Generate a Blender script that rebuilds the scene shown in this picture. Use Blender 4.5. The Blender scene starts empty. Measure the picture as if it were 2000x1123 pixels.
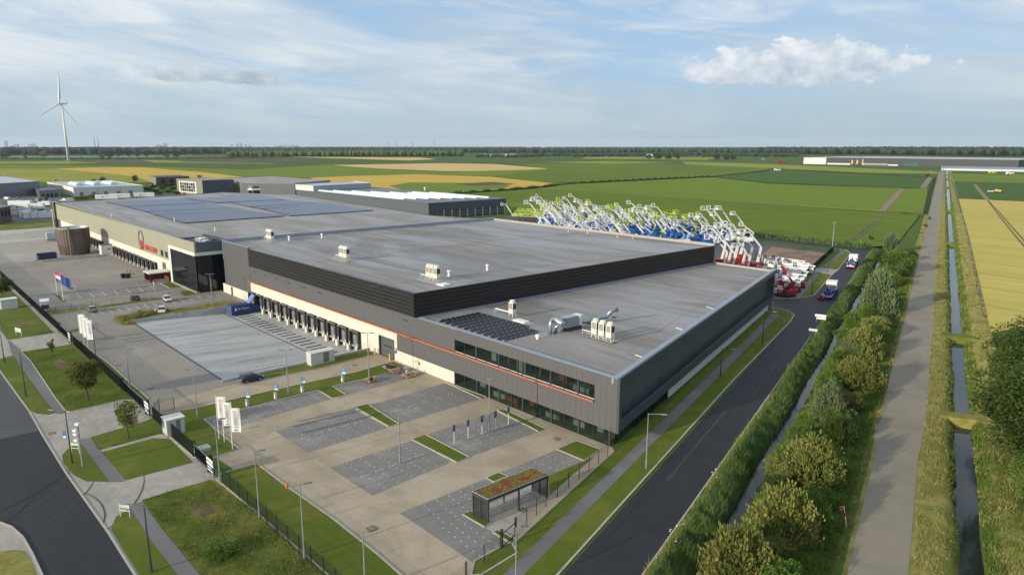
import bpy, math, random
import numpy as np
from mathutils import Vector, Matrix
from mathutils.geometry import tessellate_polygon
random.seed(7); RNG = np.random.default_rng(7)
R = math.radians
sc = bpy.context.scene
COL = sc.collection
# ------------------------------------------------------------------ camera
CAMH = 40.0; F = 1365.0; YH = 284.0; CX = 1000.0; CY = 561.5
TH = math.atan((CY-YH)/F); YAW = R(47.5)
cam = bpy.data.cameras.new('camera'); camo = bpy.data.objects.new('camera', cam); COL.objects.link(camo)
camo.location = (0, 0, CAMH); camo.rotation_euler = (math.pi/2-TH, 0, YAW)
cam.sensor_width = 36; cam.lens = 36*F/2000; cam.clip_start = .5; cam.clip_end = 60000
sc.camera = camo
# ------------------------------------------------------------------ light
SUN_EL = R(15.0); SUN_DIR = R(264.0)       # towards the sun, measured from +X
sx, sy, sz = math.cos(SUN_DIR)*math.cos(SUN_EL), math.sin(SUN_DIR)*math.cos(SUN_EL), math.sin(SUN_EL)
world = bpy.data.worlds.new('World'); sc.world = world; world.use_nodes = True
sun = bpy.data.lights.new('sun', 'SUN'); sun.energy = 3.9; sun.angle = R(1.2); sun.color = (1, .87, .70)
suno = bpy.data.objects.new('sun', sun); COL.objects.link(suno)
suno.rotation_euler = Vector((sx, sy, sz)).to_track_quat('Z', 'Y').to_euler(); suno.location = (0, 0, 300)
sc.view_settings.view_transform = 'Standard'; sc.view_settings.look = 'None'
sc.view_settings.gamma = 1; sc.view_settings.use_curve_mapping = False; sc.view_settings.exposure = 0.38

def world_nodes():
    nt = world.node_tree; N = nt.nodes; L = nt.links; N.clear()
    out = N.new('ShaderNodeOutputWorld'); bg = N.new('ShaderNodeBackground'); bg.inputs[1].default_value = .10
    sky = N.new('ShaderNodeTexSky'); sky.sky_type = 'NISHITA'; sky.sun_disc = False
    sky.sun_elevation = SUN_EL; sky.sun_rotation = math.pi/2 - SUN_DIR; sky.altitude = 0
    sky.air_density = 1.0; sky.dust_density = 1.2; sky.ozone_density = 1.5
    tc = N.new('ShaderNodeTexCoord'); sep = N.new('ShaderNodeSeparateXYZ'); L.new(tc.outputs['Generated'], sep.inputs[0])
    def math_(op, a, b=None, clamp=False):
        n = N.new('ShaderNodeMath'); n.operation = op; n.use_clamp = clamp
        for i, v in enumerate((a, b)):
            if v is None: continue
            if isinstance(v, (int, float)): n.inputs[i].default_value = v
            else: L.new(v, n.inputs[i])
        return n.outputs[0]
    def ramp(f, *stops):
        n = N.new('ShaderNodeValToRGB'); L.new(f, n.inputs[0]); e = n.color_ramp.elements
        while len(e) < len(stops): e.new(.5)
        for q, (p, c) in zip(e, stops): q.position = p; q.color = (c, c, c, 1) if not isinstance(c, tuple) else c+(1,)
        return n.outputs[0]
    def mix(f, a, b):
        n = N.new('ShaderNodeMix'); n.data_type = 'RGBA'; n.clamp_factor = True
        for s, v in ((0, f), (6, a), (7, b)):
            if isinstance(v, (int, float)): n.inputs[s].default_value = v
            elif isinstance(v, tuple): n.inputs[s].default_value = v+(1,)
            else: L.new(v, n.inputs[s])
        return n.outputs[2]
    z = math_('MAXIMUM', sep.outputs[2], 0.0)
    # layered cloud sheets: the direction stretched flat, sheets sinking gently towards the right of the view
    rd = N.new('ShaderNodeVectorMath'); rd.operation = 'DOT_PRODUCT'; L.new(tc.outputs['Generated'], rd.inputs[0]); rd.inputs[1].default_value = (math.cos(YAW), math.sin(YAW), 0)
    cmb = N.new('ShaderNodeCombineXYZ'); L.new(sep.outputs[0], cmb.inputs[0]); L.new(sep.outputs[1], cmb.inputs[1]); L.new(math_('MULTIPLY', math_('ADD', sep.outputs[2], math_('MULTIPLY', rd.outputs['Value'], .10)), 5.5), cmb.inputs[2])
    def noise(vec, scale, detail=6, rough=.55, rot=0, sc3=(1, 1, 1), loc=(0, 0, 0), dist=0.):
        mp = N.new('ShaderNodeMapping'); mp.inputs['Rotation'].default_value = (0, 0, rot); mp.inputs['Scale'].default_value = sc3
        mp.inputs['Location'].default_value = loc; L.new(vec, mp.inputs[0])
        n = N.new('ShaderNodeTexNoise'); n.inputs['Scale'].default_value = scale; n.inputs['Detail'].default_value = detail
        n.inputs['Roughness'].default_value = rough; n.inputs['Distortion'].default_value = dist
        L.new(mp.outputs[0], n.inputs['Vector']); return n.outputs['Fac']
    def region(px, py, wx, wy):
        a = (px-CX)/F; b = (CY-py)/F
        d = Vector((-math.sin(YAW)*math.cos(TH), math.cos(YAW)*math.cos(TH), -math.sin(TH)))
        r = Vector((math.cos(YAW), math.sin(YAW), 0)); up = r.cross(d)
        c = (d+a*r+b*up).normalized()
        az = Vector((-c.y, c.x, 0)).normalized(); el = c.cross(az).normalized()
        if el.z < 0: el = -el
        def dot(vv):
            n = N.new('ShaderNodeVectorMath'); n.operation = 'DOT_PRODUCT'; L.new(tc.outputs['Generated'], n.inputs[0]); n.inputs[1].default_value = vv
            return n.outputs['Value']
        s = F/ (1+a*a+b*b)**.5
        X = math_('DIVIDE', dot(az), wx/F); Y = math_('DIVIDE', dot(el), wy/F)
        return X, Y, dot(c)
    n1 = noise(cmb.outputs[0], 2.1, 8, .56, 0, (1, 1, 1), (8.8, 1.4, 0.6), .7)
    n2 = noise(cmb.outputs[0], 5.5, 9, .62, 0, (1, 1, 1.3), (7, 2, 0), .8)
    n3 = noise(cmb.outputs[0], 3.2, 7, .55, 0, (1, 1, 1), (1.7, 8.3, 0), .4)
    veil = ramp(math_('ADD', math_('MULTIPLY', n1, .66), math_('MULTIPLY', n2, .34)), (.42, .0), (.50, .45), (.59, 1.0))
    # openings in the sheet
    for px_, py_, wx_, wy_, k_ in ((1560, 150, 420, 95, .80), (690, 45, 260, 55, .55), (1900, 60, 160, 60, .6)):
        X_, Y_, fc = region(px_, py_, wx_, wy_); r2 = math_('ADD', math_('MULTIPLY', X_, X_), math_('MULTIPLY', Y_, Y_)); hole = math_('MULTIPLY', math_('SUBTRACT', 1.0, r2, True), k_); hole = math_('MULTIPLY', hole, math_('GREATER_THAN', fc, .5)); veil = math_('MULTIPLY', veil, math_('SUBTRACT', 1.0, hole))
    grey = ramp(n3, (.40, 0.), (.58, .9))
    zc = math_('MULTIPLY', z, 4.5, True)
    bright = mix(zc, (5.4, 5.9, 6.0), (6.8, 7.1, 7.3))
    dull = mix(zc, (3.7, 4.6, 5.2), (3.9, 4.7, 5.6))
    blue = mix(.80, sky.outputs[0], (3.0, 4.5, 6.5))
    base = mix(math_('MULTIPLY', grey, .8), blue, dull)
    base = mix(math_('MULTIPLY', veil, .95), base, bright)
    # horizon haze
    haze = ramp(z, (0, .9), (.03, .55), (.10, 0.))
    base = mix(haze, base, (3.3, 4.4, 5.0))
    # small low cumulus / grey shreds: world-anchored elliptical regions filled with noise
    def cloud(base, px, py, wx, wy, top, bot, seed, sharp=1., flat=.35, dens=1.):
        X, Y, facing = region(px, py, wx, wy)
        # flatter underneath: squeeze negative Y
        Yn = math_('MULTIPLY', math_('MINIMUM', Y, 0), 1.0+flat); Yp = math_('MAXIMUM', Y, 0)
        rr = math_('ADD', math_('MULTIPLY', X, X), math_('ADD', math_('MULTIPLY', Yn, Yn), math_('MULTIPLY', Yp, Yp)))
        nb = noise(tc.outputs['Generated'], 30, 6, .58, loc=(seed, seed*2, 0), sc3=(1, 1, 1.6))
        nl = noise(tc.outputs['Generated'], 9, 3, .5, loc=(seed*3, seed, 1), sc3=(1, 1, .6))
        f = math_('SUBTRACT', math_('ADD', math_('MULTIPLY', nb, 1.9), math_('MULTIPLY', nl, 2.6)), math_('ADD', rr, 1.75))
        m = math_('MULTIPLY', math_('MULTIPLY', f, 3.2*sharp, True), math_('GREATER_THAN', facing, .5))
        m = math_('MULTIPLY', m, dens)
        shade = math_('ADD', math_('MULTIPLY', Y, .35), math_('MULTIPLY', math_('SUBTRACT', nb, .5), 2.2))
        shade = math_('ADD', shade, .42, True)
        return mix(m, base, mix(shade, bot, top))
    base = cloud(base, 1550, 138, 235, 56, (7.1, 7.3, 7.5), (3.4, 4.2, 5.1), 1.3, 1.6, .9, .98)
    base = cloud(base, 1360, 124, 50, 30, (6.6, 7.0, 7.5), (3.8, 4.9, 6.2), 2.3, .8, .3, .8)
    base = cloud(base, 1125, 142, 85, 24, (4.0, 4.7, 5.5), (3.1, 3.9, 4.8), 9.4, .45, .2, .7)
    base = cloud(base, 410, 152, 165, 24, (5.6, 6.0, 6.2), (2.6, 3.4, 4.3), 5.7, 1.3, .6, .98)
    base = cloud(base, 215, 140, 90, 20, (6.0, 6.5, 6.8), (3.3, 4.3, 5.4), 6.2, .6, .5, .7)
    base = cloud(base, 230, 103, 70, 14, (4.6, 5.3, 6.0), (3.9, 4.7, 5.6), 8.8, .4, .3, .6)
    L.new(base, bg.inputs[0]); L.new(bg.outputs[0], out.inputs[0])
world_nodes()
# ------------------------------------------------------------------ geometry of the view, used to read plan positions
_fw = Vector((-math.sin(YAW)*math.cos(TH), math.cos(YAW)*math.cos(TH), -math.sin(TH)))
_rt = Vector((math.cos(YAW), math.sin(YAW), 0)); _up = _rt.cross(_fw)
def at(x, y, z=0.):
    d = _fw+_rt*((x-CX)/F)+_up*((CY-y)/F); t = (z-CAMH)/d.z
    return (d.x*t, d.y*t)
def P(pts, z=0.): return [at(x, y, z) for x, y in pts]
def on_y(x, y, Y0):
    d = _fw+_rt*((x-CX)/F)+_up*((CY-y)/F); t = Y0/d.y
    return d.x*t, CAMH+d.z*t
def mpp(y): return CAMH/((y-YH)*math.cos(TH))
def proj(X, Y, Z):
    v = Vector((X, Y, Z-CAMH)); dz = v.dot(_fw)
    return CX+F*v.dot(_rt)/dz, CY-F*v.dot(_up)/dz
def tall(x, yb, yt):
    X, Y = at(x, yb); lo, hi = 0., 400.
    for _ in range(50):
        m = (lo+hi)/2
        if proj(X, Y, m)[1] > yt: lo = m
        else: hi = m
    return lo
BD = Vector((-.2795, .9602)); BN = Vector((.9602, .2795))       # along / across the canal road
def cs(c, s): return (BN.x*c+BD.x*s, BN.y*c+BD.y*s)
AZB = math.atan2(BD.y, BD.x)
RTZ = math.atan2(_rt.y, _rt.x)
# ------------------------------------------------------------------ materials
MATS = {}
def nodes_of(name):
    m = bpy.data.materials.new(name); m.use_nodes = True; nt = m.node_tree
    return m, nt, nt.nodes, nt.links, nt.nodes['Principled BSDF']
def nd(N, L, typ, ins=None, **kw):
    n = N.new(typ)
    for k, v in kw.items(): setattr(n, k, v)
    for k, v in (ins or {}).items():
        if hasattr(v, 'is_output'): L.new(v, n.inputs[k])
        else: n.inputs[k].default_value = v
    return n
def noisef(N, L, vec, scale, detail=5, rough=.6, stretch=None, rot=0, dist=0):
    if stretch or rot:
        mp = nd(N, L, 'ShaderNodeMapping', {0: vec}); mp.inputs['Rotation'].default_value = (0, 0, rot)
        mp.inputs['Scale'].default_value = stretch or (1, 1, 1); vec = mp.outputs[0]
    n = nd(N, L, 'ShaderNodeTexNoise', {'Vector': vec, 'Scale': scale, 'Detail': detail, 'Roughness': rough, 'Distortion': dist})
    return n.outputs['Fac']
def rampf(N, L, f, *stops):
    n = nd(N, L, 'ShaderNodeValToRGB', {0: f}); e = n.color_ramp.elements
    while len(e) < len(stops): e.new(.5)
    for q, (p, c) in zip(e, stops): q.position = p; q.color = tuple(c)+(1,) if isinstance(c, (tuple, list)) else (c, c, c, 1)
    return n.outputs[0]
def mixc(N, L, f, a, b, mode='MIX'):
    n = N.new('ShaderNodeMix'); n.data_type = 'RGBA'; n.blend_type = mode; n.clamp_factor = True
    for s, v in ((0, f), (6, a), (7, b)):
        if hasattr(v, 'is_output'): L.new(v, n.inputs[s])
        elif isinstance(v, (tuple, list)): n.inputs[s].default_value = tuple(v)+(1,)
        else: n.inputs[s].default_value = v
    return n.outputs[2]
def mul(c, k): return tuple(min(1, x*k) for x in c)
def mat(name, col, rough=.6, metal=0., var=.15, scale=1., bump=0., bscale=8., col2=None, scale2=.05, lo=.42, hi=.62, stretch=None, rot=0, spec=.5, rnd=0., detail=6):
    """colour with grain (var), larger patches of col2, fine relief"""
    if name in MATS: return MATS[name]
    m, nt, N, L, bs = nodes_of(name)
    tc = N.new('ShaderNodeTexCoord').outputs['Object']
    c = mixc(N, L, rampf(N, L, noisef(N, L, tc, scale, detail, .65, stretch, rot), (.3, 0.), (.7, 1.)), mul(col, 1-var), mul(col, 1+var))
    if col2:
        c = mixc(N, L, rampf(N, L, noisef(N, L, tc, scale2, 6, .6, stretch, rot, .4), (lo, 0.), (hi, 1.)), c, col2)
    if rnd:
        oi = N.new('ShaderNodeObjectInfo').outputs['Random']
        k = nd(N, L, 'ShaderNodeMapRange', {0: oi, 3: 1-rnd, 4: 1+rnd}).outputs[0]
        cc = nd(N, L, 'ShaderNodeVectorMath', {0: c}, operation='SCALE'); L.new(k, cc.inputs['Scale']); c = cc.outputs[0]
    L.new(c, bs.inputs['Base Color'])
    bs.inputs['Roughness'].default_value = rough; bs.inputs['Metallic'].default_value = metal
    bs.inputs['Specular IOR Level'].default_value = spec
    if bump:
        bn = nd(N, L, 'ShaderNodeBump', {'Strength': bump, 'Distance': .05, 'Height': noisef(N, L, tc, bscale, 4)})
        L.new(bn.outputs[0], bs.inputs['Normal'])
    MATS[name] = m; return m
def mat_grass(name, a, b, c, fine=6., dry=.0, big=.06, streak=None, rot=0.):
    if name in MATS: return MATS[name]
    m, nt, N, L, bs = nodes_of(name)
    tc = N.new('ShaderNodeTexCoord').outputs['Object']
    n1 = noisef(N, L, tc, fine, 8, .75, streak, rot); n2 = noisef(N, L, tc, big, 7, .65, None, 0, .5); n3 = noisef(N, L, tc, .6, 6, .7, streak, rot)
    col = mixc(N, L, rampf(N, L, n1, (.36, 0.), (.64, 1.)), a, b)
    col = mixc(N, L, rampf(N, L, n3, (.42, 0.), (.66, .75)), col, mul(a, .72))
    col = mixc(N, L, rampf(N, L, n2, (.50-dry, 0.), (.72-dry, .85)), col, c)
    L.new(col, bs.inputs['Base Color']); bs.inputs['Roughness'].default_value = .9; bs.inputs['Specular IOR Level'].default_value = .12
    bn = nd(N, L, 'ShaderNodeBump', {'Strength': .9, 'Distance': .12, 'Height': noisef(N, L, tc, fine*1.6, 6, .8)})
    L.new(bn.outputs[0], bs.inputs['Normal']); MATS[name] = m; return m
def mat_crop(name, a, b, rot, rows=.5, amp=.35, big=.012, c=None):
    """farm field: drill rows, tramlines, broad uneven growth"""
    if name in MATS: return MATS[name]
    m, nt, N, L, bs = nodes_of(name)
    tc = N.new('ShaderNodeTexCoord').outputs['Object']
    mp_ = nd(N, L, 'ShaderNodeMapping', {0: tc}); mp_.inputs['Rotation'].default_value = (0, 0, rot); wv = nd(N, L, 'ShaderNodeTexWave', {'Vector': mp_.outputs[0], 'Scale': .0135, 'Distortion': .6, 'Detail': 2., 'Detail Scale': .3}, bands_direction='Y').outputs['Fac']
    rowsn = noisef(N, L, tc, rows, 4, .6, (.03, 1, 1), rot); bl = noisef(N, L, tc, big, 6, .6, (.45, 1, 1), rot, .6); fi = noisef(N, L, tc, 1.5, 5, .7)
    col = mixc(N, L, rampf(N, L, bl, (.36, 0.), (.66, 1.)), a, b)
    col = mixc(N, L, rampf(N, L, rowsn, (.40, amp), (.60, 0.)), col, mul(a, .62))
    col = mixc(N, L, rampf(N, L, fi, (.4, .35), (.6, 0.)), col, mul(a, .7))
    col = mixc(N, L, rampf(N, L, wv, (.0, .55), (.035, 0.)), col, mul(a, .55))
    if c: col = mixc(N, L, rampf(N, L, noisef(N, L, tc, big*2.6, 6, .6, (.3, 1, 1), rot, 1.), (.56, 0.), (.74, .8)), col, c)
    L.new(col, bs.inputs['Base Color']); bs.inputs['Roughness'].default_value = .9; bs.inputs['Specular IOR Level'].default_value = .1
    bn = nd(N, L, 'ShaderNodeBump', {'Strength': .6, 'Distance': .25, 'Height': fi}); L.new(bn.outputs[0], bs.inputs['Normal'])
    MATS[name] = m; return m
def mat_roof(name, base, cool, warm, w=14., h=1.05, rot=0.):
    """bitumen roofing in lapped sheets with weather stains"""
    m, nt, N, L, bs = nodes_of(name)
    tc = N.new('ShaderNodeTexCoord').outputs['Object']
    mp = nd(N, L, 'ShaderNodeMapping', {0: tc}); mp.inputs['Rotation'].default_value = (0, 0, rot)
    br = nd(N, L, 'ShaderNodeTexBrick', {'Vector': mp.outputs[0], 'Color1': mul(base, .84)+(1,), 'Color2': mul(base, 1.15)+(1,), 'Mortar': mul(base, .55)+(1,), 'Scale': 1., 'Mortar Size': .022, 'Mortar Smooth': .3, 'Brick Width': w, 'Row Height': h})
    col = br.outputs[0]
    s1 = noisef(N, L, tc, .12, 7, .62, (.16, 1., 1), rot, .3); s2 = noisef(N, L, tc, .035, 6, .6, (.55, 1.3, 1), rot, .8); s3 = noisef(N, L, tc, .35, 6, .7, (.12, 1, 1), rot)
    col = mixc(N, L, rampf(N, L, s1, (.47, 0.), (.56, .85)), col, cool)
    col = mixc(N, L, rampf(N, L, s2, (.50, 0.), (.57, .85)), col, warm)
    col = mixc(N, L, rampf(N, L, s3, (.35, .45), (.5, 0.)), col, mul(base, .66))
    L.new(col, bs.inputs['Base Color'])
    L.new(rampf(N, L, s1, (.4, .62), (.6, .42)), bs.inputs['Roughness']); bs.inputs['Specular IOR Level'].default_value = .45
    bn = nd(N, L, 'ShaderNodeBump', {'Strength': .35, 'Distance': .03, 'Height': s3}); L.new(bn.outputs[0], bs.inputs['Normal'])
    MATS[name] = m; return m
def mat_paving(name, a, b, w=.22, h=.11, rot=0., wear=.05, dark=None, lo=.45, hi=.7):
    """block paving: small bricks, drive lanes and stains"""
    m, nt, N, L, bs = nodes_of(name)
    tc = N.new('ShaderNodeTexCoord').outputs['Object']
    mp = nd(N, L, 'ShaderNodeMapping', {0: tc}); mp.inputs['Rotation'].default_value = (0, 0, rot)
    br = nd(N, L, 'ShaderNodeTexBrick', {'Vector': mp.outputs[0], 'Color1': mul(a, .86)+(1,), 'Color2': mul(a, 1.12)+(1,), 'Mortar': mul(a, .6)+(1,), 'Scale': 1., 'Mortar Size': .006, 'Brick Width': w, 'Row Height': h})
    fine = noisef(N, L, tc, 1.3, 8, .75)
    col = mixc(N, L, rampf(N, L, fine, (.3, .0), (.7, .35)), br.outputs[0], b)
    col = mixc(N, L, rampf(N, L, noisef(N, L, tc, wear, 8, .6, None, 0, .8), (lo, 0.), (hi, .8)), col, b)
    dk = dark or mul(a, .72)
    col = mixc(N, L, rampf(N, L, noisef(N, L, tc, .13, 8, .68, (.35, 1.2, 1), R(90), .5), (.52, 0.), (.7, .65)), col, dk)
    L.new(col, bs.inputs['Base Color']); bs.inputs['Roughness'].default_value = .8; bs.inputs['Specular IOR Level'].default_value = .3
    bn = nd(N, L, 'ShaderNodeBump', {'Strength': .3, 'Distance': .02, 'Height': fine}); L.new(bn.outputs[0], bs.inputs['Normal'])
    MATS[name] = m; return m
def mat_asphalt(name, a, rot=0., rough=.75, b=None):
    m, nt, N, L, bs = nodes_of(name)
    tc = N.new('ShaderNodeTexCoord').outputs['Object']
    fi = noisef(N, L, tc, 9, 5, .8); st = noisef(N, L, tc, .25, 7, .65, (.06, 1., 1), rot, .2); bl = noisef(N, L, tc, .05, 6, .6)
    col = mixc(N, L, fi, mul(a, .75), mul(a, 1.25))
    col = mixc(N, L, rampf(N, L, st, (.45, 0.), (.65, .6)), col, b or mul(a, 1.5))
    col = mixc(N, L, rampf(N, L, bl, (.45, 0.), (.65, .5)), col, mul(a, .7))
    L.new(col, bs.inputs['Base Color']); bs.inputs['Roughness'].default_value = rough; bs.inputs['Specular IOR Level'].default_value = .35
    bn = nd(N, L, 'ShaderNodeBump', {'Strength': .25, 'Distance': .01, 'Height': fi}); L.new(bn.outputs[0], bs.inputs['Normal'])
    MATS[name] = m; return m
def mat_leaf(name, a, b, tr=.25, scale=.6):
    m, nt, N, L, bs = nodes_of(name)
    tc = N.new('ShaderNodeTexCoord').outputs['Object']
    n = noisef(N, L, tc, scale, 4, .7); n2 = noisef(N, L, tc, 7., 2, .5)
    col = mixc(N, L, rampf(N, L, n, (.38, 0.), (.62, 1.)), a, b); col = mixc(N, L, rampf(N, L, n2, (.4, .4), (.6, 0.)), col, mul(a, .6))
    oi = N.new('ShaderNodeObjectInfo').outputs['Random']
    k = nd(N, L, 'ShaderNodeMapRange', {0: oi, 3: .85, 4: 1.15}).outputs[0]
    cc = nd(N, L, 'ShaderNodeVectorMath', {0: col}, operation='SCALE'); L.new(k, cc.inputs['Scale']); col = cc.outputs[0]
    L.new(col, bs.inputs['Base Color']); bs.inputs['Roughness'].default_value = .65; bs.inputs['Specular IOR Level'].default_value = .2
    t = nd(N, L, 'ShaderNodeBsdfTranslucent', {'Color': col}); mx = nd(N, L, 'ShaderNodeMixShader', {0: tr, 1: bs.outputs[0], 2: t.outputs[0]})
    L.new(mx.outputs[0], N['Material Output'].inputs[0]); MATS[name] = m; return m
def mat_glass(name, tint, clear=.45, rough=.03):
    m, nt, N, L, bs = nodes_of(name)
    bs.inputs['Base Color'].default_value = tint+(1,); bs.inputs['Roughness'].default_value = rough; bs.inputs['IOR'].default_value = 1.6
    tr = nd(N, L, 'ShaderNodeBsdfTransparent', {'Color': (.75, .82, .80, 1)}); mx = nd(N, L, 'ShaderNodeMixShader', {0: clear, 1: bs.outputs[0], 2: tr.outputs[0]})
    L.new(mx.outputs[0], N['Material Output'].inputs[0]); MATS[name] = m; return m
def mat_emit(name, col, e):
    m, nt, N, L, bs = nodes_of(name); bs.inputs['Base Color'].default_value = col+(1,); bs.inputs['Emission Color'].default_value = col+(1,); bs.inputs['Emission Strength'].default_value = e
    MATS[name] = m; return m
# ------------------------------------------------------------------ mesh builder
class MB:
    def __init__(s): s.v = []; s.f = []; s.m = []
    def add(s, v, f, m=0):
        o = len(s.v); s.v += [tuple(p) for p in v]; s.f += [tuple(i+o for i in q) for q in f]; s.m += [m]*len(f); return s
    def box(s, x0, x1, y0, y1, z0, z1, m=0):
        v = [(x, y, z) for z in (z0, z1) for x, y in ((x0, y0), (x1, y0), (x1, y1), (x0, y1))]
        return s.add(v, [(0, 3, 2, 1), (4, 5, 6, 7), (0, 1, 5, 4), (1, 2, 6, 5), (2, 3, 7, 6), (3, 0, 4, 7)], m)
    def cbox(s, c, d, rz=0, m=0, ry=0):
        M = Matrix.Translation(c) @ Matrix.Rotation(rz, 4, 'Z') @ Matrix.Rotation(ry, 4, 'Y')
        v = [M @ Vector((x*d[0]/2, y*d[1]/2, z*d[2]/2)) for z in (-1, 1) for x, y in ((-1, -1), (1, -1), (1, 1), (-1, 1))]
        return s.add(v, [(0, 3, 2, 1), (4, 5, 6, 7), (0, 1, 5, 4), (1, 2, 6, 5), (2, 3, 7, 6), (3, 0, 4, 7)], m)
    def beam(s, a, b, w, h, m=0, w2=None, h2=None):
        a = Vector(a); b = Vector(b); d = (b-a).normalized(); sd = d.cross(Vector((0, 0, 1)))
        sd = Vector((0, 1, 0)) if sd.length < 1e-3 else sd.normalized(); u = sd.cross(d)
        w2 = w if w2 is None else w2; h2 = h if h2 is None else h2
        v = [p+sd*i*ww/2+u*j*hh/2 for p, ww, hh in ((a, w, h), (b, w2, h2)) for i, j in ((-1, -1), (1, -1), (1, 1), (-1, 1))]
        return s.add(v, [(0, 3, 2, 1), (4, 5, 6, 7), (0, 1, 5, 4), (1, 2, 6, 5), (2, 3, 7, 6), (3, 0, 4, 7)], m)
    def tube(s, pts, r, n=8, m=0, r2=None, cap=True):
        pts = [Vector(p) for p in pts]; o = len(s.v); k = len(pts); rs = [r+(((r2 if r2 is not None else r)-r)*i/max(1, k-1)) for i in range(k)]
        for i, p in enumerate(pts):
            d = (pts[min(i+1, k-1)]-pts[max(i-1, 0)]).normalized(); a = d.orthogonal().normalized() if abs(d.z) > .98 else d.cross(Vector((0, 0, 1))).normalized(); b = d.cross(a)
            for j in range(n):
                t = 2*math.pi*j/n; s.v.append(tuple(p+(a*math.cos(t)+b*math.sin(t))*rs[i]))
        for i in range(k-1):
            for j in range(n): s.f.append((o+i*n+j, o+i*n+(j+1) % n, o+(i+1)*n+(j+1) % n, o+(i+1)*n+j)); s.m.append(m)
        if cap: s.f.append(tuple(o+j for j in reversed(range(n)))); s.f.append(tuple(o+(k-1)*n+j for j in range(n))); s.m += [m, m]
        return s
    def lathe(s, prof, n=16, c=(0, 0), m=0):
        o = len(s.v)
        for r, z in prof:
            for j in range(n): t = 2*math.pi*j/n; s.v.append((c[0]+r*math.cos(t), c[1]+r*math.sin(t), z))
        for i in range(len(prof)-1):
            for j in range(n): s.f.append((o+i*n+j, o+i*n+(j+1) % n, o+(i+1)*n+(j+1) % n, o+(i+1)*n+j)); s.m.append(m)
        s.f.append(tuple(o+(len(prof)-1)*n+j for j in range(n))); s.m.append(m); return s
    def prism(s, poly, z0, z1, m=0, mtop=None):
        n = len(poly); A = sum(poly[i][0]*poly[(i+1) % n][1]-poly[(i+1) % n][0]*poly[i][1] for i in range(n))
        if A < 0: poly = poly[::-1]
        v = [(x, y, z0) for x, y in poly]+[(x, y, z1) for x, y in poly]
        s.add(v, [(i, (i+1) % n, n+(i+1) % n, n+i) for i in range(n)], m)
        tris = tessellate_polygon([[Vector((x, y, 0)) for x, y in poly]])
        o = len(s.v)-2*n
        for t in tris:
            a, b, c = [poly[i] for i in t]
            if (b[0]-a[0])*(c[1]-a[1])-(b[1]-a[1])*(c[0]-a[0]) < 0: t = t[::-1]
            s.f.append(tuple(o+n+i for i in t)); s.m.append(m if mtop is None else mtop)
        return s
    def sheet(s, poly, z, holes=(), m=0):
        loops = [[Vector((p[0], p[1], 0)) for p in poly]]+[[Vector((p[0], p[1], 0)) for p in h] for h in holes]
        flat = [p for l in loops for p in l]; o = len(s.v); s.v += [(p.x, p.y, z) for p in flat]
        for t in tessellate_polygon(loops):
            a, b, c = [flat[i] for i in t]
            if (b.x-a.x)*(c.y-a.y)-(b.y-a.y)*(c.x-a.x) < 0: t = t[::-1]
            s.f.append(tuple(o+i for i in t)); s.m.append(m)
        return s
    def quad(s, a, b, c, d, m=0): return s.add([a, b, c, d], [(0, 1, 2, 3)], m)
    def strip(s, pts, w, z0, z1, m=0, closed=False):
        """kerb-like ridge of width w along plan points"""
        pts = [Vector(p[:2]) for p in pts]; n = len(pts); L_, R_ = [], []
        for i in range(n):
            a = pts[i-1] if (i > 0 or closed) else pts[i]; b = pts[(i+1) % n] if (i < n-1 or closed) else pts[i]
            d = (b-a).normalized() if (b-a).length > 1e-6 else Vector((1, 0)); q = Vector((-d.y, d.x))
            L_.append(pts[i]+q*w/2); R_.append(pts[i]-q*w/2)
        o = len(s.v)
        for a, b in zip(L_, R_): s.v += [(a.x, a.y, z0), (a.x, a.y, z1), (b.x, b.y, z1), (b.x, b.y, z0)]
        rng = range(n if closed else n-1)
        for i in rng:
            p = o+4*i; q = o+4*((i+1) % n)
            for k in range(3): s.f.append((p+k, p+k+1, q+k+1, q+k)[::-1]); s.m.append(m)
        return s
    def mesh(s, name, mats, smooth=False):
        me = bpy.data.meshes.new(name); me.from_pydata(s.v, [], s.f)
        for q in (mats if isinstance(mats, (list, tuple)) else [mats]): me.materials.append(q)
        if any(s.m): me.polygons.foreach_set('material_index', s.m)
        if smooth: me.polygons.foreach_set('use_smooth', [True]*len(me.polygons))
        me.update(); return me
    def build(s, name, mats, parent=None, world=False, smooth=False, **tags):
        """world=True: vertices are in world space, re-based on the parent's (or their own) origin"""
        if world:
            if parent is not None: o = parent.location; q = parent.parent
            else:
                xs = [p[0] for p in s.v]; ys = [p[1] for p in s.v]; o = Vector(((min(xs)+max(xs))/2, (min(ys)+max(ys))/2, min(p[2] for p in s.v))); q = None
            off = Vector(o)
            while q is not None: off = off+q.location; q = q.parent
            s.v = [(p[0]-off.x, p[1]-off.y, p[2]-off.z) for p in s.v]
        ob = bpy.data.objects.new(name, s.mesh(name, mats, smooth)); COL.objects.link(ob)
        if parent is not None: ob.parent = parent
        elif world: ob.location = off
        return tag(ob, **tags)
def tag(o, label=None, cat=None, group=None, kind=None):
    for k, v in (('label', label), ('category', cat), ('group', group), ('kind', kind)):
        if v: o[k] = v
    return o
def thing(name, label, cat, loc=(0, 0, 0), rz=0., group=None):
    o = bpy.data.objects.new(name, None); COL.objects.link(o); o.location = loc; o.rotation_euler = (0, 0, rz); o.empty_display_size = .5
    return tag(o, label, cat, group)
def link(name, me, parent, loc=(0, 0, 0), rz=0., scale=None):
    o = bpy.data.objects.new(name, me); COL.objects.link(o); o.parent = parent; o.location = loc; o.rotation_euler = (0, 0, rz)
    if scale: o.scale = scale
    return o
KIDS = {}
def copy_tree(o, parent=None):
    c = o.copy(); COL.objects.link(c); c.parent = parent
    for ch in list(o.children): copy_tree(ch, c)
    return c
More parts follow.
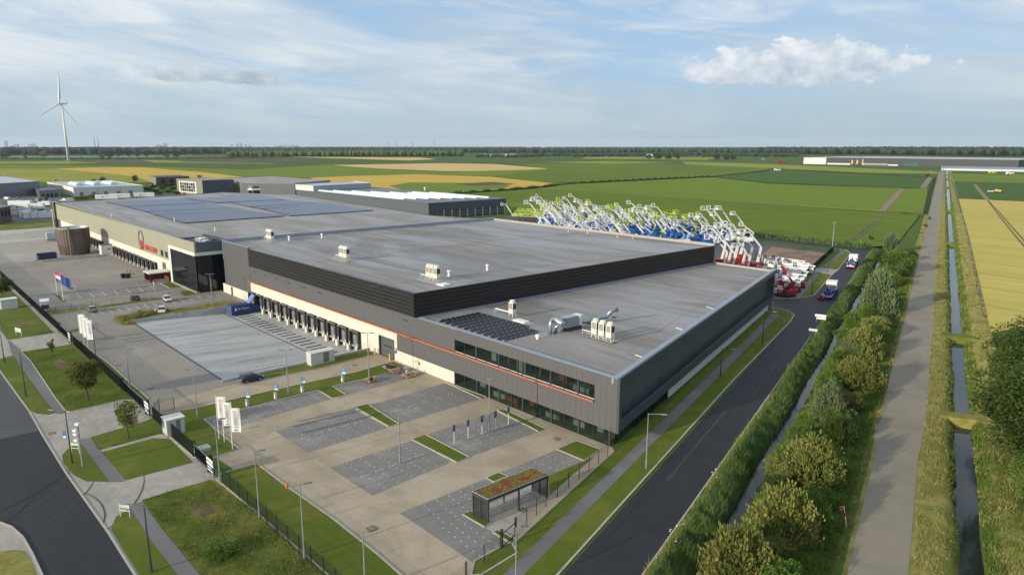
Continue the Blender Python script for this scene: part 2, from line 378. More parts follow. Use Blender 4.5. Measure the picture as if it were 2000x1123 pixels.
def dup(o, loc, rz=None, label=None, group=None, scale=None, cat=None):
    c = copy_tree(o); c.location = loc
    if rz is not None: c.rotation_euler = (0, 0, rz)
    if label: c['label'] = label
    if group: c['group'] = group
    if cat: c['category'] = cat
    if scale: c.scale = scale
    return c
def text_mesh(txt, size, mt, extrude=.02, align='CENTER'):
    cu = bpy.data.curves.new('lettering', 'FONT'); cu.body = txt; cu.size = size; cu.extrude = extrude; cu.align_x = align; cu.align_y = 'CENTER'; cu.resolution_u = 3
    ob = bpy.data.objects.new('tmp', cu); me = bpy.data.meshes.new_from_object(ob); me.name = 'lettering'; me.materials.clear(); me.materials.append(mt)
    bpy.data.objects.remove(ob); bpy.data.curves.remove(cu); return me
def struct(mb, name, m, **kw): return mb.build(name, m, world=True, kind='structure', **kw)
# ================================================================== SETTING: ground
G_LAWN = mat_grass('lawn_grass', (0.120, 0.156, 0.021), (0.077, 0.118, 0.013), (0.181, 0.167, 0.036), fine=5., dry=.02, big=.12)
G_ROUGH = mat_grass('rough_grass', (0.139, 0.166, 0.027), (0.081, 0.121, 0.017), (0.264, 0.216, 0.062), fine=3., dry=.06, big=.09)
G_DRY = mat_grass('dry_verge_grass', (0.224, 0.214, 0.052), (0.131, 0.159, 0.031), (0.355, 0.297, 0.104), fine=2.5, dry=.08, big=.3)
G_LUSH = mat_grass('ditch_bank_grass', (.085, .14, .020), (.048, .088, .014), (.14, .16, .04), fine=3., dry=.0, big=.2)
SOIL = mat('bare_soil', (.10, .062, .038), .95, var=.35, scale=1.2, bump=.6, col2=(.16, .115, .06), scale2=.3)
A_OLD = mat_asphalt('old_asphalt', (.07, .073, .077), R(70)); A_NEW = mat_asphalt('new_asphalt', (.017, .018, .022), AZB, .7); A_ROAD = mat_asphalt('access_road_asphalt', (.022, .023, .027), R(57), .72)
A_FOOT = mat_asphalt('footpath_asphalt', (.14, .135, .13), AZB); PATHC = mat('cycle_path_concrete', (.235, .205, .152), .9, var=.12, scale=3., col2=(.195, .172, .132), scale2=.12, bump=.2)
PV_BEIGE = mat_paving('beige_block_paving', (0.330, 0.268, 0.186), (0.396, 0.335, 0.246), wear=.16, lo=.42, hi=.6)
PV_GREY = mat_paving('grey_block_paving', (0.241, 0.214, 0.180), (0.302, 0.278, 0.235), wear=.05, rot=R(90))
PV_DARK = mat_paving('dark_block_paving', (0.179, 0.172, 0.160), (0.301, 0.282, 0.250), wear=.16, dark=(0.172, 0.165, 0.162), lo=.52, hi=.72)
PV_LIGHT = mat_paving('pale_block_paving', (0.307, 0.286, 0.242), (0.371, 0.342, 0.294), w=1.2, h=.6, wear=.1)
CONC = mat('dock_concrete', (.40, .405, .395), .8, var=.06, scale=.8, col2=(.31, .32, .315), scale2=.09, stretch=(2.2, .25, 1), lo=.46, hi=.6, bump=.1)
KERB = mat('kerb_concrete', (.37, .34, .285), .8, var=.15, scale=2.)
WATER = None
def mk_water():
    m, nt, N, L, bs = nodes_of('ditch_water')
    bs.inputs['Base Color'].default_value = (.016, .022, .022, 1); bs.inputs['Roughness'].default_value = .05; bs.inputs['IOR'].default_value = 1.33; bs.inputs['Specular IOR Level'].default_value = .5
    tc = N.new('ShaderNodeTexCoord').outputs['Object']
    bn = nd(N, L, 'ShaderNodeBump', {'Strength': .12, 'Distance': .05, 'Height': noisef(N, L, tc, 2., 4)}); L.new(bn.outputs[0], bs.inputs['Normal']); return m
WATER = mk_water()
PIT = [(-174, 41), (-118.4, 41), (-118.4, 69.64), (-174, 69.64)]
CL, CR = -20.35, 13.0
g = MB(); g.sheet([cs(CL, -300), cs(CL, 1300), cs(CR, 1300), cs(CR, -300), cs(14000, -300), cs(14000, 16000), cs(-16000, 16000), cs(-16000, -300)], 0, [PIT])
struct(g, 'ground', mat_crop('meadow', (.085, .135, .022), (.06, .11, .018), R(20), rows=.2, big=.004, c=(.13, .15, .04)))
# canal strip: two ditches between the roads, real cross-section
prof = [(-20.35, 0, 0), (-19.2, -.05, 0), (-17.9, -.5, 0), (-17.05, -1.1, 0), (-16.9, -1.7, 0), (-14.9, -1.7, 0), (-14.7, -1.1, 0), (-13.4, -.35, 0), (-11, .1, 0), (-7.5, -.1, 0), (-5.4, -.05, 0), (-4.2, 0, 2), (2.2, 0, 2), (3.6, .0, 2), (4.7, -.35, 1), (5.45, -1.0, 1), (5.6, -1.6, 0), (7.5, -1.6, 0), (7.75, -1.0, 0), (8.6, -.4, 2), (9.6, 0, 2), (13.0, 0, 2)]
svals = [-60+4*i for i in range(100)]+[340+24*i for i in range(1, 41)]+[1300+0]
svals = sorted(set(svals)); g = MB(); rows = len(prof)
for si, s_ in enumerate(svals):
    for k, (c, z, _) in enumerate(prof):
        w = 0 if k in (0, rows-1) or -4.5 < c < 2.5 else (math.sin(s_*.31+k*.9)*.16+math.sin(s_*.083+k)*.2)
        zz = z+(0 if k in (0, rows-1, 11, 12) or z < -1.3 else random.uniform(-.05, .05)); x, y = cs(c+w, s_); g.v.append((x, y, zz))
for si in range(len(svals)-1):
    for k in range(rows-1):
        a = si*rows+k; g.f.append((a, a+1, a+rows+1, a+rows)); g.m.append(max(prof[k][2], prof[k+1][2]) if prof[k][2] != 0 else 0)
struct(g, 'ditch_banks', [G_LUSH, G_ROUGH, G_DRY], smooth=True)
g = MB()
for c0, c1, s0, s1, z in ((-17.3, -14.5, -60, 290, -1.32), (5.2, 8.0, -60, 1300, -1.15)):
    g.add([cs(c0, s0)+(z,), cs(c1, s0)+(z,), cs(c1, s1)+(z,), cs(c0, s1)+(z,)], [(0, 1, 2, 3)])
struct(g, 'water', WATER)
for s0, w in ((120.4, 2.6), (173.6, 3.2), (343.3, 3.), (518, 4.), (816, 6.), (1010, 7.)):
    g = MB(); v = []
    for c, z in ((3.6, .06), (4.6, .02), (6.5, .04), (8.4, .02), (10.5, .05)):
        for ds, dz in ((-w/2-1.2, -1.5), (-w/2, z), (w/2, z+.02), (w/2+1.2, -1.5)): v.append(cs(c, s0+ds+math.sin(c)*.3)+(dz if ds*ds < (w/2+.1)**2 else dz,))
    f = [(4*i+j, 4*i+4+j, 4*i+5+j, 4*i+1+j) for i in range(4) for j in range(3)]
    g.add(v, f); struct(g, 'earth_dam', G_ROUGH if s0 != 120.4 else G_DRY)
# ---- farm fields, each a sheet of its own
def field(pts, m, z, name='field'): g = MB(); g.sheet(P(pts), z); return struct(g, name, m)
GA = AZB
f_green = mat_crop('young_green_crop', (0.141, 0.201, 0.016), (0.103, 0.162, 0.014), GA, rows=.45, amp=.5, c=(0.169, 0.232, 0.022))
f_deep = mat_crop('deep_green_crop', (0.076, 0.141, 0.025), (0.065, 0.119, 0.022), GA+R(8), rows=.3, amp=.4)
f_lime = mat_crop('lime_green_crop', (0.169, 0.239, 0.019), (0.141, 0.208, 0.016), GA, rows=.4, amp=.45)
f_pale = mat_crop('pale_green_grass', (0.281, 0.311, 0.047), (0.215, 0.268, 0.037), GA+R(90), rows=.1)
f_olive = mat_crop('olive_barley', (0.302, 0.302, 0.043), (0.234, 0.267, 0.037), GA+R(70), rows=.15, c=(0.409, 0.337, 0.056))
f_gold = mat_crop('golden_wheat', (0.612, 0.415, 0.080), (0.524, 0.379, 0.071), GA+R(75), rows=.12, amp=.3, c=(0.437, 0.365, 0.065))
f_wheat = mat_crop('ripe_wheat', (0.587, 0.460, 0.122), (0.460, 0.409, 0.090), GA+R(88), rows=.25, amp=.35, c=(0.383, 0.384, 0.075))
f_tan = mat_crop('pale_stubble', (0.644, 0.472, 0.178), (0.567, 0.422, 0.159), GA+R(75), rows=.1, amp=.2)
f_brown = mat_crop('brown_ploughland', (.12, .10, .06), (.10, .10, .05), GA+R(75), rows=.1)
f_mid = mat_crop('mid_green_meadow', (0.176, 0.233, 0.028), (0.134, 0.191, 0.022), GA+R(80), rows=.08, amp=.3, c=(0.207, 0.266, 0.028))
z0 = .06
def nz():
    global z0; z0 += .02; return z0
field([(-400, 322), (0, 322), (300, 326), (620, 336), (620, 347), (480, 347), (272, 327), (107, 330), (-400, 334)], f_mid, nz())
field([(-500, 329), (107, 329.5), (270, 346), (300, 357), (150, 356), (0, 356), (-500, 352)], f_olive, nz())
field([(107, 329.5), (190, 327), (272, 327), (400, 337), (480, 347), (430, 352), (300, 357), (262, 345)], f_gold, nz())
field([(-300, 316), (120, 315.5), (200, 318), (120, 320.5), (-300, 320)], f_pale, nz())
field([(185, 315.5), (330, 314), (350, 317), (260, 320), (200, 320)], f_brown, nz())
field([(275, 313), (470, 317), (560, 321), (400, 319), (300, 318)], f_pale, nz())
field([(410, 308), (575, 310), (620, 318), (480, 319), (350, 316)], f_brown, nz())
field([(560, 306.6), (820, 308.2), (852, 311.5), (800, 314), (700, 311)], f_tan, nz())
field([(640, 323), (860, 319.3), (965, 321), (1075, 330), (1000, 334), (870, 335), (740, 330)], f_tan, nz())
field([(450, 334), (640, 322), (740, 331), (870, 336), (1075, 331), (1150, 333), (960, 345), (810, 341), (607, 349), (480, 347)], f_mid, nz())
field([(605, 348), (675, 345), (810, 341), (960, 346), (1062, 357), (1110, 360), (885, 379), (760, 375), (640, 365)], f_gold, nz())
field([(760, 364), (800, 357), (900, 358), (1000, 362), (985, 368), (885, 379), (800, 376)], f_mid, nz())
field([(885, 360), (960, 356), (1010, 360), (930, 364)], f_brown, nz())
field([(1000, 320), (1280, 322), (1500, 326), (1500, 333), (1390, 345), (1180, 355), (1060, 357), (960, 345), (1075, 331)], f_green, nz())
field([(1060, 318), (1180, 315), (1330, 318), (1200, 321)], f_pale, nz())
field([(1330, 316), (1500, 321), (1830, 336), (1832, 341), (1680, 338), (1500, 329), (1340, 322)], f_pale, nz())
field([(1135, 306), (1400, 309), (1380, 313), (1140, 311)], f_pale, nz())
field([(1500, 335), (1395, 346), (1500, 358), (1800, 369), (1813, 348), (1650, 340)], f_deep, nz())
field([(1110, 361), (1390, 347), (1500, 359.5), (1765, 368), (1757, 371), (1712, 414), (1500, 399), (1259, 383), (1062, 368)], f_lime, nz())
field([(1766, 370), (1812, 369), (1806, 418), (1726, 414)], f_lime, nz())
field([(885, 381), (1060, 369), (1259, 385), (1500, 401), (1712, 416), (1795, 421), (1790, 430), (1750, 480), (1690, 486), (1500, 464), (1300, 444), (1035, 412), (985, 420), (980, 395)], f_green, nz())
# field tracks and ditches between the crops
def track(pts, wpx, m, z, name='field_track'):
    g = MB(); q = P(pts); g.strip(q, wpx, z-.08, z); return struct(g, name, m)
TRK = mat('yellow_field_margin', (.27, .25, .07), .9, var=.25, scale=.5); TRB = mat('brown_field_track', (.22, .155, .10), .95, var=.3, scale=.6)
DRK = mat_grass('ditch_sedge', (.030, .055, .012), (.018, .034, .008), (.05, .08, .02), fine=1.)
zt = z0+.12
track([(1040, 367), (1259, 384), (1500, 400), (1722, 415), (1805, 420)], 1.6, TRK, zt)
track([(1721, 415), (1763, 370)], 4.5, TRB, zt+.03); track([(1802, 369), (1817, 348)], 5.5, TRB, zt+.03)
track([(1395, 346.5), (1500, 359.5), (1640, 365), (1800, 369.5)], 1.5, DRK, zt)
for pts, w in (([(882, 380), (985, 373), (1060, 366.5), (1110, 360.5), (1180, 356), (1390, 346.3), (1500, 334)], 5.), ([(1500, 332), (1560, 333.5), (1700, 341), (1813, 347)], 5), ([(0, 329), (107, 329), (272, 326.5)], 5), ([(480, 347), (607, 349)], 4)):
    track(pts, w, DRK, zt+.05, 'field_ditch')
for dx in (0, 9): track([(1662+dx, 471), (1682+dx, 455), (1712+dx, 430)], .7, SOIL, zt+.02)
track([(1806, 420), (1813, 385), (1826, 347)], 2.2, DRK, zt, 'field_ditch')
# right of the canal road
z1 = .06
field([(1856, 339), (2600, 352), (2600, 372), (1864, 355)], f_mid, .07); field([(1866, 356), (2600, 378), (2600, 408), (2000, 393.5), (1872, 388)], f_deep, .10)
field([(1872, 388.5), (2000, 394), (2600, 410), (2900, 700), (2300, 700), (1990, 640), (1936, 652), (1926, 612), (1911, 560), (1889, 460)], f_wheat, .12)
for off in (0, 5.5): track([(1929+off*.1, 392), (1950+off, 420), (1975+off*1.5, 452), (2005+off*2, 487), (2050+off*3, 540), (2100+off*4, 600)], .8, SOIL, .17)
track([(1904, 361), (1916, 376), (1929, 391)], 3., TRB, .17); track([(1858, 350), (1874, 400), (1890, 462), (1911, 560), (1924, 620)], 1.0, SOIL, .15)
# ---- roads
g = MB(); g.sheet([at(*p) for p in [(-700, 560), (-60, 640), (0, 723), (30, 764), (57, 802), (81, 845), (130, 924), (211, 1039), (264, 1123), (420, 1400), (-500, 1400)]], .03); struct(g, 'road', A_ROAD)
g = MB(); g.sheet(P([(-600, 600), (-60, 650), (0, 728), (30, 768), (57, 804), (78, 841), (0, 858), (-600, 930)]), .045); struct(g, 'road_old_surface', A_OLD)
g = MB(); g.sheet([cs(-27.2, -40), cs(-20.5, -40), cs(-20.5, 165), cs(-20.1, 230), cs(-19.4, 300), cs(-19.4, 318), at(1690, 474.5), at(1500, 463), at(1330, 446), at(1330, 451.5), at(1500, 470), at(1632, 486), at(1655, 489.5), at(1661, 496), at(1637, 527), at(1625, 537), at(1590, 577), at(1575, 581), at(1550, 583.5), at(1500, 583.5), at(1480, 600), at(1515, 601), at(1537, 606), at(1551, 615), at(1544, 628)], .03)
struct(g, 'road', A_NEW)
g = MB(); g.sheet([cs(-3.75, -40), cs(1.35, -40), cs(1.2, 100), cs(1.9, 118), cs(1.9, 300), cs(2.2, 330), cs(2.4, 1260), cs(-4.2, 1260), cs(-4.0, 330), cs(-3.9, 170), cs(-4.1, 118), cs(-4.9, 112), cs(-4.3, 106), cs(-3.75, 100)], .03); struct(g, 'cycle_path', PATHC)
g = MB()
g.strip([cs(-20.35, -40), cs(-20.35, 165), cs(-19.95, 230), cs(-19.3, 300)], .18, 0, .10); g.strip([cs(-27.3, -40), cs(-27.25, 120)]+P([(1544, 628), (1551, 615), (1537, 606), (1515, 601), (1480, 599)]), .22, 0, .12)
g.strip(P([(1500, 583.5), (1550, 583.5), (1575, 581), (1590, 577), (1625, 537), (1637, 527), (1661, 496), (1655, 490), (1640, 487.5)]), .22, 0, .12)
g.strip(P([(-60, 650), (0, 725), (30, 766), (57, 803), (81, 846), (130, 925), (211, 1039), (264, 1123), (420, 1400)]), .22, 0, .09)
struct(g, 'road_kerb', KERB)
# ---- plot paving
FL = 27.0
g = MB(); g.sheet([at(-60, 630), at(0, 724), at(57, 802.5), at(81, 845.5), at(211, 1039), at(264, 1123), at(420, 1400), (-44, 20), (-44, 27), (-380, 27), (-380, 24)], .02); struct(g, 'driveway_paving', PV_LIGHT)
g = MB(); g.sheet([(-600, 27), (-115, 27), (-118.2, 69.6), (-118.2, 69.64), (-197.7, 69.64), (-600, 64.8)], .02, [[(-174.2, 40.9), (-118.35, 40.9), (-118.35, 69.60), (-174.2, 69.60)]]); struct(g, 'yard_paving', PV_GREY)
g = MB(); g.sheet([(-115, 27), cs(-33.6, 43.5), cs(-33.5, 81.5), (-56, 69.64), (-118.0, 69.64)], .02); struct(g, 'car_park_paving', PV_BEIGE)
g = MB(); g.sheet(P([(-200, 470), (120, 440), (180, 478), (150, 503), (40, 512), (-200, 540)]), .035); struct(g, 'yard_paving', mat_paving('newcorp_yard_paving', (.33, .30, .26), (.38, .35, .30), wear=.04))
for pts in ([(-200, 452), (0, 451), (105, 443), (112, 446), (0, 460), (-200, 466)], [(-200, 474), (0, 470), (85, 464), (86, 467), (0, 476), (-200, 482)]):
    g = MB(); g.sheet(P(pts), .045); struct(g, 'yard_lane', mat('lane_concrete', (.40, .38, .34), .8, var=.1, scale=.5) if 'lane_concrete' not in MATS else MATS['lane_concrete'])
# loading dock basin: ramp down, level floor, drain, guide rails
g = MB(); ZP = -1.15
g.add([(-174, 41, 0), (-118.4, 41, 0), (-118.4, 61.6, ZP), (-174, 61.6, ZP), (-118.4, 69.64, ZP), (-174, 69.64, ZP)], [(0, 1, 2, 3), (3, 2, 4, 5)]); struct(g, 'loading_ramp', CONC)
g = MB(); g.box(-174, -118.4, 61.55, 61.85, ZP, ZP+.012); struct(g, 'drain_channel', mat('drain_iron', (.05, .05, .05), .6))
g = MB(); g.add([(-175, 40.9, .024), (-118.2, 40.9, .024), (-118.2, 41.35, .012), (-175, 41.35, .012)], [(0, 1, 2, 3)]); struct(g, 'ramp_edge_line', mat('dark_joint', (.09, .09, .09), .8))
g = MB(); SK = mat_asphalt('tyre_marks', (.20, .205, .205), 0)
for k in range(26):
    x = -172+random.random()*52; y0 = 42+random.random()*6; dx = random.uniform(-1.2, 1.2); L_ = random.uniform(5, 13)
    z = lambda y: -(y-41)/20.6*1.15+.006
    g.add([(x, y0, z(y0)), (x+.22, y0, z(y0)), (x+.22+dx, y0+L_, z(y0+L_)), (x+dx, y0+L_, z(y0+L_))], [(0, 1, 2, 3)])
struct(g, 'tyre_marks', SK)
# retaining walls of the basin
WALLC = mat('retaining_concrete', (.42, .43, .42), .8, var=.1, scale=1.5, col2=(.33, .34, .34), scale2=.4, stretch=(1, 1, .4))
w1 = thing('retaining_wall', 'long pale concrete retaining wall beside the blue container, along the deep end of the loading ramp', 'wall', (-174.1, 41, 0))
for k in range(5):
    a = 41.0+k*4.9; MB().box(-174.25, -174.02, a, a+4.87, -1.3, .62).build('concrete_panel', WALLC, w1, world=True)
w2 = thing('retaining_wall', 'low concrete retaining wall with a steel railing beside the white cabinet, next to the dark blue car', 'wall', (-118.3, 41, 0))
for k in range(5):
    a = 40.6+k*5.8; MB().box(-118.4, -118.12, a, a+5.77, -1.3, .42).build('concrete_panel', WALLC, w2, world=True)
GALV = mat('galvanised_steel', (.45, .47, .48), .45, .6, var=.1)
for k in range(13):
    y = 41.2+k*2.3; MB().tube([(-118.26, y, .4), (-118.26, y, 1.5)], .035, 6).build('railing_post', GALV, w2, world=True)
for z in (.95, 1.45): MB().tube([(-118.26, 41.2, z), (-118.26, 68.8, z)], .03, 6).build('rail', GALV, w2, world=True)
# ---- parking bays
def px_poly(name, pts, m, z, kerb=None, kh=.12):
    g = MB(); q = P(pts); g.sheet(q, z); o = struct(g, name, m)
    if kerb: k = MB(); k.strip(q, .20, 0, kh, closed=True); struct(k, 'kerb', KERB)
    return o
BAYS = [[(398, 820), (459, 804), (621, 763), (648, 779), (470, 830), (420, 842)], [(649, 756), (753, 731), (791, 719), (825, 732), (776, 745), (704, 765), (676, 771)],
        [(538, 842), (690, 799), (757, 835), (601, 884)], [(721, 792), (868, 748), (940, 779), (780, 828)], [(644, 913), (808, 860), (881, 902), (727, 968)],
        [(834, 849), (966, 804), (1052, 842), (915, 894)], [(781, 1002), (948, 935), (1088, 878), (1142, 900), (1066, 932), (985, 972), (905, 1003), (963, 1040), (992, 1062), (926, 1100)]]
for q in BAYS: px_poly('parking_bay_paving', q, PV_DARK, .026)
STUD = mat('white_marking', (.62, .61, .57), .7)
def studs(q, ns, nc=1):
    """white marking stones: lines across the bay quad q (a,b,c,d) dividing the stalls"""
    a, b, c, d = [Vector(at(*p)) for p in q]; g = MB()
    for i in range(1, ns):
        t = i/ns; p = a.lerp(b, t); r_ = d.lerp(c, t); n = int((r_-p).length/1.0)
        for j in range(n):
            u = (j+.5)/n
            if abs(u-.5) < .03 and nc: pass
            w = p.lerp(r_, u); g.box(w.x-.08, w.x+.08, w.y-.06, w.y+.06, .0275, .032)
        if nc:
            w = p.lerp(r_, .5)
            for dv in (-1, 1):
                e = (b-a).normalized()*dv*.45+w; g.box(e.x-.07, e.x+.07, e.y-.10, e.y+.10, .0275, .032)
    return g
for q, n, c in (([(538, 842), (690, 799), (757, 835), (601, 884)], 6, 1), ([(721, 792), (868, 748), (940, 779), (780, 828)], 6, 1), ([(644, 913), (808, 860), (881, 902), (727, 968)], 6, 1), ([(834, 849), (966, 804), (1052, 842), (915, 894)], 6, 1),
             ([(420, 815), (621, 763), (648, 779), (440, 838)], 10, 0), ([(660, 753), (791, 719), (825, 732), (690, 768)], 6, 0), ([(985, 921), (1088, 878), (1142, 900), (1045, 943)], 4, 0), ([(800, 994), (940, 938), (985, 972), (845, 1035)], 6, 0), ([(845, 1035), (905, 1003), (992, 1062), (926, 1100)], 4, 0)):
    tag(studs(q, n, c).build('parking_marking_stones', STUD, world=True), kind='stuff', label='rows of small white marking stones dividing the parking bays')
# ---- lawns inside and outside the fence
LAWNS = [
 ([(-60, 520), (0, 556), (22, 567), (60, 604), (106, 650.5), (15, 664), (0, 645), (-60, 580)], 0), ([(-60, 640), (0, 701), (25, 694.5), (85, 779), (109, 806), (95, 810), (72, 808), (57, 800), (0, 721), (-60, 648)], 0),
 ([(42, 687.5), (134, 674), (148, 668), (160, 666.5), (172, 679), (215, 712), (257, 750), (291, 779), (282, 782.5), (241, 781.5), (136, 805), (128, 803), (109, 779), (60, 706)], 1),
 ([(152, 866), (160, 869), (196, 918), (213, 941), (169, 940), (143, 927), (124, 904), (121, 889), (132, 877)], 0), ([(177, 854), (286, 822), (301, 814), (331, 856), (320, 848), (310, 848), (194, 879)], 0), ([(200, 883), (300, 856), (331, 858), (377, 903), (245, 938)], 0),
 ([(305, 812), (380, 798), (469, 777), (580, 752), (696, 727), (770, 706), (828, 729), (822, 731), (790, 717), (753, 730), (649, 755), (676, 771), (660, 777), (648, 778), (621, 762), (459, 803), (398, 819), (467, 877), (404, 899), (378, 893), (331, 853)], 1),
 ([(500, 731), (595, 711), (712, 684), (735, 692), (625, 720), (514, 742)], 1), ([(694, 796), (719, 790), (779, 828), (759, 833)], 1), ([(870, 746), (887, 751.5), (950, 776), (940, 779)], 1), ([(805, 859), (832, 849), (917, 893), (892, 903)], 1), ([(970, 801), (987, 800), (1067, 838), (1052, 843)], 1),
 ([(950, 934), (974, 923), (993, 930), (965, 942)], 1), ([(1088, 878), (1127, 861), (1174, 878), (1141, 900)], 1), ([(1070, 930), (1143, 900), (1160, 893), (1120, 925), (1074, 967)], 0), ([(904, 1005), (922, 998), (957, 1023), (947, 1030)], 1), ([(963, 1040), (974, 1035), (1007, 1053), (1000, 1062)], 1), ([(927, 1096), (990, 1062), (1000, 1060), (1010, 1080), (940, 1123), (920, 1123)], 1),
 ([(433, 925), (502, 906), (560, 950), (650, 1013), (740, 1085), (783, 1123), (900, 1220), (760, 1220), (640, 1123), (500, 1000), (424, 938)], 1),
 ([(277, 977), (345, 956), (408, 938), (424, 938), (500, 1000), (640, 1123), (740, 1210), (440, 1210), (390, 1123), (330, 1050)], 2), ([(217, 1034), (226, 1010), (252, 994), (300, 1065), (347, 1123), (390, 1190), (340, 1190), (273, 1123)], 0),
 ([(314, 554), (338, 548), (359, 561), (332, 563.5)], 1), ([(351, 571), (372, 567), (387, 573.5), (361, 578.5)], 0), ([(107, 577), (114, 576), (129, 588), (122, 590)], 0), ([(132, 561), (144, 562), (143, 566), (133, 565)], 0), ([(80, 609), (164, 601.5), (318, 581), (326, 583.5), (170, 605.5), (90, 616)], 2), ([(120, 648), (182, 636), (185, 642), (127, 651)], 2), ([(86, 616), (95, 620), (118, 641), (108, 640)], 2),
 ([(-200, 437), (0, 437), (104, 430), (116, 443), (60, 447), (0, 451), (-200, 456)], 2), ([(222, 624), (240, 620), (264, 617), (330, 607), (444, 590), (470, 592), (445, 599), (264, 627), (262, 634), (238, 635), (228, 632)], 3)]
zl = .05
for q, k in LAWNS: px_poly('lawn', q, G_DRY if k == 3 else (G_ROUGH if k == 2 else G_LAWN), zl, kerb=(k == 1)); zl += .001
g = MB(); g.sheet([cs(-33.2, 40), cs(-27.4, -40), cs(-27.35, 120)]+P([(1543, 628), (1550, 615), (1537, 607), (1515, 602)])+[cs(-33.2, 176)], .05); struct(g, 'lawn', G_LAWN)
g = MB(); g.sheet([cs(-44, 0), cs(-27.4, -40.01), cs(-33.2, 40.01), cs(-33.5, 44), cs(-36.8, 44)], .052); struct(g, 'lawn', G_ROUGH)
px_poly('lawn', [(1505, 583), (1550, 583), (1574, 580.5), (1589, 576.5), (1624, 537), (1594, 529), (1545, 573)], G_LAWN, .05); px_poly('lawn', [(1597, 523.5), (1637, 526.5), (1660, 496), (1654, 490.5), (1627, 491)], G_LAWN, .05)
px_poly('concrete_pad', [(1594, 524), (1639, 527), (1625, 537), (1590, 531)], PV_LIGHT, .06)
px_poly('island_paving', [(-200, 1010), (-60, 1014), (0, 1021), (23, 1030), (45, 1050), (63, 1082), (82, 1123), (110, 1230), (-200, 1230)], PV_LIGHT, .09, kerb=True, kh=.16); px_poly('lawn', [(-200, 1064), (0, 1078), (28, 1075), (48, 1077), (62, 1100), (71, 1123), (90, 1230), (-200, 1230)], G_DRY, .12)
# bare and weedy patches
for pts in ([(100, 706), (118, 700), (135, 712), (140, 722), (112, 722)], [(365, 985), (400, 982), (425, 1000), (390, 1012)], [(28, 633), (48, 630), (55, 638), (35, 641)]):
    c = Vector((sum(p[0] for p in pts)/len(pts), sum(p[1] for p in pts)/len(pts))); q = []
    for i in range(40):
        t = i/40*len(pts); a = Vector(pts[int(t)]); b = Vector(pts[(int(t)+1) % len(pts)]); v = a.lerp(b, t % 1); q.append(tuple(c+(v-c)*random.uniform(.75, 1.1)))
    px_poly('bare_soil', q, SOIL, .094)
# ---- footpaths
for pts in ([(-40, 588), (0, 640), (15, 664), (25, 694.5), (85, 779), (111, 809), (128, 805), (109, 779), (60, 706), (42, 687.5), (15, 664), (0, 634), (-40, 560)], [(158, 858), (175, 856), (196, 880), (241, 941), (213, 941), (160, 869)], [(252, 988), (275, 981), (330, 1050), (390, 1123), (440, 1200), (395, 1200), (347, 1123), (300, 1065)]):
    px_poly('footpath', pts, A_FOOT, .096)
g = MB(); g.sheet([cs(-31.75, -40), cs(-30.15, -40), cs(-29.9, 174), cs(-31.6, 174)], .054); struct(g, 'footpath', A_FOOT)
g = MB(); g.sheet([at(1549, 582), at(1563, 582), at(1599, 537), at(1593, 531)], .054); struct(g, 'footpath', A_FOOT)
g = MB(); g.sheet([at(1604, 523.5), at(1612, 524), at(1650, 491), at(1642, 490.5)], .054); struct(g, 'footpath', A_FOOT)
px_poly('cabinet_path', [(194, 879.5), (310, 848.5), (320, 848.5), (331, 857), (300, 856), (200, 883)], PV_LIGHT, .06)
px_poly('bike_shelter_paving', [(905, 1003), (985, 972), (1066, 932), (1073, 967), (1040, 995), (1007, 1053), (975, 1036), (963, 1040), (947, 1030), (957, 1023), (922, 997)], PV_LIGHT, .031)
# darker visitor bays of the neighbour
for pts in ([(150, 560), (283, 545), (299, 552), (170, 572), (146, 568)], [(133, 576), (293, 556), (312, 554), (331, 564), (139, 588)], [(150, 616), (200, 604.5), (424, 572), (440, 578), (200, 611.5), (152, 622)], [(213, 621), (451, 582), (466, 588), (440, 592), (264, 617), (236, 621), (222, 626)]):
    px_poly('parking_bay_paving', pts, PV_DARK, .034)
g = MB()
for i in range(16):
    a, b = Vector(at(158+i*17.5, 613-i*2.6)), Vector(at(168+i*17.5, 619-i*2.6)); g.strip([a, b], .12, .036, .044)
for i in range(7): a, b = Vector(at(160+i*22, 572-i*2.9)), Vector(at(150+i*22, 586-i*2.9)) ; 
for i in range(7): a, b = Vector(at(150+i*24, 575-i*2.6)), Vector(at(160+i*24, 583-i*2.6)); g.strip([a, b], .12, .036, .044)
struct(g, 'parking_lines', STUD)
# tyre tracks and repairs on the roads and lanes
TY1 = mat_asphalt('tyre_track_pale', (.05, .05, .052), 0, .8); TY2 = mat_asphalt('tyre_track_dark', (.012, .012, .014), 0, .6); TY3 = mat('lane_stain', (.21, .185, .15), .9, var=.3, scale=.7); TY4 = mat('pale_efflorescence', (.46, .43, .38), .9, var=.2, scale=1.3)
rt9 = random.Random(3)
def arc(name, c, r, a0, a1, w, z, m):
    g = MB(); n = 22; pts = [(c[0]+r*math.cos(a0+(a1-a0)*i/n), c[1]+r*math.sin(a0+(a1-a0)*i/n)) for i in range(n+1)]
    for i in range(n):
        p, q = Vector(pts[i]), Vector(pts[i+1]); d = (q-p).normalized(); s_ = Vector((-d.y, d.x))*w/2*(.4+.6*math.sin(math.pi*(i+.5)/n)); g.add([tuple(p-s_)+(z,), tuple(q-s_)+(z,), tuple(q+s_)+(z,), tuple(p+s_)+(z,)], [(0, 1, 2, 3)])
    struct(g, name, m)
for k, (px, py, r_, a0, a1, w, m) in enumerate(((40, 960, 14, 20, 75, .18, TY1), (60, 975, 15.6, 18, 70, .18, TY1), (20, 1000, 11, 10, 80, .16, TY2), (90, 1000, 19, 30, 80, .15, TY1), (10, 930, 17, 0, 60, .2, TY2), (120, 1060, 13, 40, 110, .14, TY1))):
    x, y = at(px, py); arc('tyre_marks', (x-6, y-8), r_, R(a0), R(a1), w, .048+k*.0015, m)
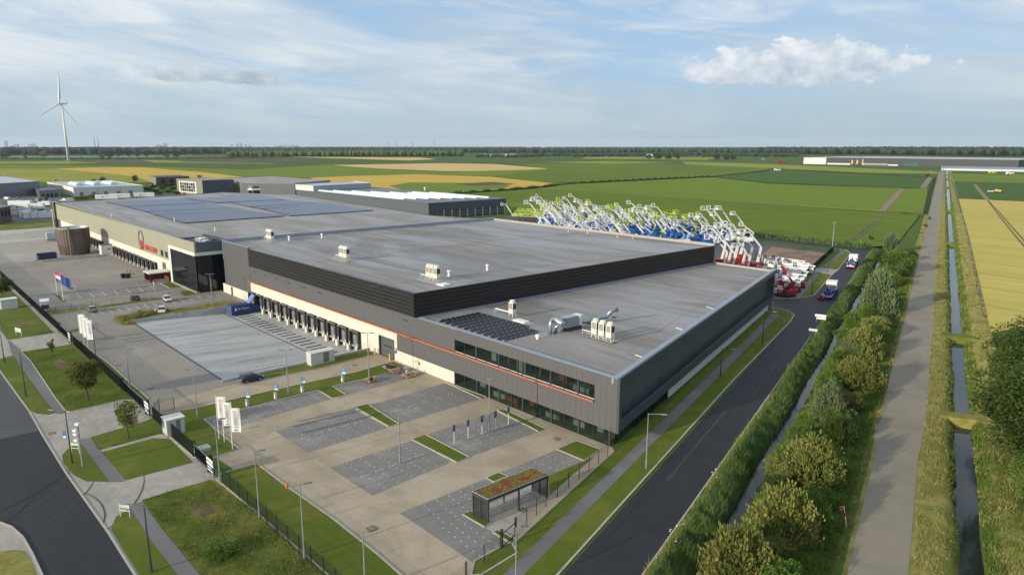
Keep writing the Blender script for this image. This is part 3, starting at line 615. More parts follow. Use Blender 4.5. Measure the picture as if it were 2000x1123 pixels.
for k in range(5): c_ = -25.9+k*1.05; s_ = 60+k*17; g = MB(); g.add([cs(c_, s_)+(.034,), cs(c_+.22, s_)+(.034,), cs(c_+.3, s_+30)+(.034,), cs(c_+.1, s_+30)+(.034,)], [(0, 1, 2, 3)]); struct(g, 'tyre_marks', TY1 if k % 2 else TY2)
g = MB(); g.add([cs(-26.9, 96)+(.036,), cs(-21, 92)+(.036,), cs(-21, 92.12)+(.036,), cs(-26.9, 96.12)+(.036,)], [(0, 1, 2, 3)]); g.add([cs(-23.9, -30)+(.0362,), cs(-23.84, -30)+(.0362,), cs(-23.84, 160)+(.0362,), cs(-23.9, 160)+(.0362,)], [(0, 1, 2, 3)]); struct(g, 'asphalt_seam', TY2)
def blotch(px, py, rx, ry, m, z, name='stain'):
    x, y = at(px, py); g = MB(); n = 30; ph = rt9.random()*6; q = [(x+rx*math.cos(t)*(1+.25*math.sin(3*t+ph)+.16*math.sin(7*t+ph)), y+ry*math.sin(t)*(1+.25*math.sin(2*t+ph)+.14*math.sin(9*t))) for t in [6.283*i/n for i in range(n)]]; g.sheet(q, z); struct(g, name, m)


# boom lift yard and gravel lot
px_poly('lift_yard_asphalt', [(940, 432), (1035, 416), (1300, 446), (1500, 474), (1620, 493), (1592, 522), (1540, 575), (1500, 620), (1350, 620), (1000, 520)], A_OLD, .02)
px_poly('gravel_lot', [(1507, 482), (1617, 495), (1590, 521), (1578, 536), (1480, 506)], mat('brown_gravel', (.26, .14, .085), .95, var=.3, scale=.3, col2=(.20, .15, .12), scale2=.08, stretch=(.4, 1.2, 1), rot=R(20), lo=.4, hi=.65), .03)
px_poly('yard_paving', [(-200, 395), (100, 380), (160, 395), (105, 431), (0, 437), (-200, 440)], mat_asphalt('far_yard_asphalt', (.10, .10, .10)), .04)
px_poly('yard_paving', [(300, 385), (345, 372), (460, 372), (420, 392), (330, 394)], A_OLD, .04)
# ================================================================== BUILDINGS
CLAD = mat('grey_steel_cladding', (.092, .093, .095), .5, .0, var=.04, scale=.5, rnd=.012, spec=.5)
CLAD_D = mat('dark_cladding_seam', (.06, .06, .062), .6)
BLACK = mat('black_profiled_steel', (.021, .020, .0195), .42, 0, var=.15, scale=.4, stretch=(.2, 1, 3), spec=.5)
CONCW = mat('cream_concrete_wall', (.60, .56, .47), .8, var=.06, scale=1.2, col2=(.50, .47, .40), scale2=.5, stretch=(2.5, 1, .35), lo=.5, hi=.75, rnd=.03)
RUST = mat('orange_ledge', (.42, .125, .05), .55, var=.15, scale=.6)
FRAME = mat('anthracite_frame', (.030, .040, .048), .45)
ROOF1 = mat_roof('hall_roof_bitumen', (.235, .222, .203), (.275, .272, .278), (.165, .148, .128), rot=0)
ROOF2 = mat_roof('neighbour_roof_bitumen', (.27, .245, .22), (.30, .28, .255), (.215, .195, .175), w=20)
FLASH = mat('roof_flashing', (.26, .30, .36), .5, .1, var=.12, scale=1.2)
FLASHL = mat('sunlit_parapet_beige', (.33, .315, .28), .6, var=.1, scale=.8)  # rear parapet: beige of the sun falling on it is put into the colour
GLASS = mat_glass('window_glass', (.012, .02, .02), .74)
GLASS_D = mat_glass('dark_window_glass', (.006, .010, .014), .12)
WHITE = mat('white_paint', (.72, .72, .70), .45, var=.05); WHITEC = mat('cream_metal', (.66, .63, .55), .5, var=.06, scale=2.)
INT_F = mat('office_floor', (.28, .27, .20), .6, col2=(.50, .48, .15), scale2=.35, lo=.55, hi=.6); INT_W = mat('office_wall', (.5, .5, .46), .8); INT_L = mat('office_partition', (.55, .60, .42), .8)
PFRAME = mat('pale_sill', (.40, .47, .47), .5)
hall = thing('distribution_hall', 'large grey and black warehouse with loading docks, an orange ledge and a wedge-shaped office end', 'warehouse', (-125, 69.65, 0))
Y0 = 69.65; XL, XB, XR, XC = -193.0, -175.4, -101.7, -55.0
BK = 162.4; XLb, XRb = -187.2, -98.5; DK = (-80.9, 162.0)
# --- cores: (built hollow where offices are)
m = MB()
m.box(-193, -175.4, 69.95, 75, .0, 5.6); m.prism([(-193, 69.95), (-101.85, 69.95), (-98.65, 162.2), (-187.2, 162.2)], 5.6, 13.85); m.prism([(-193, 75), (-101.85, 75), (-98.65, 162.2), (-187.2, 162.2)], 0, 5.6)
m.build('core_wall', CLAD_D, hall, world=True)
MB().prism([(-192.7, 69.75), (-101.95, 69.75), (-98.75, 162.3), (-186.9, 162.3)], 13.86, 14.0).build('upper_roof', ROOF1, hall, world=True)
wedge = [(-101.6, 69.75), (-55.3, 69.75), (-81.1, 161.9), (-98.4, 161.9)]
MB().prism(wedge, 9.3, 9.45).build('lower_roof', ROOF1, hall, world=True)
m = MB(); m.prism([(-101.6, 78), (-59.6, 78), (-83.0, 161.6), (-98.4, 161.6)], .0, 9.3); m.box(-101.6, -90.6, 69.95, 78, 0, 9.3); m.build('core_wall', CLAD_D, hall, world=True)
# office interior seen through the glass
m = MB(); poly_ = [(-90.6, 70.05), (-57.2, 70.05), (-59.6, 78), (-90.6, 78)]; m.prism(poly_, 5.55, 5.65); m.prism(poly_, -.02, .03); m.prism(poly_, 9.2, 9.3); m.prism(poly_, 2.25, 5.5); m.build('office_floor', INT_F, hall, world=True)
for i, (x, w, h, zz, mt) in enumerate([(-86.5, .15, 2.4, 5.65, INT_W), (-83.2, 1.2, 1.3, 5.65, WHITEC), (-79.9, .15, 3.2, 5.65, INT_W), (-76.4, 2.0, 2.4, 5.65, INT_L), (-72, .15, 3.0, 5.65, INT_W), (-68.6, 1.6, 1.0, 5.65, RUST), (-64.5, 3, .8, 5.65, INT_W), (-61, .2, 3.2, 5.65, INT_W), (-87, 1.4, .8, .03, WHITEC), (-82, 3.2, .75, .03, INT_L), (-76.5, .15, 2.2, .03, INT_W), (-74.9, 1.1, 2.1, .03, RUST), (-70, 2.8, .75, .03, INT_W), (-65, 2.2, .8, .03, WHITEC), (-61, 1.2, 1.2, .03, INT_L), (-78.9, 2.6, .8, .03, RUST)]):
    MB().box(x, x+w, 71.0+(i % 3)*.7, 72.4+(i % 3)*1.2, zz, zz+h).build('furniture', mt, hall, world=True)
# --- front cladding, one sheet after another
def panels(x0, x1, z0, z1, step, y=Y0, name='cladding_panel', mt=CLAD, parent=hall, gap=.02, th=.12):
    n = max(1, round((x1-x0)/step)); w = (x1-x0)/n
    me = MB().box(0, w-gap, 0, th, 0, z1-z0).mesh(name, mt)
    for k in range(n): link(name, me, parent, (x0+k*w-parent.location.x, y-parent.location.y, z0-parent.location.z))
panels(-193, -175.5, 5.55 if False else 2.5, 14.45, 1.1, th=.25)
panels(-175.4, -90.3, 5.80, 9.72, 1.1, th=.25); panels(-90.3, -59.3, 8.0, 9.78, 1.1, th=.25); panels(-59.3, -55.0, 5.8, 9.78, 1.07, th=.25)
panels(-108.0, -55.0, 2.2, 5.55, 1.1, th=.25)
panels(-59.3, -55.0, 5.56, 5.80, 1.07, th=.25)
panels(-195.0, -176.3, 0, 2.48, 6.2, name='concrete_panel', mt=CONCW, th=.3); panels(-176.2, -114.4, ZP, 5.52, 4.75, name='concrete_panel', mt=CONCW, th=.3)
panels(-114.4, -109.0, 3.95, 5.52, 5.4, name='concrete_panel', mt=CONCW, th=.3); panels(-108.95, -108.02, 0, 5.52, .93, name='concrete_panel', mt=CONCW, th=.3)
panels(-108.0, -90.6, 0, 2.18, 5.8, name='concrete_panel', mt=CONCW, th=.3)
MB().box(-189.3, -188.2, Y0-.06, Y0+.1, .0, 2.3).build('door', FRAME, hall, world=True)
MB().prism([(-176.3, Y0-.34), (-59.3, Y0-.34), (-59.3, Y0+.05), (-176.3, Y0+.05)], 5.56, 5.76).build('ledge', RUST, hall, world=True)
# black ribbed band: each rib a folded steel run
def rib(a, b, z0, h, out, parent):
    a = Vector(a); b = Vector(b); d = (b-a).normalized(); n_ = Vector((d.y, -d.x)); p = lambda q, o, z: (q.x+n_.x*o, q.y+n_.y*o, z)
    m = MB(); prf = [(out*.15, z0), (out, z0+h*.10), (out, z0+h*.48), (out*.35, z0+h*.62), (out*.35, z0+h*.90), (out*.15, z0+h)]
    v = [p(q, o, z) for q in (a, b) for o, z in prf]; n = len(prf)
    m.add(v, [(i, n+i, n+i+1, i+1) for i in range(n-1)]); m.add([p(a, out*.15, z0), p(a, 0-.2, z0), p(a, -.2, z0+h), p(a, out*.15, z0+h)], [(0, 1, 2, 3)])
    return m.build('profiled_rib', BLACK, parent, world=True)
for k in range(6):
    z = 9.72+k*.72; rib((XB, Y0), (XR, Y0), z, .72, .34, hall); rib((XR, Y0), (XRb, BK), z, .72, .34, hall)
m = MB(); m.prism([(XB, Y0-.28), (XR+.28, Y0-.28), (XRb+.28, BK+.2), (XRb-.15, BK+.2), (XR-.15, Y0+.15), (XB, Y0+.15)], 14.04, 14.16); m.box(XB, XR+.1, Y0+.03, Y0+.25, 9.72, 14.04)
m.prism([(XR-.12, Y0+.1), (XR+.03, Y0+.1), (XRb+.03, BK), (XRb-.12, BK)], 9.45, 14.04); m.build('parapet_cap', BLACK, hall, world=True)
MB().prism([(XR+.03, Y0+.3), (XR+.75, Y0+.3), (XRb+.75, BK-.3), (XRb+.03, BK-.3)], 9.45, 9.72).build('base_flashing', FLASH, hall, world=True)
MB().box(-193.2, -175.45, Y0-.03, Y0+.5, 14.46, 14.55).build('parapet_cap', FLASH, hall, world=True)
# upstand to the neighbour and along the back
MB().prism([(-193.25, Y0), (-192.6, Y0), (-186.7, BK), (-187.4, BK)], 9.4, 14.9).build('left_parapet', FLASH, hall, world=True)
MB().prism([(-187.3, BK-.1), (-98.4, BK-.1), (-98.4, BK+.3), (-187.3, BK+.3)], 0, 14.65).build('rear_wall', FLASHL, hall, world=True)
MB().prism([(-98.45, 161.65), (-80.9, 161.65), (-80.9, 162.05), (-98.45, 162.05)], 0, 9.95).build('rear_wall', FLASHL, hall, world=True)
MB().prism([(XR+.9, Y0+.02), (XC, Y0+.02), (XC-.28, Y0+.85), (XR+.9, Y0+.85)], 9.45, 9.82).build('parapet_cap', FLASH, hall, world=True)
# red and grey safety lines on the roofs
m = MB(); REDL = mat('red_roof_line', (.36, .09, .08), .7)
q1 = [at(1010, 652, 9.46), at(1187, 717, 9.46), at(1330, 617, 9.46), at(1500, 531, 9.46)]; m.strip(q1, .10, 9.452, 9.458); m.build('roof_line', REDL, hall, world=True)
for x0, y0, x1, y1 in ((1241, 693, 1267, 702), (1320, 640, 1343, 647), (1380, 599, 1401, 606)):
    a, b = at(x0, y0, 9.5), at(x1, y1, 9.5); MB().beam((a[0], a[1], 9.52), (b[0], b[1], 9.52), .14, .10).build('roof_cable_duct', WHITEC, hall, world=True)
m = MB(); SEAM = mat('weathered_roof_seam', (.12, .108, .095), .8, var=.3, scale=.8)
for pts in ([(618, 512), (700, 501), (960, 470), (1140, 455)], [(720, 560), (900, 539), (1000, 526), (1200, 503), (1270, 495)]): m.strip([at(*p, 14.0) for p in pts], .30, 14.002, 14.006)
for (ax_, ay_), L_ in (((617, 479), 20), ((745, 462), 42), ((705, 505), 34), ((660, 490), 30), ((560, 474), 24)):
    q = at(ax_, ay_, 14.0); m.strip([q, (q[0]+L_, q[1])], .35, 14.002, 14.005)
m.build('roof_seam', SEAM, hall, world=True)
# scuppers
for x in (-172.4, -166.5, -160, -153.2, -145.8, -137.8, -104.9): MB().box(x-.9, x+.9, Y0-.16, Y0, 8.55, 8.65).build('overflow_spout', FRAME, hall, world=True)
for y, in ((76,), (91,), (112,), (138,)):
    x = XR+(y-Y0)/(BK-Y0)*(XRb-XR); MB().box(x+.26, x+.42, y-.4, y+.4, 12.2, 12.35).build('overflow_spout', FRAME, hall, world=True)
# window strip + ground floor glazing
upm = [-90.3, -87.7, -84.6, -82.1, -79.1, -76.4, -74.7, -73.7, -70.7, -67.7, -65.0, -62.3, -59.3]
thick = {-84.6, -79.1, -73.7, -67.7, -62.3}
m = MB(); m.box(-90.4, -59.25, Y0+.0, Y0+.12, 7.92, 8.0); m.box(-90.4, -59.25, Y0, Y0+.2, 5.78, 5.88); m.build('window_frame', FRAME, hall, world=True)
for i, x in enumerate(upm): w = .28 if x in thick else .07; MB().box(x-w/2, x+w/2, Y0-.02, Y0+.15, 5.8, 7.97).build('mullion', FRAME, hall, world=True)
for a, b in zip(upm[:-1], upm[1:]):
    p = MB().box(a+.05, b-.05, Y0+.06, Y0+.09, 5.88, 7.93).build('window_pane', GLASS, hall, world=True); MB().box(a+.1, b-.1, Y0+.02, Y0+.055, 5.88, 6.0).build('sill', PFRAME, p, world=True)
lom = [-90.5, -87.9, -84.7, -82.2, -79.2, -76.2, -74.7, -73.7, -70.7, -67.6, -65.0, -62.2, -59.4, -56.6]
for i, x in enumerate(lom): w = .3 if i in (2, 4, 7, 9, 11, 13) else .08; MB().box(x-w/2, x+w/2, Y0+.1, Y0+.3, 0, 2.18).build('mullion', FRAME, hall, world=True)
for a, b in zip(lom[:-1], lom[1:]): MB().box(a+.05, b-.05, Y0+.18, Y0+.21, 0.05, 2.16).build('window_pane', GLASS, hall, world=True)
# right-hand side along the road: deep frame, recessed sheet wall, plinth and glazing beneath
d = (Vector(DK)-Vector((XC, Y0))).normalized(); nn = Vector((d.y, -d.x)); Ls = (Vector(DK)-Vector((XC, Y0))).length
def side(t, o, z): p = Vector((XC, Y0))+d*t+nn*o; return (p.x, p.y, z)
def sbox(t0, t1, o0, o1, z0, z1, mt, name, parent=hall):
    m = MB(); v = [side(t, o, z) for z in (z0, z1) for t, o in ((t0, o0), (t0, o1), (t1, o1), (t1, o0))]
    m.add(v, [(0, 1, 2, 3)[::-1], (4, 5, 6, 7), (0, 1, 5, 4), (1, 2, 6, 5), (2, 3, 7, 6), (3, 0, 4, 7)][:]); 
    return m.build(name, mt, parent, world=True)
FRD = mat('dark_blue_fascia', (.050, .062, .075), .5, .1, var=.06); RECESS = mat('recessed_metal_wall', (.10, .125, .135), .28, .35, var=.1, scale=.15, stretch=(1, 1, .3), rnd=.03)
sbox(.02, Ls, -.35, 0, 8.95, 9.88, FRD, 'side_fascia'); sbox(.02, Ls, -.35, 0, 2.35, 3.7, FRD, 'side_fascia'); sbox(.02, 1.0, -.35, 0, 3.7, 8.95, FRD, 'side_fascia'); sbox(Ls-1.2, Ls, -.35, 0, 3.7, 8.95, FRD, 'side_fascia')
sbox(.3, Ls, -1.3, -.35, 8.95, 9.8, FLASH, 'parapet_cap'); sbox(.3, Ls, -1.4, -.35, 2.35, 2.75, FRD, 'soffit')
n = 32; w = (Ls-2.2)/n
for k in range(n): sbox(1.0+k*w, 1.0+(k+1)*w-.03, -1.35, -1.2, 2.75, 8.95, RECESS, 'recess_panel')
for k in range(13): t0 = 22.5+k*5.6; sbox(t0, min(t0+5.57, Ls-.6), -1.15, -.95, 0, 2.35, mat('shaded_plinth_concrete', (.50, .52, .50), .8, var=.07, scale=.6) if 'shaded_plinth_concrete' not in MATS else MATS['shaded_plinth_concrete'], 'concrete_panel')
for k in range(7): sbox(1.4+k*3.0, 1.4+k*3.0+2.85, -1.1, -1.06, .05, 2.33, GLASS, 'window_pane'); sbox(1.4+k*3.0+2.85, 1.4+(k+1)*3.0, -1.15, -1.0, 0, 2.35, FRAME, 'mullion')
sbox(6, 6.7, -2.2, -2.0, 0.3, 2.2, mat_emit('glow_panel', (.85, .85, .5), .35), 'glow_panel')  # panel inside the glazing glows by emission, without a lamp
# overhead door
m = MB(); m.box(-114.45, -114.2, Y0-.05, Y0+.5, 0, 3.95); m.box(-109.2, -108.97, Y0-.05, Y0+.5, 0, 3.95); m.box(-114.2, -109.2, Y0-.05, Y0+.5, 3.8, 3.97); m.build('door_frame', CLAD_D, hall, world=True)
DOORG = mat('grey_sectional_door', (.075, .082, .09), .5, var=.05)
dr = MB().box(-114.2, -109.2, Y0+.35, Y0+.45, 0, 3.8).build('overhead_door', DOORG, hall, world=True)
for k in range(4): MB().box(-114.15, -109.25, Y0+.31, Y0+.35, .05+k*.95, .05+k*.95+.90).build('door_section', DOORG, dr, world=True)
for x in (-112.9, -111.9, -110.9): MB().box(x, x+.5, Y0+.28, Y0+.31, 2.0, 2.25).build('door_window', GLASS_D, dr, world=True)
YEL = mat('yellow_paint', (.70, .40, .04), .5)
for x, lab in ((-114.9, 'yellow bollard at the left side of the grey overhead door'), (-109.6, 'yellow bollard at the right side of the grey overhead door')):
    tag(MB().tube([(0, 0, 0), (0, 0, 1.3)], .16, 10).build('bollard', YEL, None), lab, 'bollard', 'yellow bollards by the overhead door').location = (x, Y0-.7, 0)
NAVY = mat('navy_sign', (.02, .035, .10), .4)
MB().box(-108.75, -108.2, Y0-.08, Y0, 1.5, 2.5).build('sign', NAVY, hall, world=True); MB().box(-108.65, -108.3, Y0-.1, Y0-.08, 2.1, 2.35).build('sign_print', WHITE, hall, world=True)
MB().box(-101.1, -100.7, Y0-.1, Y0, 1.0, 1.5).build('meter_box', CLAD_D, hall, world=True)
# --- dock shelters
DOCKB = mat('black_dock_fabric', (.020, .020, .021), .8, var=.2); DOCKG = mat('dock_door_grey', (.17, .185, .20), .5, var=.08); BLKR = mat('rubber', (.015, .015, .015), .9)
DOCKC = mat('grey_dock_cheek', (.20, .20, .20), .7)
def dock_shelter():
    r = thing('dock_shelter', 'x', 'dock shelter')
    MB().box(-1.75, 1.75, -.75, .0, 2.85, 3.1).build('head_curtain', DOCKB, r)
    for s in (-1, 1):
        MB().box(min(s*1.75, s*1.25), max(s*1.75, s*1.25), -.72, 0, -1.0, 2.85).build('side_curtain', DOCKB, r); MB().box(s*1.78-.03, s*1.78+.03, -.78, -.7, -1.0, 3.1).build('edge_trim', DOCKC, r)
        MB().box(s*1.5-.1, s*1.5+.1, -.83, -.76, -.1, .7).build('guide_plate', WHITE, r); MB().box(s*.95-.14, s*.95+.14, -.5, -.15, -.35, .1).build('rubber_bumper', BLKR, r)
    MB().box(-1.75, 1.75, -.78, -.7, 3.05, 3.14).build('edge_trim', DOCKC, r)
    MB().box(-1.25, 1.25, -.25, -.05, .1, 2.85).build('inner_curtain', DOCKB, r)
    dd = MB().box(-.62, .75, -.32, -.25, .1, 2.2).build('dock_door', DOCKG, r); MB().box(-.62, .75, -.34, -.32, 1.05, 1.1).build('door_seam', DOCKB, dd)
    MB().box(-1.2, 1.2, -.55, -.05, -.25, .08).build('leveller', GALV, r)
    b = MB(); b.box(-1.95, -1.15, -1.25, -.8, -1.15, .05); b.box(-2.1, -1.95, -1.2, -.85, -.9, .25); b.build('concrete_bumper_block', CONCW, r)
    return r
ds = dock_shelter(); g_ = 'dock shelters along the loading ramp of the grey hall'
xs = [-176.1+1.9+k*(51.2/11) for k in range(12)]
lab = ['dock shelter behind the blue waste container, leftmost on the grey hall', 'second dock shelter from the left, just right of the blue waste container', 'third dock shelter from the left on the grey hall', 'fourth dock shelter from the left on the grey hall', 'fifth dock shelter from the left on the grey hall', 'sixth dock shelter from the left on the grey hall', 'sixth dock shelter from the right on the grey hall', 'fifth dock shelter from the right on the grey hall', 'fourth dock shelter from the right on the grey hall', 'third dock shelter from the right on the grey hall', 'last dock shelter but one before the steel railing', 'rightmost dock shelter of the grey hall, beside the railing end']
for k, x in enumerate(xs):
    o = ds if k == 0 else dup(ds, (0, 0, 0)); o.location = (x, Y0-.02, 0); tag(o, 'black '+lab[k].replace(' of the grey hall','').replace(' on the grey hall',' of the grey hall'), 'dock shelter', g_)
GR = mat('black_guide_rail', (.035, .035, .037), .6); me = MB().box(-.13, .13, -1.75, 1.75, 0, .12).mesh('wheel_guide', GR)
i = 0
for k, x in enumerate(xs[1:]):
    for s in (-1.25, 1.25):
        o = link('wheel_guide', me, None, (x+s-.6, 64.4, ZP)); i += 1
        tag(o, ('left' if s < 0 else 'right')+' dark wheel guide before the '+['second', 'third', 'fourth', 'fifth', 'sixth', 'seventh', 'eighth', 'ninth', 'tenth', 'eleventh', 'twelfth'][k]+' dock from the left', 'wheel guide', 'wheel guides in front of the docks')
# ================================================================== NEIGHBOUR with the glass office
SAGE = mat('sage_green_cladding', (.285, .29, .215), .55, var=.04, scale=.6, rnd=.02); SAGE_D = mat('slate_cladding', (.085, .105, .125), .5, var=.05, rnd=.03)
nb = thing('neighbour_warehouse', 'long sage green warehouse with solar roof, red lettering and a black glass office corner', 'warehouse', (-300, 65, 0))
YN = 65.0
roofp = [(-397, 65.6), (-197.9, 65.6), (-197.9, 71.0), (-187.6, 167), (-189, 184), (-233, 181), (-363, 171), (-400, 170), (-436, 118)]
roofp = [(-397.5, 65.2), (-216.0, 65.2), (-216, 72.5), (-197.9, 72.5), (-193.4, 72.6)]+[at(x_, y_, 13.35) for x_, y_ in ((961, 430), (838, 421.5), (700, 399.5), (575, 381), (430, 376.5), (350, 382), (205, 390.5), (103, 396.5))]
MB().prism(roofp, 0, 13.35, 0, 1).build('wall', [SAGE_D, ROOF2], nb, world=True)
MB().prism([(-216, 65.2), (-198.2, 65.2), (-198.2, 72.4), (-216, 72.4)], 0, 12.9, 0, 1).build('office_core', [SAGE_D, FRD], nb, world=True)
panels(-398, -216.1, 5.7, 13.55, 5.2, y=YN-.05, mt=SAGE, parent=nb, gap=.03); panels(-383.5, -219.5, -.6, 5.65, 6.1, y=YN-.05, name='concrete_panel', mt=CONCW, parent=nb)
MB().box(-398, -216, YN-.1, YN+.35, 13.55, 13.62).build('roof_edge', SAGE, nb, world=True)
m = MB()
m.strip(roofp[5:], .3, 13.3, 13.55); m.build('roof_edge', FRD, nb, world=True)
# end portal on the far left
m = MB(); m.box(-399.2, -398.2, YN-.6, YN+.1, 8.6, 9.6); m.box(-399.0, -398.3, YN-.6, YN, 0, 9.0); m.build('white_portal_frame', WHITEC, nb, world=True)
# docks of the neighbour
dg = 'dock shelters of the sage green warehouse'
words = ['first', 'second', 'third', 'fourth', 'fifth', 'sixth', 'seventh', 'eighth', 'ninth', 'tenth', 'eleventh']
for k in range(11):
    o = dup(ds, (-287+k*4.75, YN-.08, .35), None, 'black dock shelter, '+words[k]+' from the tank along the sage green warehouse', dg)
for k in range(5): o = dup(ds, (-326+k*4.75, YN-.08, .35), None, 'black dock shelter, '+words[k]+' in the short row behind the rusty tank', dg)
for x in (-231.5, -227.2, -223.0): MB().box(x-1.1, x+1.1, YN-.16, YN-.05, 6.4, 8.2).build('window', GLASS_D, nb, world=True)
MB().box(-232.0, -229.0, YN-.2, YN-.05, -.4, 4.4).build('overhead_door', DOORG, nb, world=True); MB().box(-225.6, -224.8, YN-.2, YN-.05, 0, 2.4).build('door', FRAME, nb, world=True); MB().box(-222.0, -221.2, YN-.2, YN-.05, 0, 2.4).build('door', FRAME, nb, world=True)
# sign: red lettering with a tall N and a grey oval arc
REDS = mat('red_lettering', (.62, .035, .03), .5); ARC = mat('grey_blue_arc', (.16, .21, .24), .5)
sg = thing('wall_sign', 'red lettering with a tall N under a grey oval arc on the sage wall', 'sign', (-250, YN-.2, 7))
m = MB(); pts = [(-252.6+2.6*math.cos(t), YN-.25, 9.2+3.2*math.sin(t)) for t in [R(10+i*12) for i in range(20)]]; m.tube(pts, .16, 6); m.build('oval_arc', ARC, sg, world=True)
m = MB()
for a, b, w in (((-253.6, 6.2), (-252.6, 9.1), .55), ((-252.8, 8.9), (-251.0, 6.4), .75), ((-251.3, 6.3), (-250.0, 10.6), .5), ((-254.1, 6.1), (-253.4, 6.4), .3)):
    m.beam((a[0], YN-.3, a[1]), (b[0], YN-.3, b[1]), .1, w)
m.build('letter_n', REDS, sg, world=True)
me = text_mesh('EWCORP', 2.55, REDS, .06, 'LEFT'); o = link('lettering', me, sg, (.9, -.05, .25)); o.rotation_euler = (math.pi/2, 0, 0); o.scale = (1.22, .95, 1)
# glass office corner
of = nb
OX0, OX1, OY0, OY1 = -221.6, -197.6, 63.7, 71.2
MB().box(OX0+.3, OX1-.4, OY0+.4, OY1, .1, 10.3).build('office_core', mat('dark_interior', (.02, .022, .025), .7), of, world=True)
m = MB(); m.box(-218.4, OX1+.0, OY0-.05, OY0+.4, 11.2, 14.0); m.build('office_fascia', SAGE, of, world=True)
m = MB(); m.box(OX1-.25, OX1+.05, OY0+.4, OY1+.3, 11.2, 14.0); m.build('office_fascia', SAGE_D, of, world=True)
MB().box(-218.4, OX1+.12, OY0-.2, OY0+.3, 10.3, 11.2).build('white_band', WHITEC, of, world=True); MB().box(OX1-.2, OX1+.14, OY0+.3, OY1+.2, 10.3, 11.2).build('white_band', WHITEC, of, world=True)
MB().box(-220.0, -218.4, OY0-.2, OY0+.35, 0, 11.2).build('white_pier', WHITEC, of, world=True)
FINM = mat('light_blind', (.22, .24, .26), .5)
n = 16; w = (OX1-.3+218.4)/n
for k in range(n):
    x = -218.4+k*w; MB().box(x+.05, x+w-.05, OY0+.05, OY0+.10, .3, 10.3).build('window_pane', GLASS_D, of, world=True)
    MB().box(x-.05, x+.05, OY0-.02, OY0+.15, .3, 10.3).build('mullion', FRAME, of, world=True)
    MB().box(x+.3, x+.55, OY0+.2, OY0+.3, 4.8+random.random(), 10.2).build('blind', FINM, of, world=True)
for k in range(6): MB().box(OX1-.06, OX1-.01, OY0+.35+k*1.2, OY0+.35+k*1.2+1.12, .3, 10.3).build('window_pane', GLASS_D, of, world=True)
MB().box(-218.6, OX1+.3, OY0-.5, OY0+.35, 0, .28).build('plinth', KERB, of, world=True)
# roof well with plant
m = MB(); m.box(-216, -198.0, 72.3, 72.6, 12.9, 14.2); m.build('screen_wall', FRD, of, world=True)
for x, y, dx, dy, dz in ((-206.0, 68.6, 4.6, 2.2, 1.0), (-201.6, 68.2, 2.6, 1.6, .8)):
    t = thing('air_handler', ('larger' if dx > 3 else 'smaller')+' silver ventilation unit in the roof well of the glass office', 'ventilation unit', (x, y, 12.9)); MB().cbox((0, 0, dz/2+.2), (dx, dy, dz)).build('casing', GALV, t); MB().cbox((0, 0, .1), (dx*.9, dy*.8, .2)).build('base_frame', FRAME, t); MB().cbox((dx*.2, 0, dz+.3), (dx*.4, dy*.7, .2)).build('hood', WHITE, t)
# ---- solar arrays of the neighbour: rows of small modules
SOL = mat('solar_glass_blue', (.050, .070, .115), .22, .0, var=.1, spec=.9); SOLF = mat('solar_row_frame', (.05, .05, .055), .5)
SOLL = mat('solar_aluminium', (.35, .37, .40), .5, .3)
def solar_field(q, z, n_rows, n_cols, label, gap=.36):
    a, b, c, d = [Vector(at(p[0], p[1], z)) for p in q]; m = MB()
    for i in range(n_rows):
        for j in range(n_cols):
            u0, u1 = (j+.02)/n_cols, (j+.97)/n_cols; v0, v1 = (i+.05)/n_rows, (i+1-gap)/n_rows
            f = lambda u, v: a.lerp(b, u).lerp(d.lerp(c, u), v)
            p = [f(u0, v0), f(u1, v0), f(u1, v1), f(u0, v1)]
            m.add([(p[0].x, p[0].y, z+.08), (p[1].x, p[1].y, z+.08), (p[2].x, p[2].y, z+.30), (p[3].x, p[3].y, z+.30)], [(0, 1, 2, 3)])
    t = thing('solar_array', label, 'solar panels', (a.x, a.y, 13.35), group='blue solar fields on the sage green warehouse'); o = m.build('solar_modules', SOL, t, world=True); tag(o, kind='stuff')
    k = MB(); k.strip([p for p in (a, b, c, d)], .35, z-.4, z+.1, closed=True); k.build('ballast_edge', SOLF, t, world=True)
for q, nr, nc, lb in (([(362, 435.5), (555, 422), (482, 412), (307, 421)], 14, 34, 'blue solar field nearest the red lettering, front row left of the gap'), ([(304, 420), (478, 411.5), (462, 407), (290, 415)], 5, 34, 'narrow blue solar strip behind the front left field'),
                      ([(286, 414), (455, 406.5), (405, 398), (252, 405)], 10, 34, 'middle blue solar field on the left of the gap'), ([(248, 404), (400, 397), (358, 389), (208, 395)], 11, 30, 'rear left blue solar field at the far roof edge'),
                      ([(568, 421.5), (728, 411), (640, 401), (516, 409)], 12, 30, 'front blue solar field right of the gap'), ([(512, 408), (646, 400.5), (622, 397.5), (494, 405)], 4, 30, 'narrow blue solar strip right of the gap'),
                      ([(489, 404), (618, 397), (560, 391), (452, 396)], 9, 28, 'middle blue solar field right of the gap'), ([(425, 396), (557, 390), (510, 382), (362, 388)], 9, 28, 'rear blue solar field right of the gap')):
    solar_field(q, 13.6, nr, nc, lb)
for px, py in ((218, 424), (420, 452), (341, 432)):
    x, y = at(px, py, 13.4); t = thing('roof_vent', {218: 'small white roof vent near the left end of the sage green warehouse', 420: 'white roof mast behind the glass office', 341: 'small white roof vent beside the front left solar field'}[px], 'roof vent', (x, y, 13.35), group='small roof vents of the neighbour'); MB().tube([(0, 0, 0), (0, 0, 1.0)], .15, 8).build('pipe', WHITE, t); MB().lathe([(.3, .9), (.35, 1.0), (.1, 1.2)], 10).build('cap', WHITE, t)
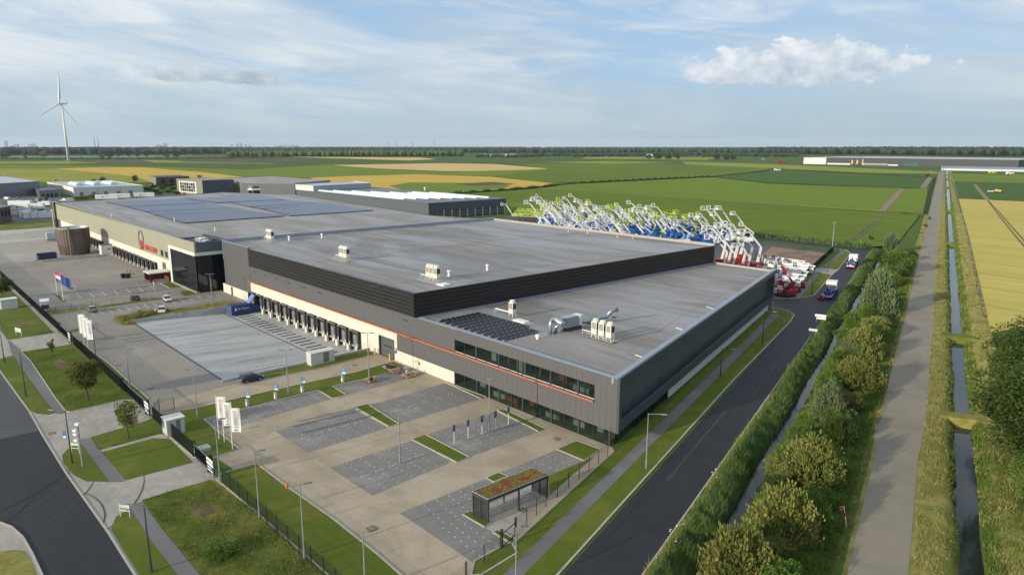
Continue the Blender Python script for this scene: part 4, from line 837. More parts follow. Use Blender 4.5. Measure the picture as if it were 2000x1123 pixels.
# ================================================================== BACKGROUND BUILDINGS
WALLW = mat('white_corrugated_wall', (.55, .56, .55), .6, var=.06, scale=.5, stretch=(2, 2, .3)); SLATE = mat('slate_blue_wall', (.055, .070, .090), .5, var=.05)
GREYW = mat('grey_metal_wall', (.15, .16, .17), .6, var=.08, scale=.3); RLIGHT = mat('pale_roof_sheet', (.42, .45, .48), .4, .2, var=.1); SKYL = mat('rooflight_plastic', (.55, .62, .68), .25, var=.1, scale=2.)
BRICKD = mat('dark_brick', (.085, .070, .060), .85, var=.2, scale=2.); OLIVEW = mat('olive_grey_wall', (.20, .205, .155), .6, var=.04)
def quad_from(fl, fr, br, z=0):
    a, b, c = [Vector(at(p[0], p[1], z)) for p in (fl, fr, br)]; return [a, b, c, a+(c-b)]
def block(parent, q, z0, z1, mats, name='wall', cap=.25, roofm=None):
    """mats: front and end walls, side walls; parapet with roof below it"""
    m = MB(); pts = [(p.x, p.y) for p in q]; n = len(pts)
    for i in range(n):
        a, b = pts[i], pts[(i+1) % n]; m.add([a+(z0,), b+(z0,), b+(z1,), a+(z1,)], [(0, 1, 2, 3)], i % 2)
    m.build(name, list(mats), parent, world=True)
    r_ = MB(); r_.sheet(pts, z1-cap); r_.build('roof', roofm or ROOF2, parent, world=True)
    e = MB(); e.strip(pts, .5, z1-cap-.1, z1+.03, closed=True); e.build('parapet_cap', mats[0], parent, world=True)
def bld(name, label, q): return thing(name, label, 'building', (q[0].x, q[0].y, 0))
# dark hall with rooflights and a row of garage doors
q = [Vector(p) for p in ((-473, 225.5), (-313.7, 225.5), (-311, 280), (-470, 282))]
b = bld('workshop_hall', 'dark slate hall with bright rooflight ridges and garage doors, behind the solar roof', q); block(b, q, 0, 9, (mat('slate_green_wall', (.085, .105, .110), .5, var=.04), SLATE), roofm=GREYW)
for k in range(8):
    y = 231+k*6.2; m = MB(); x0, x1 = -455+k*14-(k > 5)*20, -345+k*3.6; x0 = min(x0, x1-60)
    m.add([(x0, y-1, 8.9), (x0, y, 9.9), (x0, y+1, 8.9), (x1, y-1, 8.9), (x1, y, 9.9), (x1, y+1, 8.9)], [(0, 3, 4, 1), (1, 4, 5, 2), (0, 1, 2), (3, 5, 4)]); m.build('rooflight', SKYL, b, world=True)
for k in range(9): d_ = MB().box(-312.9+k*.28, -312.4+k*.28, 230+k*5.4, 234.5+k*5.4, 0, 4.6).build('garage_door', mat('dark_door_grid', (.05, .045, .05), .5) if 'dark_door_grid' not in MATS else MATS['dark_door_grid'], b, world=True); MB().box(-312.5+k*.28, -312.2+k*.28, 234.6+k*5.4, 235.2+k*5.4, 0, 4.8).build('door_pier', RLIGHT, b, world=True); [MB().box(-312.38+k*.28, -312.30+k*.28, 230+k*5.4, 234.5+k*5.4, z, z+.12).build('door_rail', RLIGHT, d_, world=True) for z in (1.5, 3.0)]
q = [Vector(at(*p, 12.)) for p in ((577, 362), (612, 365), (724, 359), (690, 355.5))]
b = bld('roof_penthouse', 'pale plant room box standing on the far end of the dark slate hall', q); block(b, q, 8.9, 12.6, (WALLW, mat('shaded_white_wall', (.30, .36, .42), .5)), roofm=RLIGHT)  # side walls: the box's white with bluish shade mixed into the colour
for px, lb in ((694, 'left'), (712, 'right')): x, y = at(px, 366, 9.0); t = thing('cooling_unit', lb+' white cooling unit on the slate hall roof beside the pale plant room', 'cooling unit', (x, y, 8.9)); MB().cbox((0, 0, 1.3), (2.6, 4.4, 2.4)).build('casing', WHITE, t); MB().tube([(1.35, 0, 1.4), (1.45, 0, 1.4)], .9, 12).build('fan', GREYW, t)
x, y = at(830, 372, 9.); t = thing('roof_vent', 'white cowl vent on the back edge of the slate hall roof', 'roof vent', (x, y, 8.9)); MB().lathe([(.5, 0), (.5, 1.4), (1.0, 1.5), (1., 1.9), (.2, 2.3)], 10).build('cowl', WHITE, t)
# sage building with white framed window and its neighbours
def two_face(name, label, fl, fr, br, yt, mats, depth=None, roofm=None):
    q = quad_from(fl, fr, br); h = tall(fr[0], fr[1], yt); b = bld(name, label, q); block(b, q, 0, h, mats, roofm=roofm); return b, q, h
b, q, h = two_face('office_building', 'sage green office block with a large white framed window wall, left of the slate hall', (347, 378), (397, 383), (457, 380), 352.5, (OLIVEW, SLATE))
def on_face(q, u0, u1, v0, v1, h, name, m, parent, o=.15, i=0):
    a, b_ = q[i], q[(i+1) % 4]; d = (b_-a); n_ = Vector((d.y, -d.x)).normalized(); p = a+d*u0+n_*o; r_ = a+d*u1+n_*o; p2 = a+d*u0; r2 = a+d*u1
    mb = MB(); v = [(p.x, p.y), (r_.x, r_.y), (r2.x, r2.y), (p2.x, p2.y)]; mb.prism(v, h*v0, h*v1); return mb.build(name, m, parent, world=True)
on_face(q, .10, .78, .12, .86, h, 'window_frame', WHITEC, b, .3)
for i in range(7):
    for j in range(3): on_face(q, .15+i*.085, .15+i*.085+.07, .20+j*.2, .38+j*.2, h, 'window_pane', GLASS_D if (i+j) % 3 else mat('sky_pane', (.10, .14, .17), .15) if 'sky_pane' not in MATS else MATS['sky_pane'], b, .4)
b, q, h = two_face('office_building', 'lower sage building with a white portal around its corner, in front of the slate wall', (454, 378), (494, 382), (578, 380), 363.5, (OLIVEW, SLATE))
on_face(q, .62, 1.0, .55, .72, h, 'white_portal', WHITEC, b, .5); on_face(q, .62, .67, 0, .7, h, 'white_portal', WHITEC, b, .5); on_face(q, 0, .28, .55, .72, h, 'white_portal', WHITEC, b, .5, 1); on_face(q, .25, .28, 0, .7, h, 'white_portal', WHITEC, b, .5, 1)
on_face(q, .68, .98, .05, .5, h, 'window_pane', GLASS_D, b, .2); on_face(q, .02, .24, .05, .5, h, 'window_pane', GLASS_D, b, .2, 1)
q = [Vector(at(*p, 10.)) for p in ((350, 351.8), (397, 353.6), (457, 352), (470, 357), (575, 358.5), (645, 352), (520, 344.5))]
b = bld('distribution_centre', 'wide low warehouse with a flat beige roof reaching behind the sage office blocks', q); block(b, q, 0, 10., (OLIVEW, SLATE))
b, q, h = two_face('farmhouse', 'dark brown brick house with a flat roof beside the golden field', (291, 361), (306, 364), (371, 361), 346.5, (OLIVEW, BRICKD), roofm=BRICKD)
for u in (.15, .4, .62, .82): on_face(q, u, u+.1, .3, .7, h, 'window', GLASS_D, b, .2, 1)
b, q, h = two_face('white_warehouse', 'white warehouse with rounded rooflights at the far left', (94, 371), (145, 384), (281, 379), 366.5, (mat('sunlit_white_wall', (.66, .64, .58), .6), WALLW), roofm=RLIGHT)  # front wall carries the sun's warmth in its colour, sides stay cooler
for u in (.2, .45, .7):
    c = q[1].lerp(q[2], u)+(q[0]-q[1])*.25; d = (q[0]-q[1])*.3; m = MB(); a1, b1 = c, c+d; m.tube([(a1.x, a1.y, h-.6), (b1.x, b1.y, h-.6)], 3.0, 10); m.build('rooflight', SKYL, b, world=True)
for u in (.08, .25, .42, .6, .78): on_face(q, u, u+.05, 0, .45, h, 'dock_door', GREYW, b, .2, 1)
for u in (.33, .66): on_face(q, u, u+.003, 0, 1, h, 'wall_seam', GREYW, b, .1, 1)
b, q, h = two_face('grey_warehouse', 'grey metal warehouse with a pale roof at the left edge, behind the container yard', (-80, 372), (-20, 388), (80, 380), 360, (GREYW, GREYW), roofm=RLIGHT)
b, q, h = two_face('loading_canopy', 'long dark canopy building between the grey and the white warehouses', (66, 380), (78, 388), (120, 384), 373.5, (BRICKD, GREYW), roofm=SLATE)
for u in (.1, .3, .5, .7): on_face(q, u, u+.12, 0, .55, h, 'bay_opening', BLKR, b, .2, 1)
b, q, h = two_face('small_office', 'small dark brick office at the left edge beside the white boxes', (-40, 425), (-5, 440), (24, 434), 408, (BRICKD, BRICKD), roofm=GREYW)
for u in (.35, .6, .8): on_face(q, u, u+.12, .45, .8, h, 'window', GLASS, b, .15, 1)
# white trailers and boxes in the yards
LEAF = mat('green_logo', (.05, .30, .06), .5); WBOX = mat('white_box_body', (.70, .71, .71), .4, var=.03)
def trailer(label, loc, rz, L=13.6, hgt=2.9, logo=True, cab=False, name='trailer', bodym=None, group=None):
    t = thing(name, label, 'trailer', loc, rz, group); MB().box(0, L, -1.25, 1.25, 1.1, 1.1+hgt).build('box_body', bodym or WBOX, t); MB().box(0.1, L-.1, -1, 1, .8, 1.1).build('chassis', FRAME, t)
    for x in ((L-1.2, L-2.5) if L > 8 else (L-1.5, 1.2)):
        for y in (-1.05, 1.05): MB().tube([(x, y-.14, .48), (x, y+.14, .48)], .48, 10).build('wheel', BLKR, t)
    if logo:
        for y in (-1.27, 1.27): m = MB(); m.add([(L*.3, y, 2.0), (L*.3+1.2, y, 2.5), (L*.3+.9, y, 3.4), (L*.3-.2, y, 2.8)], [(0, 1, 2, 3)]); m.build('leaf_logo', LEAF, t)
        for y in (-1.26,): MB().box(L*.3+1.8, L*.3+4, y-.02, y, 2.9, 3.2).build('logo_lettering', LEAF, t)
    if cab: c = MB(); c.box(-2.2, -.2, -1.2, 1.2, .7, 3.3); c.build('cab', WHITE, t); MB().box(-2.23, -2.2, -1.05, 1.05, 1.9, 2.9).build('windscreen', GLASS_D, t)
    return t
for px, py, dx, lb in ((187, 392, 44, 'white trailer with its end to us, left of the long trailer row behind the warehouse'), (215, 390, 40, 'long white trailer with a green leaf mark, middle of the row behind the warehouse'), (262, 388, 40, 'white trailer with a green leaf mark, right end of the row behind the warehouse')):
    a = Vector(at(px, py)); c = Vector(at(px+dx, py-1)); d = c-a; trailer(lb, (a.x, a.y, 0), math.atan2(d.y, d.x), L=min(d.length, 16), hgt=3.2)
for px, py, lb in ((26, 421, 'white box body with green leaf mark, left of two on stands'), (55, 419, 'white box body with green leaf mark, right of two, above a blue box')):
    a = Vector(at(px, py)); trailer(lb, (a.x, a.y, 2.2), RTZ+R(8), L=9.2, hgt=3.1, name='box_body_on_stand')
    if px == 55: t = thing('blue_container', 'pale blue container under the right white box body', 'container', (a.x, a.y, 0), RTZ+R(8)); MB().box(0, 9.2, -1.25, 1.25, 0, 2.4).build('shell', mat('pale_blue_paint', (.28, .38, .55), .5), t)
trailer('white trailer standing behind the two boxes with leaf marks', tuple(at(18, 404))+(0,), RTZ+R(6), L=14, logo=False)
for k, (px, py) in enumerate(((37, 424), (45, 426.5), (60, 426), (75, 425.5), (90, 424.5))):
    a = at(px, py); t = thing('white_container', 'small white container, '+['first', 'second', 'third', 'fourth', 'fifth'][k]+' from the left in the row beside the sage warehouse', 'container', a+(0,), R(90), group='small white containers in a row'); MB().box(0, 6, -1.9, 1.9, 0, 3.6).build('shell', WBOX, t); MB().box(-.04, 0, -.04, .04, .1, 3.5).build('door_gap', GREYW, t); [MB().box(-.06, 0, y-.03, y+.03, .3, 3.3).build('lock_bar', GREYW, t) for y in (-.9, .9)]
a = at(126, 400); trailer('white truck with a windscreen facing us, parked beyond the end of the sage warehouse', a+(0,), RTZ+R(70), L=6, hgt=3, logo=False, cab=True, name='parked_truck')
a = at(83, 404); trailer('white box truck on the green strip left of the sage warehouse', a+(0,), RTZ+R(10), L=5, hgt=2.6, logo=False, cab=True, name='parked_truck')
# clutter of the building yard behind
CL = [WALLW, GREYW, BRICKD, RLIGHT, FRAME, mat('blue_grey_drum', (.16, .20, .26), .5)]
for k in range(18):
    px = [26, 64, 100][k//6]+random.uniform(-14, 14); py = random.uniform(387, 400); a = at(px, py); s = random.uniform(1.2, 3.6)
    t = MB().cbox((0, 0, s*.35), (s*random.uniform(.7, 1.8), s, s*.7), random.random()).add([(-.3, -.3, s*.7), (.3, -.3, s*.7), (.3, .3, s*.7), (-.3, .3, s*.7)], [(0, 1, 2, 3)]).build('material_stack', CL[k % 6]); t.location = a+(0,)
    tag(t, '%s stack of building material in the %s third of the crowded far left yard' % (['white', 'grey', 'brown', 'silver', 'black', 'blue grey'][k % 6], ['left', 'middle', 'right'][k//6]), 'stack', 'material stacks in the far yard')
# far long hall on the right
a, b_ = Vector(at(1569, 321.0)), Vector(at(1985, 330)); 
FARD = mat('far_black_wall', (.030, .034, .042), .6); AMB = mat('amber_panel', (.55, .33, .05), .5)
A1, A2, A3 = Vector(at(1569, 320.5)), Vector(at(1613, 321.5)), Vector(at(1988, 329))
t = thing('logistics_hall', 'very long black warehouse with a white end block and amber entrances on the horizon', 'warehouse', (A1.x, A1.y, 0))
back = (A3-A2).normalized(); back = Vector((-back.y, back.x))*220
if back.y < 0: back = -back
def wallrun(p, r_, z0, z1, m, name, o=0.): 
    n_ = Vector(((r_-p).y, -(r_-p).x)).normalized()*o; mb = MB(); mb.prism([tuple(p+n_), tuple(r_+n_), tuple(r_+back*.02), tuple(p+back*.02)], z0, z1); return mb.build(name, m, t, world=True)
h1 = tall(1569, 320.5, 308); mb = MB(); mb.prism([tuple(A1), tuple(A2), tuple(A2+back), tuple(A1+back)], 0, h1); mb.build('white_block', WALLW, t, world=True)
h2 = tall(1700, 323.4, 309.5); mb = MB(); mb.prism([tuple(A2), tuple(A3), tuple(A3+back), tuple(A2+back)], 0, h2); mb.build('wall', FARD, t, world=True)
mb = MB(); mb.sheet([tuple(A2), tuple(A3), tuple(A3+back), tuple(A2+back)], h2+.3); mb.build('roof', RLIGHT, t, world=True)
D = A3-A2
for u0, u1, z0, z1, m in ((.01, .15, 0, 3.2, WALLW), (.155, .165, 2, 10, AMB), (.185, .195, 2, 10, AMB), (.218, .225, 1, 12, AMB), (.225, .36, 0, 4.0, WALLW), (.365, .42, 0, 2.6, WALLW), (.45, .53, 0, 5.5, mat('teal_glass', (.05, .11, .12), .2))):
    wallrun(A2+D*u0, A2+D*u1, z0, z1, m, 'entrance_panel' if m is AMB else 'dock_band', 1.5)
for k in range(26): u = .23+k*.005; wallrun(A2+D*u, A2+D*(u+.0022), .2, 3.6, FARD, 'dock_door', 2.2)
gq = P([(1838, 327.6), (2300, 336), (2300, 341.5), (1838, 333)]); gh = MB(); gh.sheet(gq, 3.0); t = tag(gh.build('greenhouse', mat('glasshouse_roof', (.19, .22, .26), .35, var=.1, scale=.02), world=True), 'pale glasshouse roofs in front of the long black warehouse', 'greenhouse')
gm = MB(); gm.strip(gq, .4, 0, 3.0, closed=True); o = gm.build('glass_wall', RLIGHT, None, world=True); o.parent = t; o.location = o.location-t.location
# skyline
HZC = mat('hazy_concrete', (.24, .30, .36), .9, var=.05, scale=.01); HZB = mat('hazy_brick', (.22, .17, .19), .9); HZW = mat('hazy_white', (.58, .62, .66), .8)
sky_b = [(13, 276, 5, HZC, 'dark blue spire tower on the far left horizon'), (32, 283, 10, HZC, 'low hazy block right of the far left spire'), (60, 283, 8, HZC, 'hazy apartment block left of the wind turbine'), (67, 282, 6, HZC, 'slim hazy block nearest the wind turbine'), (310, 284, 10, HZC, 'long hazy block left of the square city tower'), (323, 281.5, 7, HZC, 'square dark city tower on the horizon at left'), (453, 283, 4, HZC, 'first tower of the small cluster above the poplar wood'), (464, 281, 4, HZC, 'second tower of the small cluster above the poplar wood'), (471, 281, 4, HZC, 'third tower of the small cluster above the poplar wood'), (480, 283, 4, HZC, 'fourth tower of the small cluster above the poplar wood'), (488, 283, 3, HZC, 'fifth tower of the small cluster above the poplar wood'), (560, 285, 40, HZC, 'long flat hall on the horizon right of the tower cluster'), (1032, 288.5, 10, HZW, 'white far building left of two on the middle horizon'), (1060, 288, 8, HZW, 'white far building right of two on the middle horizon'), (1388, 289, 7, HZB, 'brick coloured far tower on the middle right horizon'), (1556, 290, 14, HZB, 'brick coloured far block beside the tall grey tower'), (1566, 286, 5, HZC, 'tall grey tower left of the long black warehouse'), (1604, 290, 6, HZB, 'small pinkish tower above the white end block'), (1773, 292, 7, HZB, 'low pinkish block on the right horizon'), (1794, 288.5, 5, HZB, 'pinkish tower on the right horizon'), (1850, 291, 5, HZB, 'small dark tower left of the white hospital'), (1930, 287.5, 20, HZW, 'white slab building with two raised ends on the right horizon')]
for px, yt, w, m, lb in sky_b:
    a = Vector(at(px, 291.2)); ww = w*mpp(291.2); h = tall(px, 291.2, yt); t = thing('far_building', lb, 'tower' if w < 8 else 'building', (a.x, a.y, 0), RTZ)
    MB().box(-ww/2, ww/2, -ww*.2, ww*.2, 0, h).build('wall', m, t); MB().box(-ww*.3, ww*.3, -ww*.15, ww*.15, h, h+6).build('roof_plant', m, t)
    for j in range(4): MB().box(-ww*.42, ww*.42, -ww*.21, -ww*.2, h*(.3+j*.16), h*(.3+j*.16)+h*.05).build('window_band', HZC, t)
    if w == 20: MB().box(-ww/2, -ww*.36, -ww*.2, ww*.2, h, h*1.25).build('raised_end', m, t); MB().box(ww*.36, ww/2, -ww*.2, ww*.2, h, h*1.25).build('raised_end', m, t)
for px, yt, lb in ((186, 268, 'left'), (193, 268, 'right'), (759, 276, 'left faint'), (774, 273, 'second faint'), (806, 276, 'third faint'), (848, 273, 'fourth faint')):
    a = at(px, 290.5); h = tall(px, 290.5, yt); t = thing('radio_mast', ('lattice pylon, '+lb+' one of the pair right of the wind turbine') if px < 300 else lb+' mast on the horizon above the middle woods', 'mast', a+(0,)); MB().tube([(0, 0, 0), (0, 0, h)], 9 if px < 300 else 4, 4, r2=2).build('mast_shaft', HZC, t); MB().cbox((0, 0, h*.8), (40, 3, 3)).build('crossarm', HZC, t)
for k, (px, w) in enumerate(((82, 28), (272, 12), (430, 10), (455, 9), (290, 16), (306, 12), (330, 14), (350, 16), (372, 18), (395, 12), (412, 14), (428, 10), (1270, 14), (1505, 10), (945, 8), (960, 6), (985, 10), (1002, 12))):
    py = 299 if px < 440 else 305; a = Vector(at(px, py)); ww = w*mpp(py); t = thing('far_shed', 'small white building among the far trees, '+str(['at the far left', 'left of the marina', 'above the marina', 'beside the poplars', 'first at the marina', 'second at the marina', 'third at the marina', 'fourth at the marina', 'fifth at the marina', 'sixth at the marina', 'seventh at the marina', 'last at the marina', 'in the middle distance', 'left of the long warehouse', 'left of the hamlet', 'first in the hamlet', 'second in the hamlet', 'right in the hamlet'][k]), 'shed', (a.x, a.y, 0), RTZ)
    zt_ = 9 if px < 440 else 6; MB().box(-ww/2, ww/2, -ww*.2, ww*.2, 0, zt_).build('wall', WALLW, t); m = MB(); m.add([(-ww/2, -ww*.22, zt_), (ww/2, -ww*.22, zt_), (ww/2, 0, zt_*1.3), (-ww/2, 0, zt_*1.3), (-ww/2, ww*.22, zt_), (ww/2, ww*.22, zt_)], [(0, 1, 2, 3), (3, 2, 5, 4), (0, 3, 4), (1, 5, 2)]); m.build('roof', RLIGHT, t)
# wind turbine
TX, TY = at(134, 314); s_ = 1/(mpp(314)); hub_z = tall(134, 314, 204)
TW = mat('turbine_white', (.62, .64, .66), .45); TWD = mat('turbine_blade_grey', (.20, .24, .28), .5)
fh = Vector((-math.sin(YAW), math.cos(YAW))); rt2 = Vector((_rt.x, _rt.y)); vv_ = Vector((TX, TY)).normalized(); rr_ = Vector((vv_.y, -vv_.x)); ax = (-.83*rr_-.56*vv_); hz_ = Vector((ax.y, -ax.x))
t = thing('wind_turbine', 'tall white three-bladed wind turbine standing in the fields at the left', 'wind turbine', (TX, TY, 0))
MB().tube([(0, 0, 0), (0, 0, hub_z*.5), (0, 0, hub_z-1)], 3.4, 16, r2=1.9).build('tower', TW, t, smooth=True); MB().lathe([(6.5, 0), (6.5, .8), (3.6, 1.2)], 16).build('foundation', KERB, t)
A_ = Vector((ax.x, ax.y, 0)).normalized(); H_ = -Vector((hz_.x, hz_.y, 0)).normalized()
nac = MB(); c0 = Vector((0, 0, hub_z+1)); nac.beam(c0+A_*4, c0-A_*15, 4.2, 4.6, 0, 3.2, 3.4); nac.cbox(c0-A_*14+Vector((0, 0, 4)), (1.2, 3, 3.4)); nac.build('nacelle', TW, t); hc = c0+A_*6.
hb = MB(); hb.tube([hc-A_*2.4, hc+A_*1, hc+A_*3], 2.3, 12, r2=.8); hub = hb.build('hub', TW, t, smooth=True)
for k in range(3):
    th_ = R(80+120*k); d = (H_*math.cos(th_)+Vector((0, 0, 1))*math.sin(th_)).normalized(); pr = A_.cross(d).normalized(); m = MB(); prev = []
    for i, (f, cw, tk) in enumerate(((0, 1.3, 1.3), (.06, 1.6, 1.3), (.18, 3.2, 1.1), (.5, 2.3, .8), (.8, 1.6, .6), (1, .5, .3))):
        p = hc+d*(86*f)+A_*(f*f*2); tw = R(60-50*f); cd = pr*math.cos(tw)+A_*math.sin(tw); nn_ = d.cross(cd); m.v += [tuple(p+cd*cw), tuple(p+nn_*tk), tuple(p-cd*cw), tuple(p-nn_*tk)]
        if i: o_ = 4*i; m.f += [(o_-4+j, o_-4+(j+1) % 4, o_+(j+1) % 4, o_+j) for j in range(4)]; m.m += [0]*4
    bl = m.build('blade', TWD if k else TW, hub, smooth=True); bl.location = (0, 0, 0)
# ================================================================== ROOF EQUIPMENT
VENTG = mat('vent_grille', (.035, .035, .03), .6); CREAM = mat('cream_enamel', (.68, .66, .56), .4, var=.04)
def condenser():
    r = thing('condenser_unit', 'x', 'air conditioner'); MB().box(-.48, .48, -.42, .42, .55, 2.5).build('casing', CREAM, r)
    MB().box(-.46, -.36, -.40, -.3, 0, .55).box(.36, .46, -.40, -.3, 0, .55).box(-.46, -.36, .3, .4, 0, .55).box(.36, .46, .3, .4, 0, .55).build('feet', CREAM, r)
    gr = MB().box(-.34, .34, -.46, -.42, 1.35, 2.3).build('front_grille', VENTG, r); [MB().box(-.34, .34, -.475, -.46, 1.4+k*.18, 1.46+k*.18).build('louvre', CREAM, gr) for k in range(5)]
    MB().box(.48, .51, -.34, .34, 1.35, 2.3).build('side_grille', VENTG, r); MB().lathe([(.40, 2.5), (.44, 2.62), (.44, 2.85), (.36, 2.9)], 14).build('fan_shroud', CREAM, r); return r
cu = condenser(); first = True
GRP = [('upper roof near its left corner', (528, 471), 14.0, 3, .9), ('middle of the upper roof edge', (673, 508), 14.0, 3, .95), ('front corner of the upper roof', (846, 549), 14.0, 3, 1.0), ('lower roof in front of the duct', (1177, 664), 9.45, 3, 1.2)]
for nm, (px, py), z, n, dx in GRP:
    x, y = at(px, py, z)
    for k in range(3):
        w = ('left', 'middle', 'right')[k]; lb = w+' cream condenser of three, '+nm; o = cu if first else dup(cu, (0, 0, 0)); first = False; o.location = (x+(k-1)*dx*1.25, y, z+.22); tag(o, lb, None, 'cream condenser units on the grey hall'); o.scale = (1.12, 1.12, 1.05)
    t = thing('condenser_rack', 'galvanised frame under the three condensers, '+nm, 'steel frame', (x, y, z))
    if z > 10: MB().box(-3.4, 3.2, -1.6, 1.2, .03, .08).build('roof_mat', mat('pale_roof_mat', (.36, .35, .33), .9) if 'pale_roof_mat' not in MATS else MATS['pale_roof_mat'], t)
    for yy in (-.45, .45): MB().box(-2.6, 2.6, yy-.05, yy+.05, .14, .22).build('rail', GALV, t)
    for xx in (-2.4, 0, 2.4): MB().box(xx-.15, xx+.15, -.6, .6, .0, .14).build('support_foot', FRAME, t)
    MB().tube([(-2.6, -1.0, .1), (-2.6, -1.0, .8), (2.2, -1.0, .8)], .06, 6).build('refrigerant_pipe', GALV, t); MB().tube([(-4.6, .3, .1), (-4.6, .3, .75), (-1.8, .3, .75)], .09, 6).build('refrigerant_pipe', WHITEC, t)
x, y = at(1001, 620, 9.45); o = dup(cu, (x, y, 9.65), None, 'single cream condenser on the lower roof between the solar panels and the white skylight', 'cream condenser units on the grey hall')
t = thing('pipe_run', 'white pipe run leading left from the single condenser behind the roof solar panels', 'pipes', (x-.5, y, 9.45))
for dy in (0, .35): MB().tube([(-4.4, dy, .1), (-4.4, dy, .8), (0, dy, .8)], .07, 6).build('pipe', WHITE, t)
x, y = at(1018, 628, 9.5); t = thing('skylight', 'flat white skylight dome right of the single condenser on the lower roof', 'skylight', (x, y, 9.45), R(0)); MB().box(-1.5, 1.5, -.7, .7, .05, .30).build('dome', WHITE, t); MB().box(-2.1, 2.3, -1.1, 1.0, 0, .05).build('kerb_mat', MATS['pale_roof_mat'], t)
x, y = at(867, 557, 14.0); t = thing('skylight', 'bright white roof hatch at the right of the front condensers on the upper roof', 'skylight', (x, y, 14.0)); MB().box(-1.1, 1.1, -.9, .9, .0, .30).build('hatch', WHITE, t); MB().box(-1.3, 1.3, -1.1, 1.1, 0, .08).build('kerb', GALV, t)
for px, py, z, lb in ((565, 470, 14.0, 'left one near the neighbour edge of the upper roof'), (629, 465, 14.0, 'second one near the neighbour edge of the upper roof'), (877, 540, 14.0, 'just right of the front condensers'), (952, 528, 14.0, 'near the right edge of the upper roof'), (1050, 662, 9.45, 'alone on the lower roof left of the silver duct')):
    x, y = at(px, py, z); t = thing('roof_vent', 'small white mushroom vent, '+lb, 'roof vent', (x, y, z), group='white mushroom vents on the grey hall'); hh = .9 if z > 10 else .35; MB().lathe([(.28, 0), (.28, hh*.5), (.22, hh*.55), (.22, hh)], 12).build('pipe', WHITE, t); MB().lathe([(.36, hh), (.42, hh+.15), (.3, hh+.35), (.1, hh+.4)], 12).build('cap', WHITE, t)
for k, (px, py) in enumerate(((1110, 453), (1148, 456), (1206, 463), (1236, 466))):
    x, y = at(px, py, 14.0); t = thing('roof_anchor', 'tiny pale roof anchor along the rear parapet, '+('first', 'second', 'third', 'fourth')[k]+' from the left', 'roof anchor', (x, y, 14.0), group='roof anchors along the rear parapet'); MB().tube([(0, 0, 0), (0, 0, .5)], .08, 6).build('post', WHITE, t); MB().cbox((0, 0, .02), (.5, .5, .05)).build('plate', WHITE, t)
# silver duct with air handler
DUCT = mat('silver_duct', (.42, .47, .50), .28, .75, var=.12, scale=3.); DUCTB = mat('blue_grey_duct', (.20, .28, .34), .35, .5, var=.1, scale=3.)
x0, y0 = at(1074, 652, 9.45); t = thing('air_duct', 'silver roof duct bending down at the left with an air handling box in its middle', 'duct', (x0, y0, 9.45))
def rel(px, py, z): X, Y = at(px, py, 9.45+z); return (X-x0, Y-y0, z)
MB().tube([(0, 0, 0), (0, 0, 1.8), (.15, .25, 2.25), (.5, .9, 2.45), rel(1098, 632, 2.45)], .38, 14).build('down_duct', DUCT, t, smooth=True); MB().tube([rel(1085, 650, 0), rel(1085, 640, 1.1), rel(1090, 634, 1.6), rel(1103, 631, 1.7)], .34, 14).build('down_duct', DUCT, t, smooth=True); MB().tube([rel(1096, 647, 0), rel(1096, 642, .7), rel(1100, 641, .8)], .12, 8).build('small_pipe', WHITEC, t)
bx = Vector(rel(1117, 643, 0)); hb_ = MB().cbox((bx.x, bx.y, 1.55), (1.5, 4.2, 1.7)).build('air_handler', DUCT, t); MB().cbox((bx.x+.1, bx.y+1.4, 1.55), (1.7, .9, 1.75)).build('end_box', CREAM, hb_); MB().cbox((bx.x, bx.y, .35), (1.2, 3.6, .7)).build('support_frame', FRAME, t)
e0 = Vector(rel(1130, 636, 1.0)); MB().tube([(bx.x, bx.y+2, 1.6), rel(1138, 628, 1.2), rel(1160, 624, 1.2), rel(1184, 618, 1.2), rel(1190, 612, 1.8), rel(1196, 606.5, 2.3), rel(1206, 604.5, 2.4)], .40, 14).build('long_duct', DUCTB, t, smooth=True)
for px, py in ((1148, 632), (1165, 629), (1178, 625), (1199, 620)): p = rel(px, py, 0); MB().cbox((p[0], p[1], .06), (.7, .5, .12)).build('support_foot', BLKR, t); MB().tube([(p[0], p[1], .1), (p[0], p[1], .9 if px < 1190 else 2.1)], .05, 6).build('support_leg', GALV, t)
# solar rows of the lower roof
t = thing('solar_array', 'dark solar panels in saw-tooth rows on the lower roof beside the black wall', 'solar panels', (-98, 72, 9.45))
SOLD = mat('solar_glass_black', (.007, .008, .013), .4, 0, var=.1, spec=.25)
me = MB().add([(0, 0, .12), (1.60, 0, .12), (1.60, .92, .34), (0, .92, .34)], [(0, 1, 2, 3)]).add([(1.60, 0, .12), (1.66, 0, .12), (1.66, .92, .34), (1.60, .92, .34)], [(0, 1, 2, 3)], 2).add([(0, .98, .34), (1.68, .98, .34), (1.68, 1.05, .05), (0, 1.05, .05)], [(0, 1, 2, 3)], 1).mesh('solar_module', [SOLD, SOLF, SOLL])
me2 = MB().box(0, .05, 0, 1.05, 0, .2).mesh('rail', SOLL)
for i in range(8):
    for j in range(10):
        if i == 7 and j in (8, 9): continue
        link('solar_module', me, t, (.9+j*1.72+(.0 if i < 7 else 0), -.5+i*1.12, 0))
for j in range(11): link('ballast_rail', MB().box(0, .05, -.9, -.45, .02, .28).box(-.25, .3, -1.0, -.95, .0, .2).mesh('ballast_rail', WHITEC) if j == 0 else bpy.data.meshes['ballast_rail'], t, (.9+j*1.72, 0, 0))
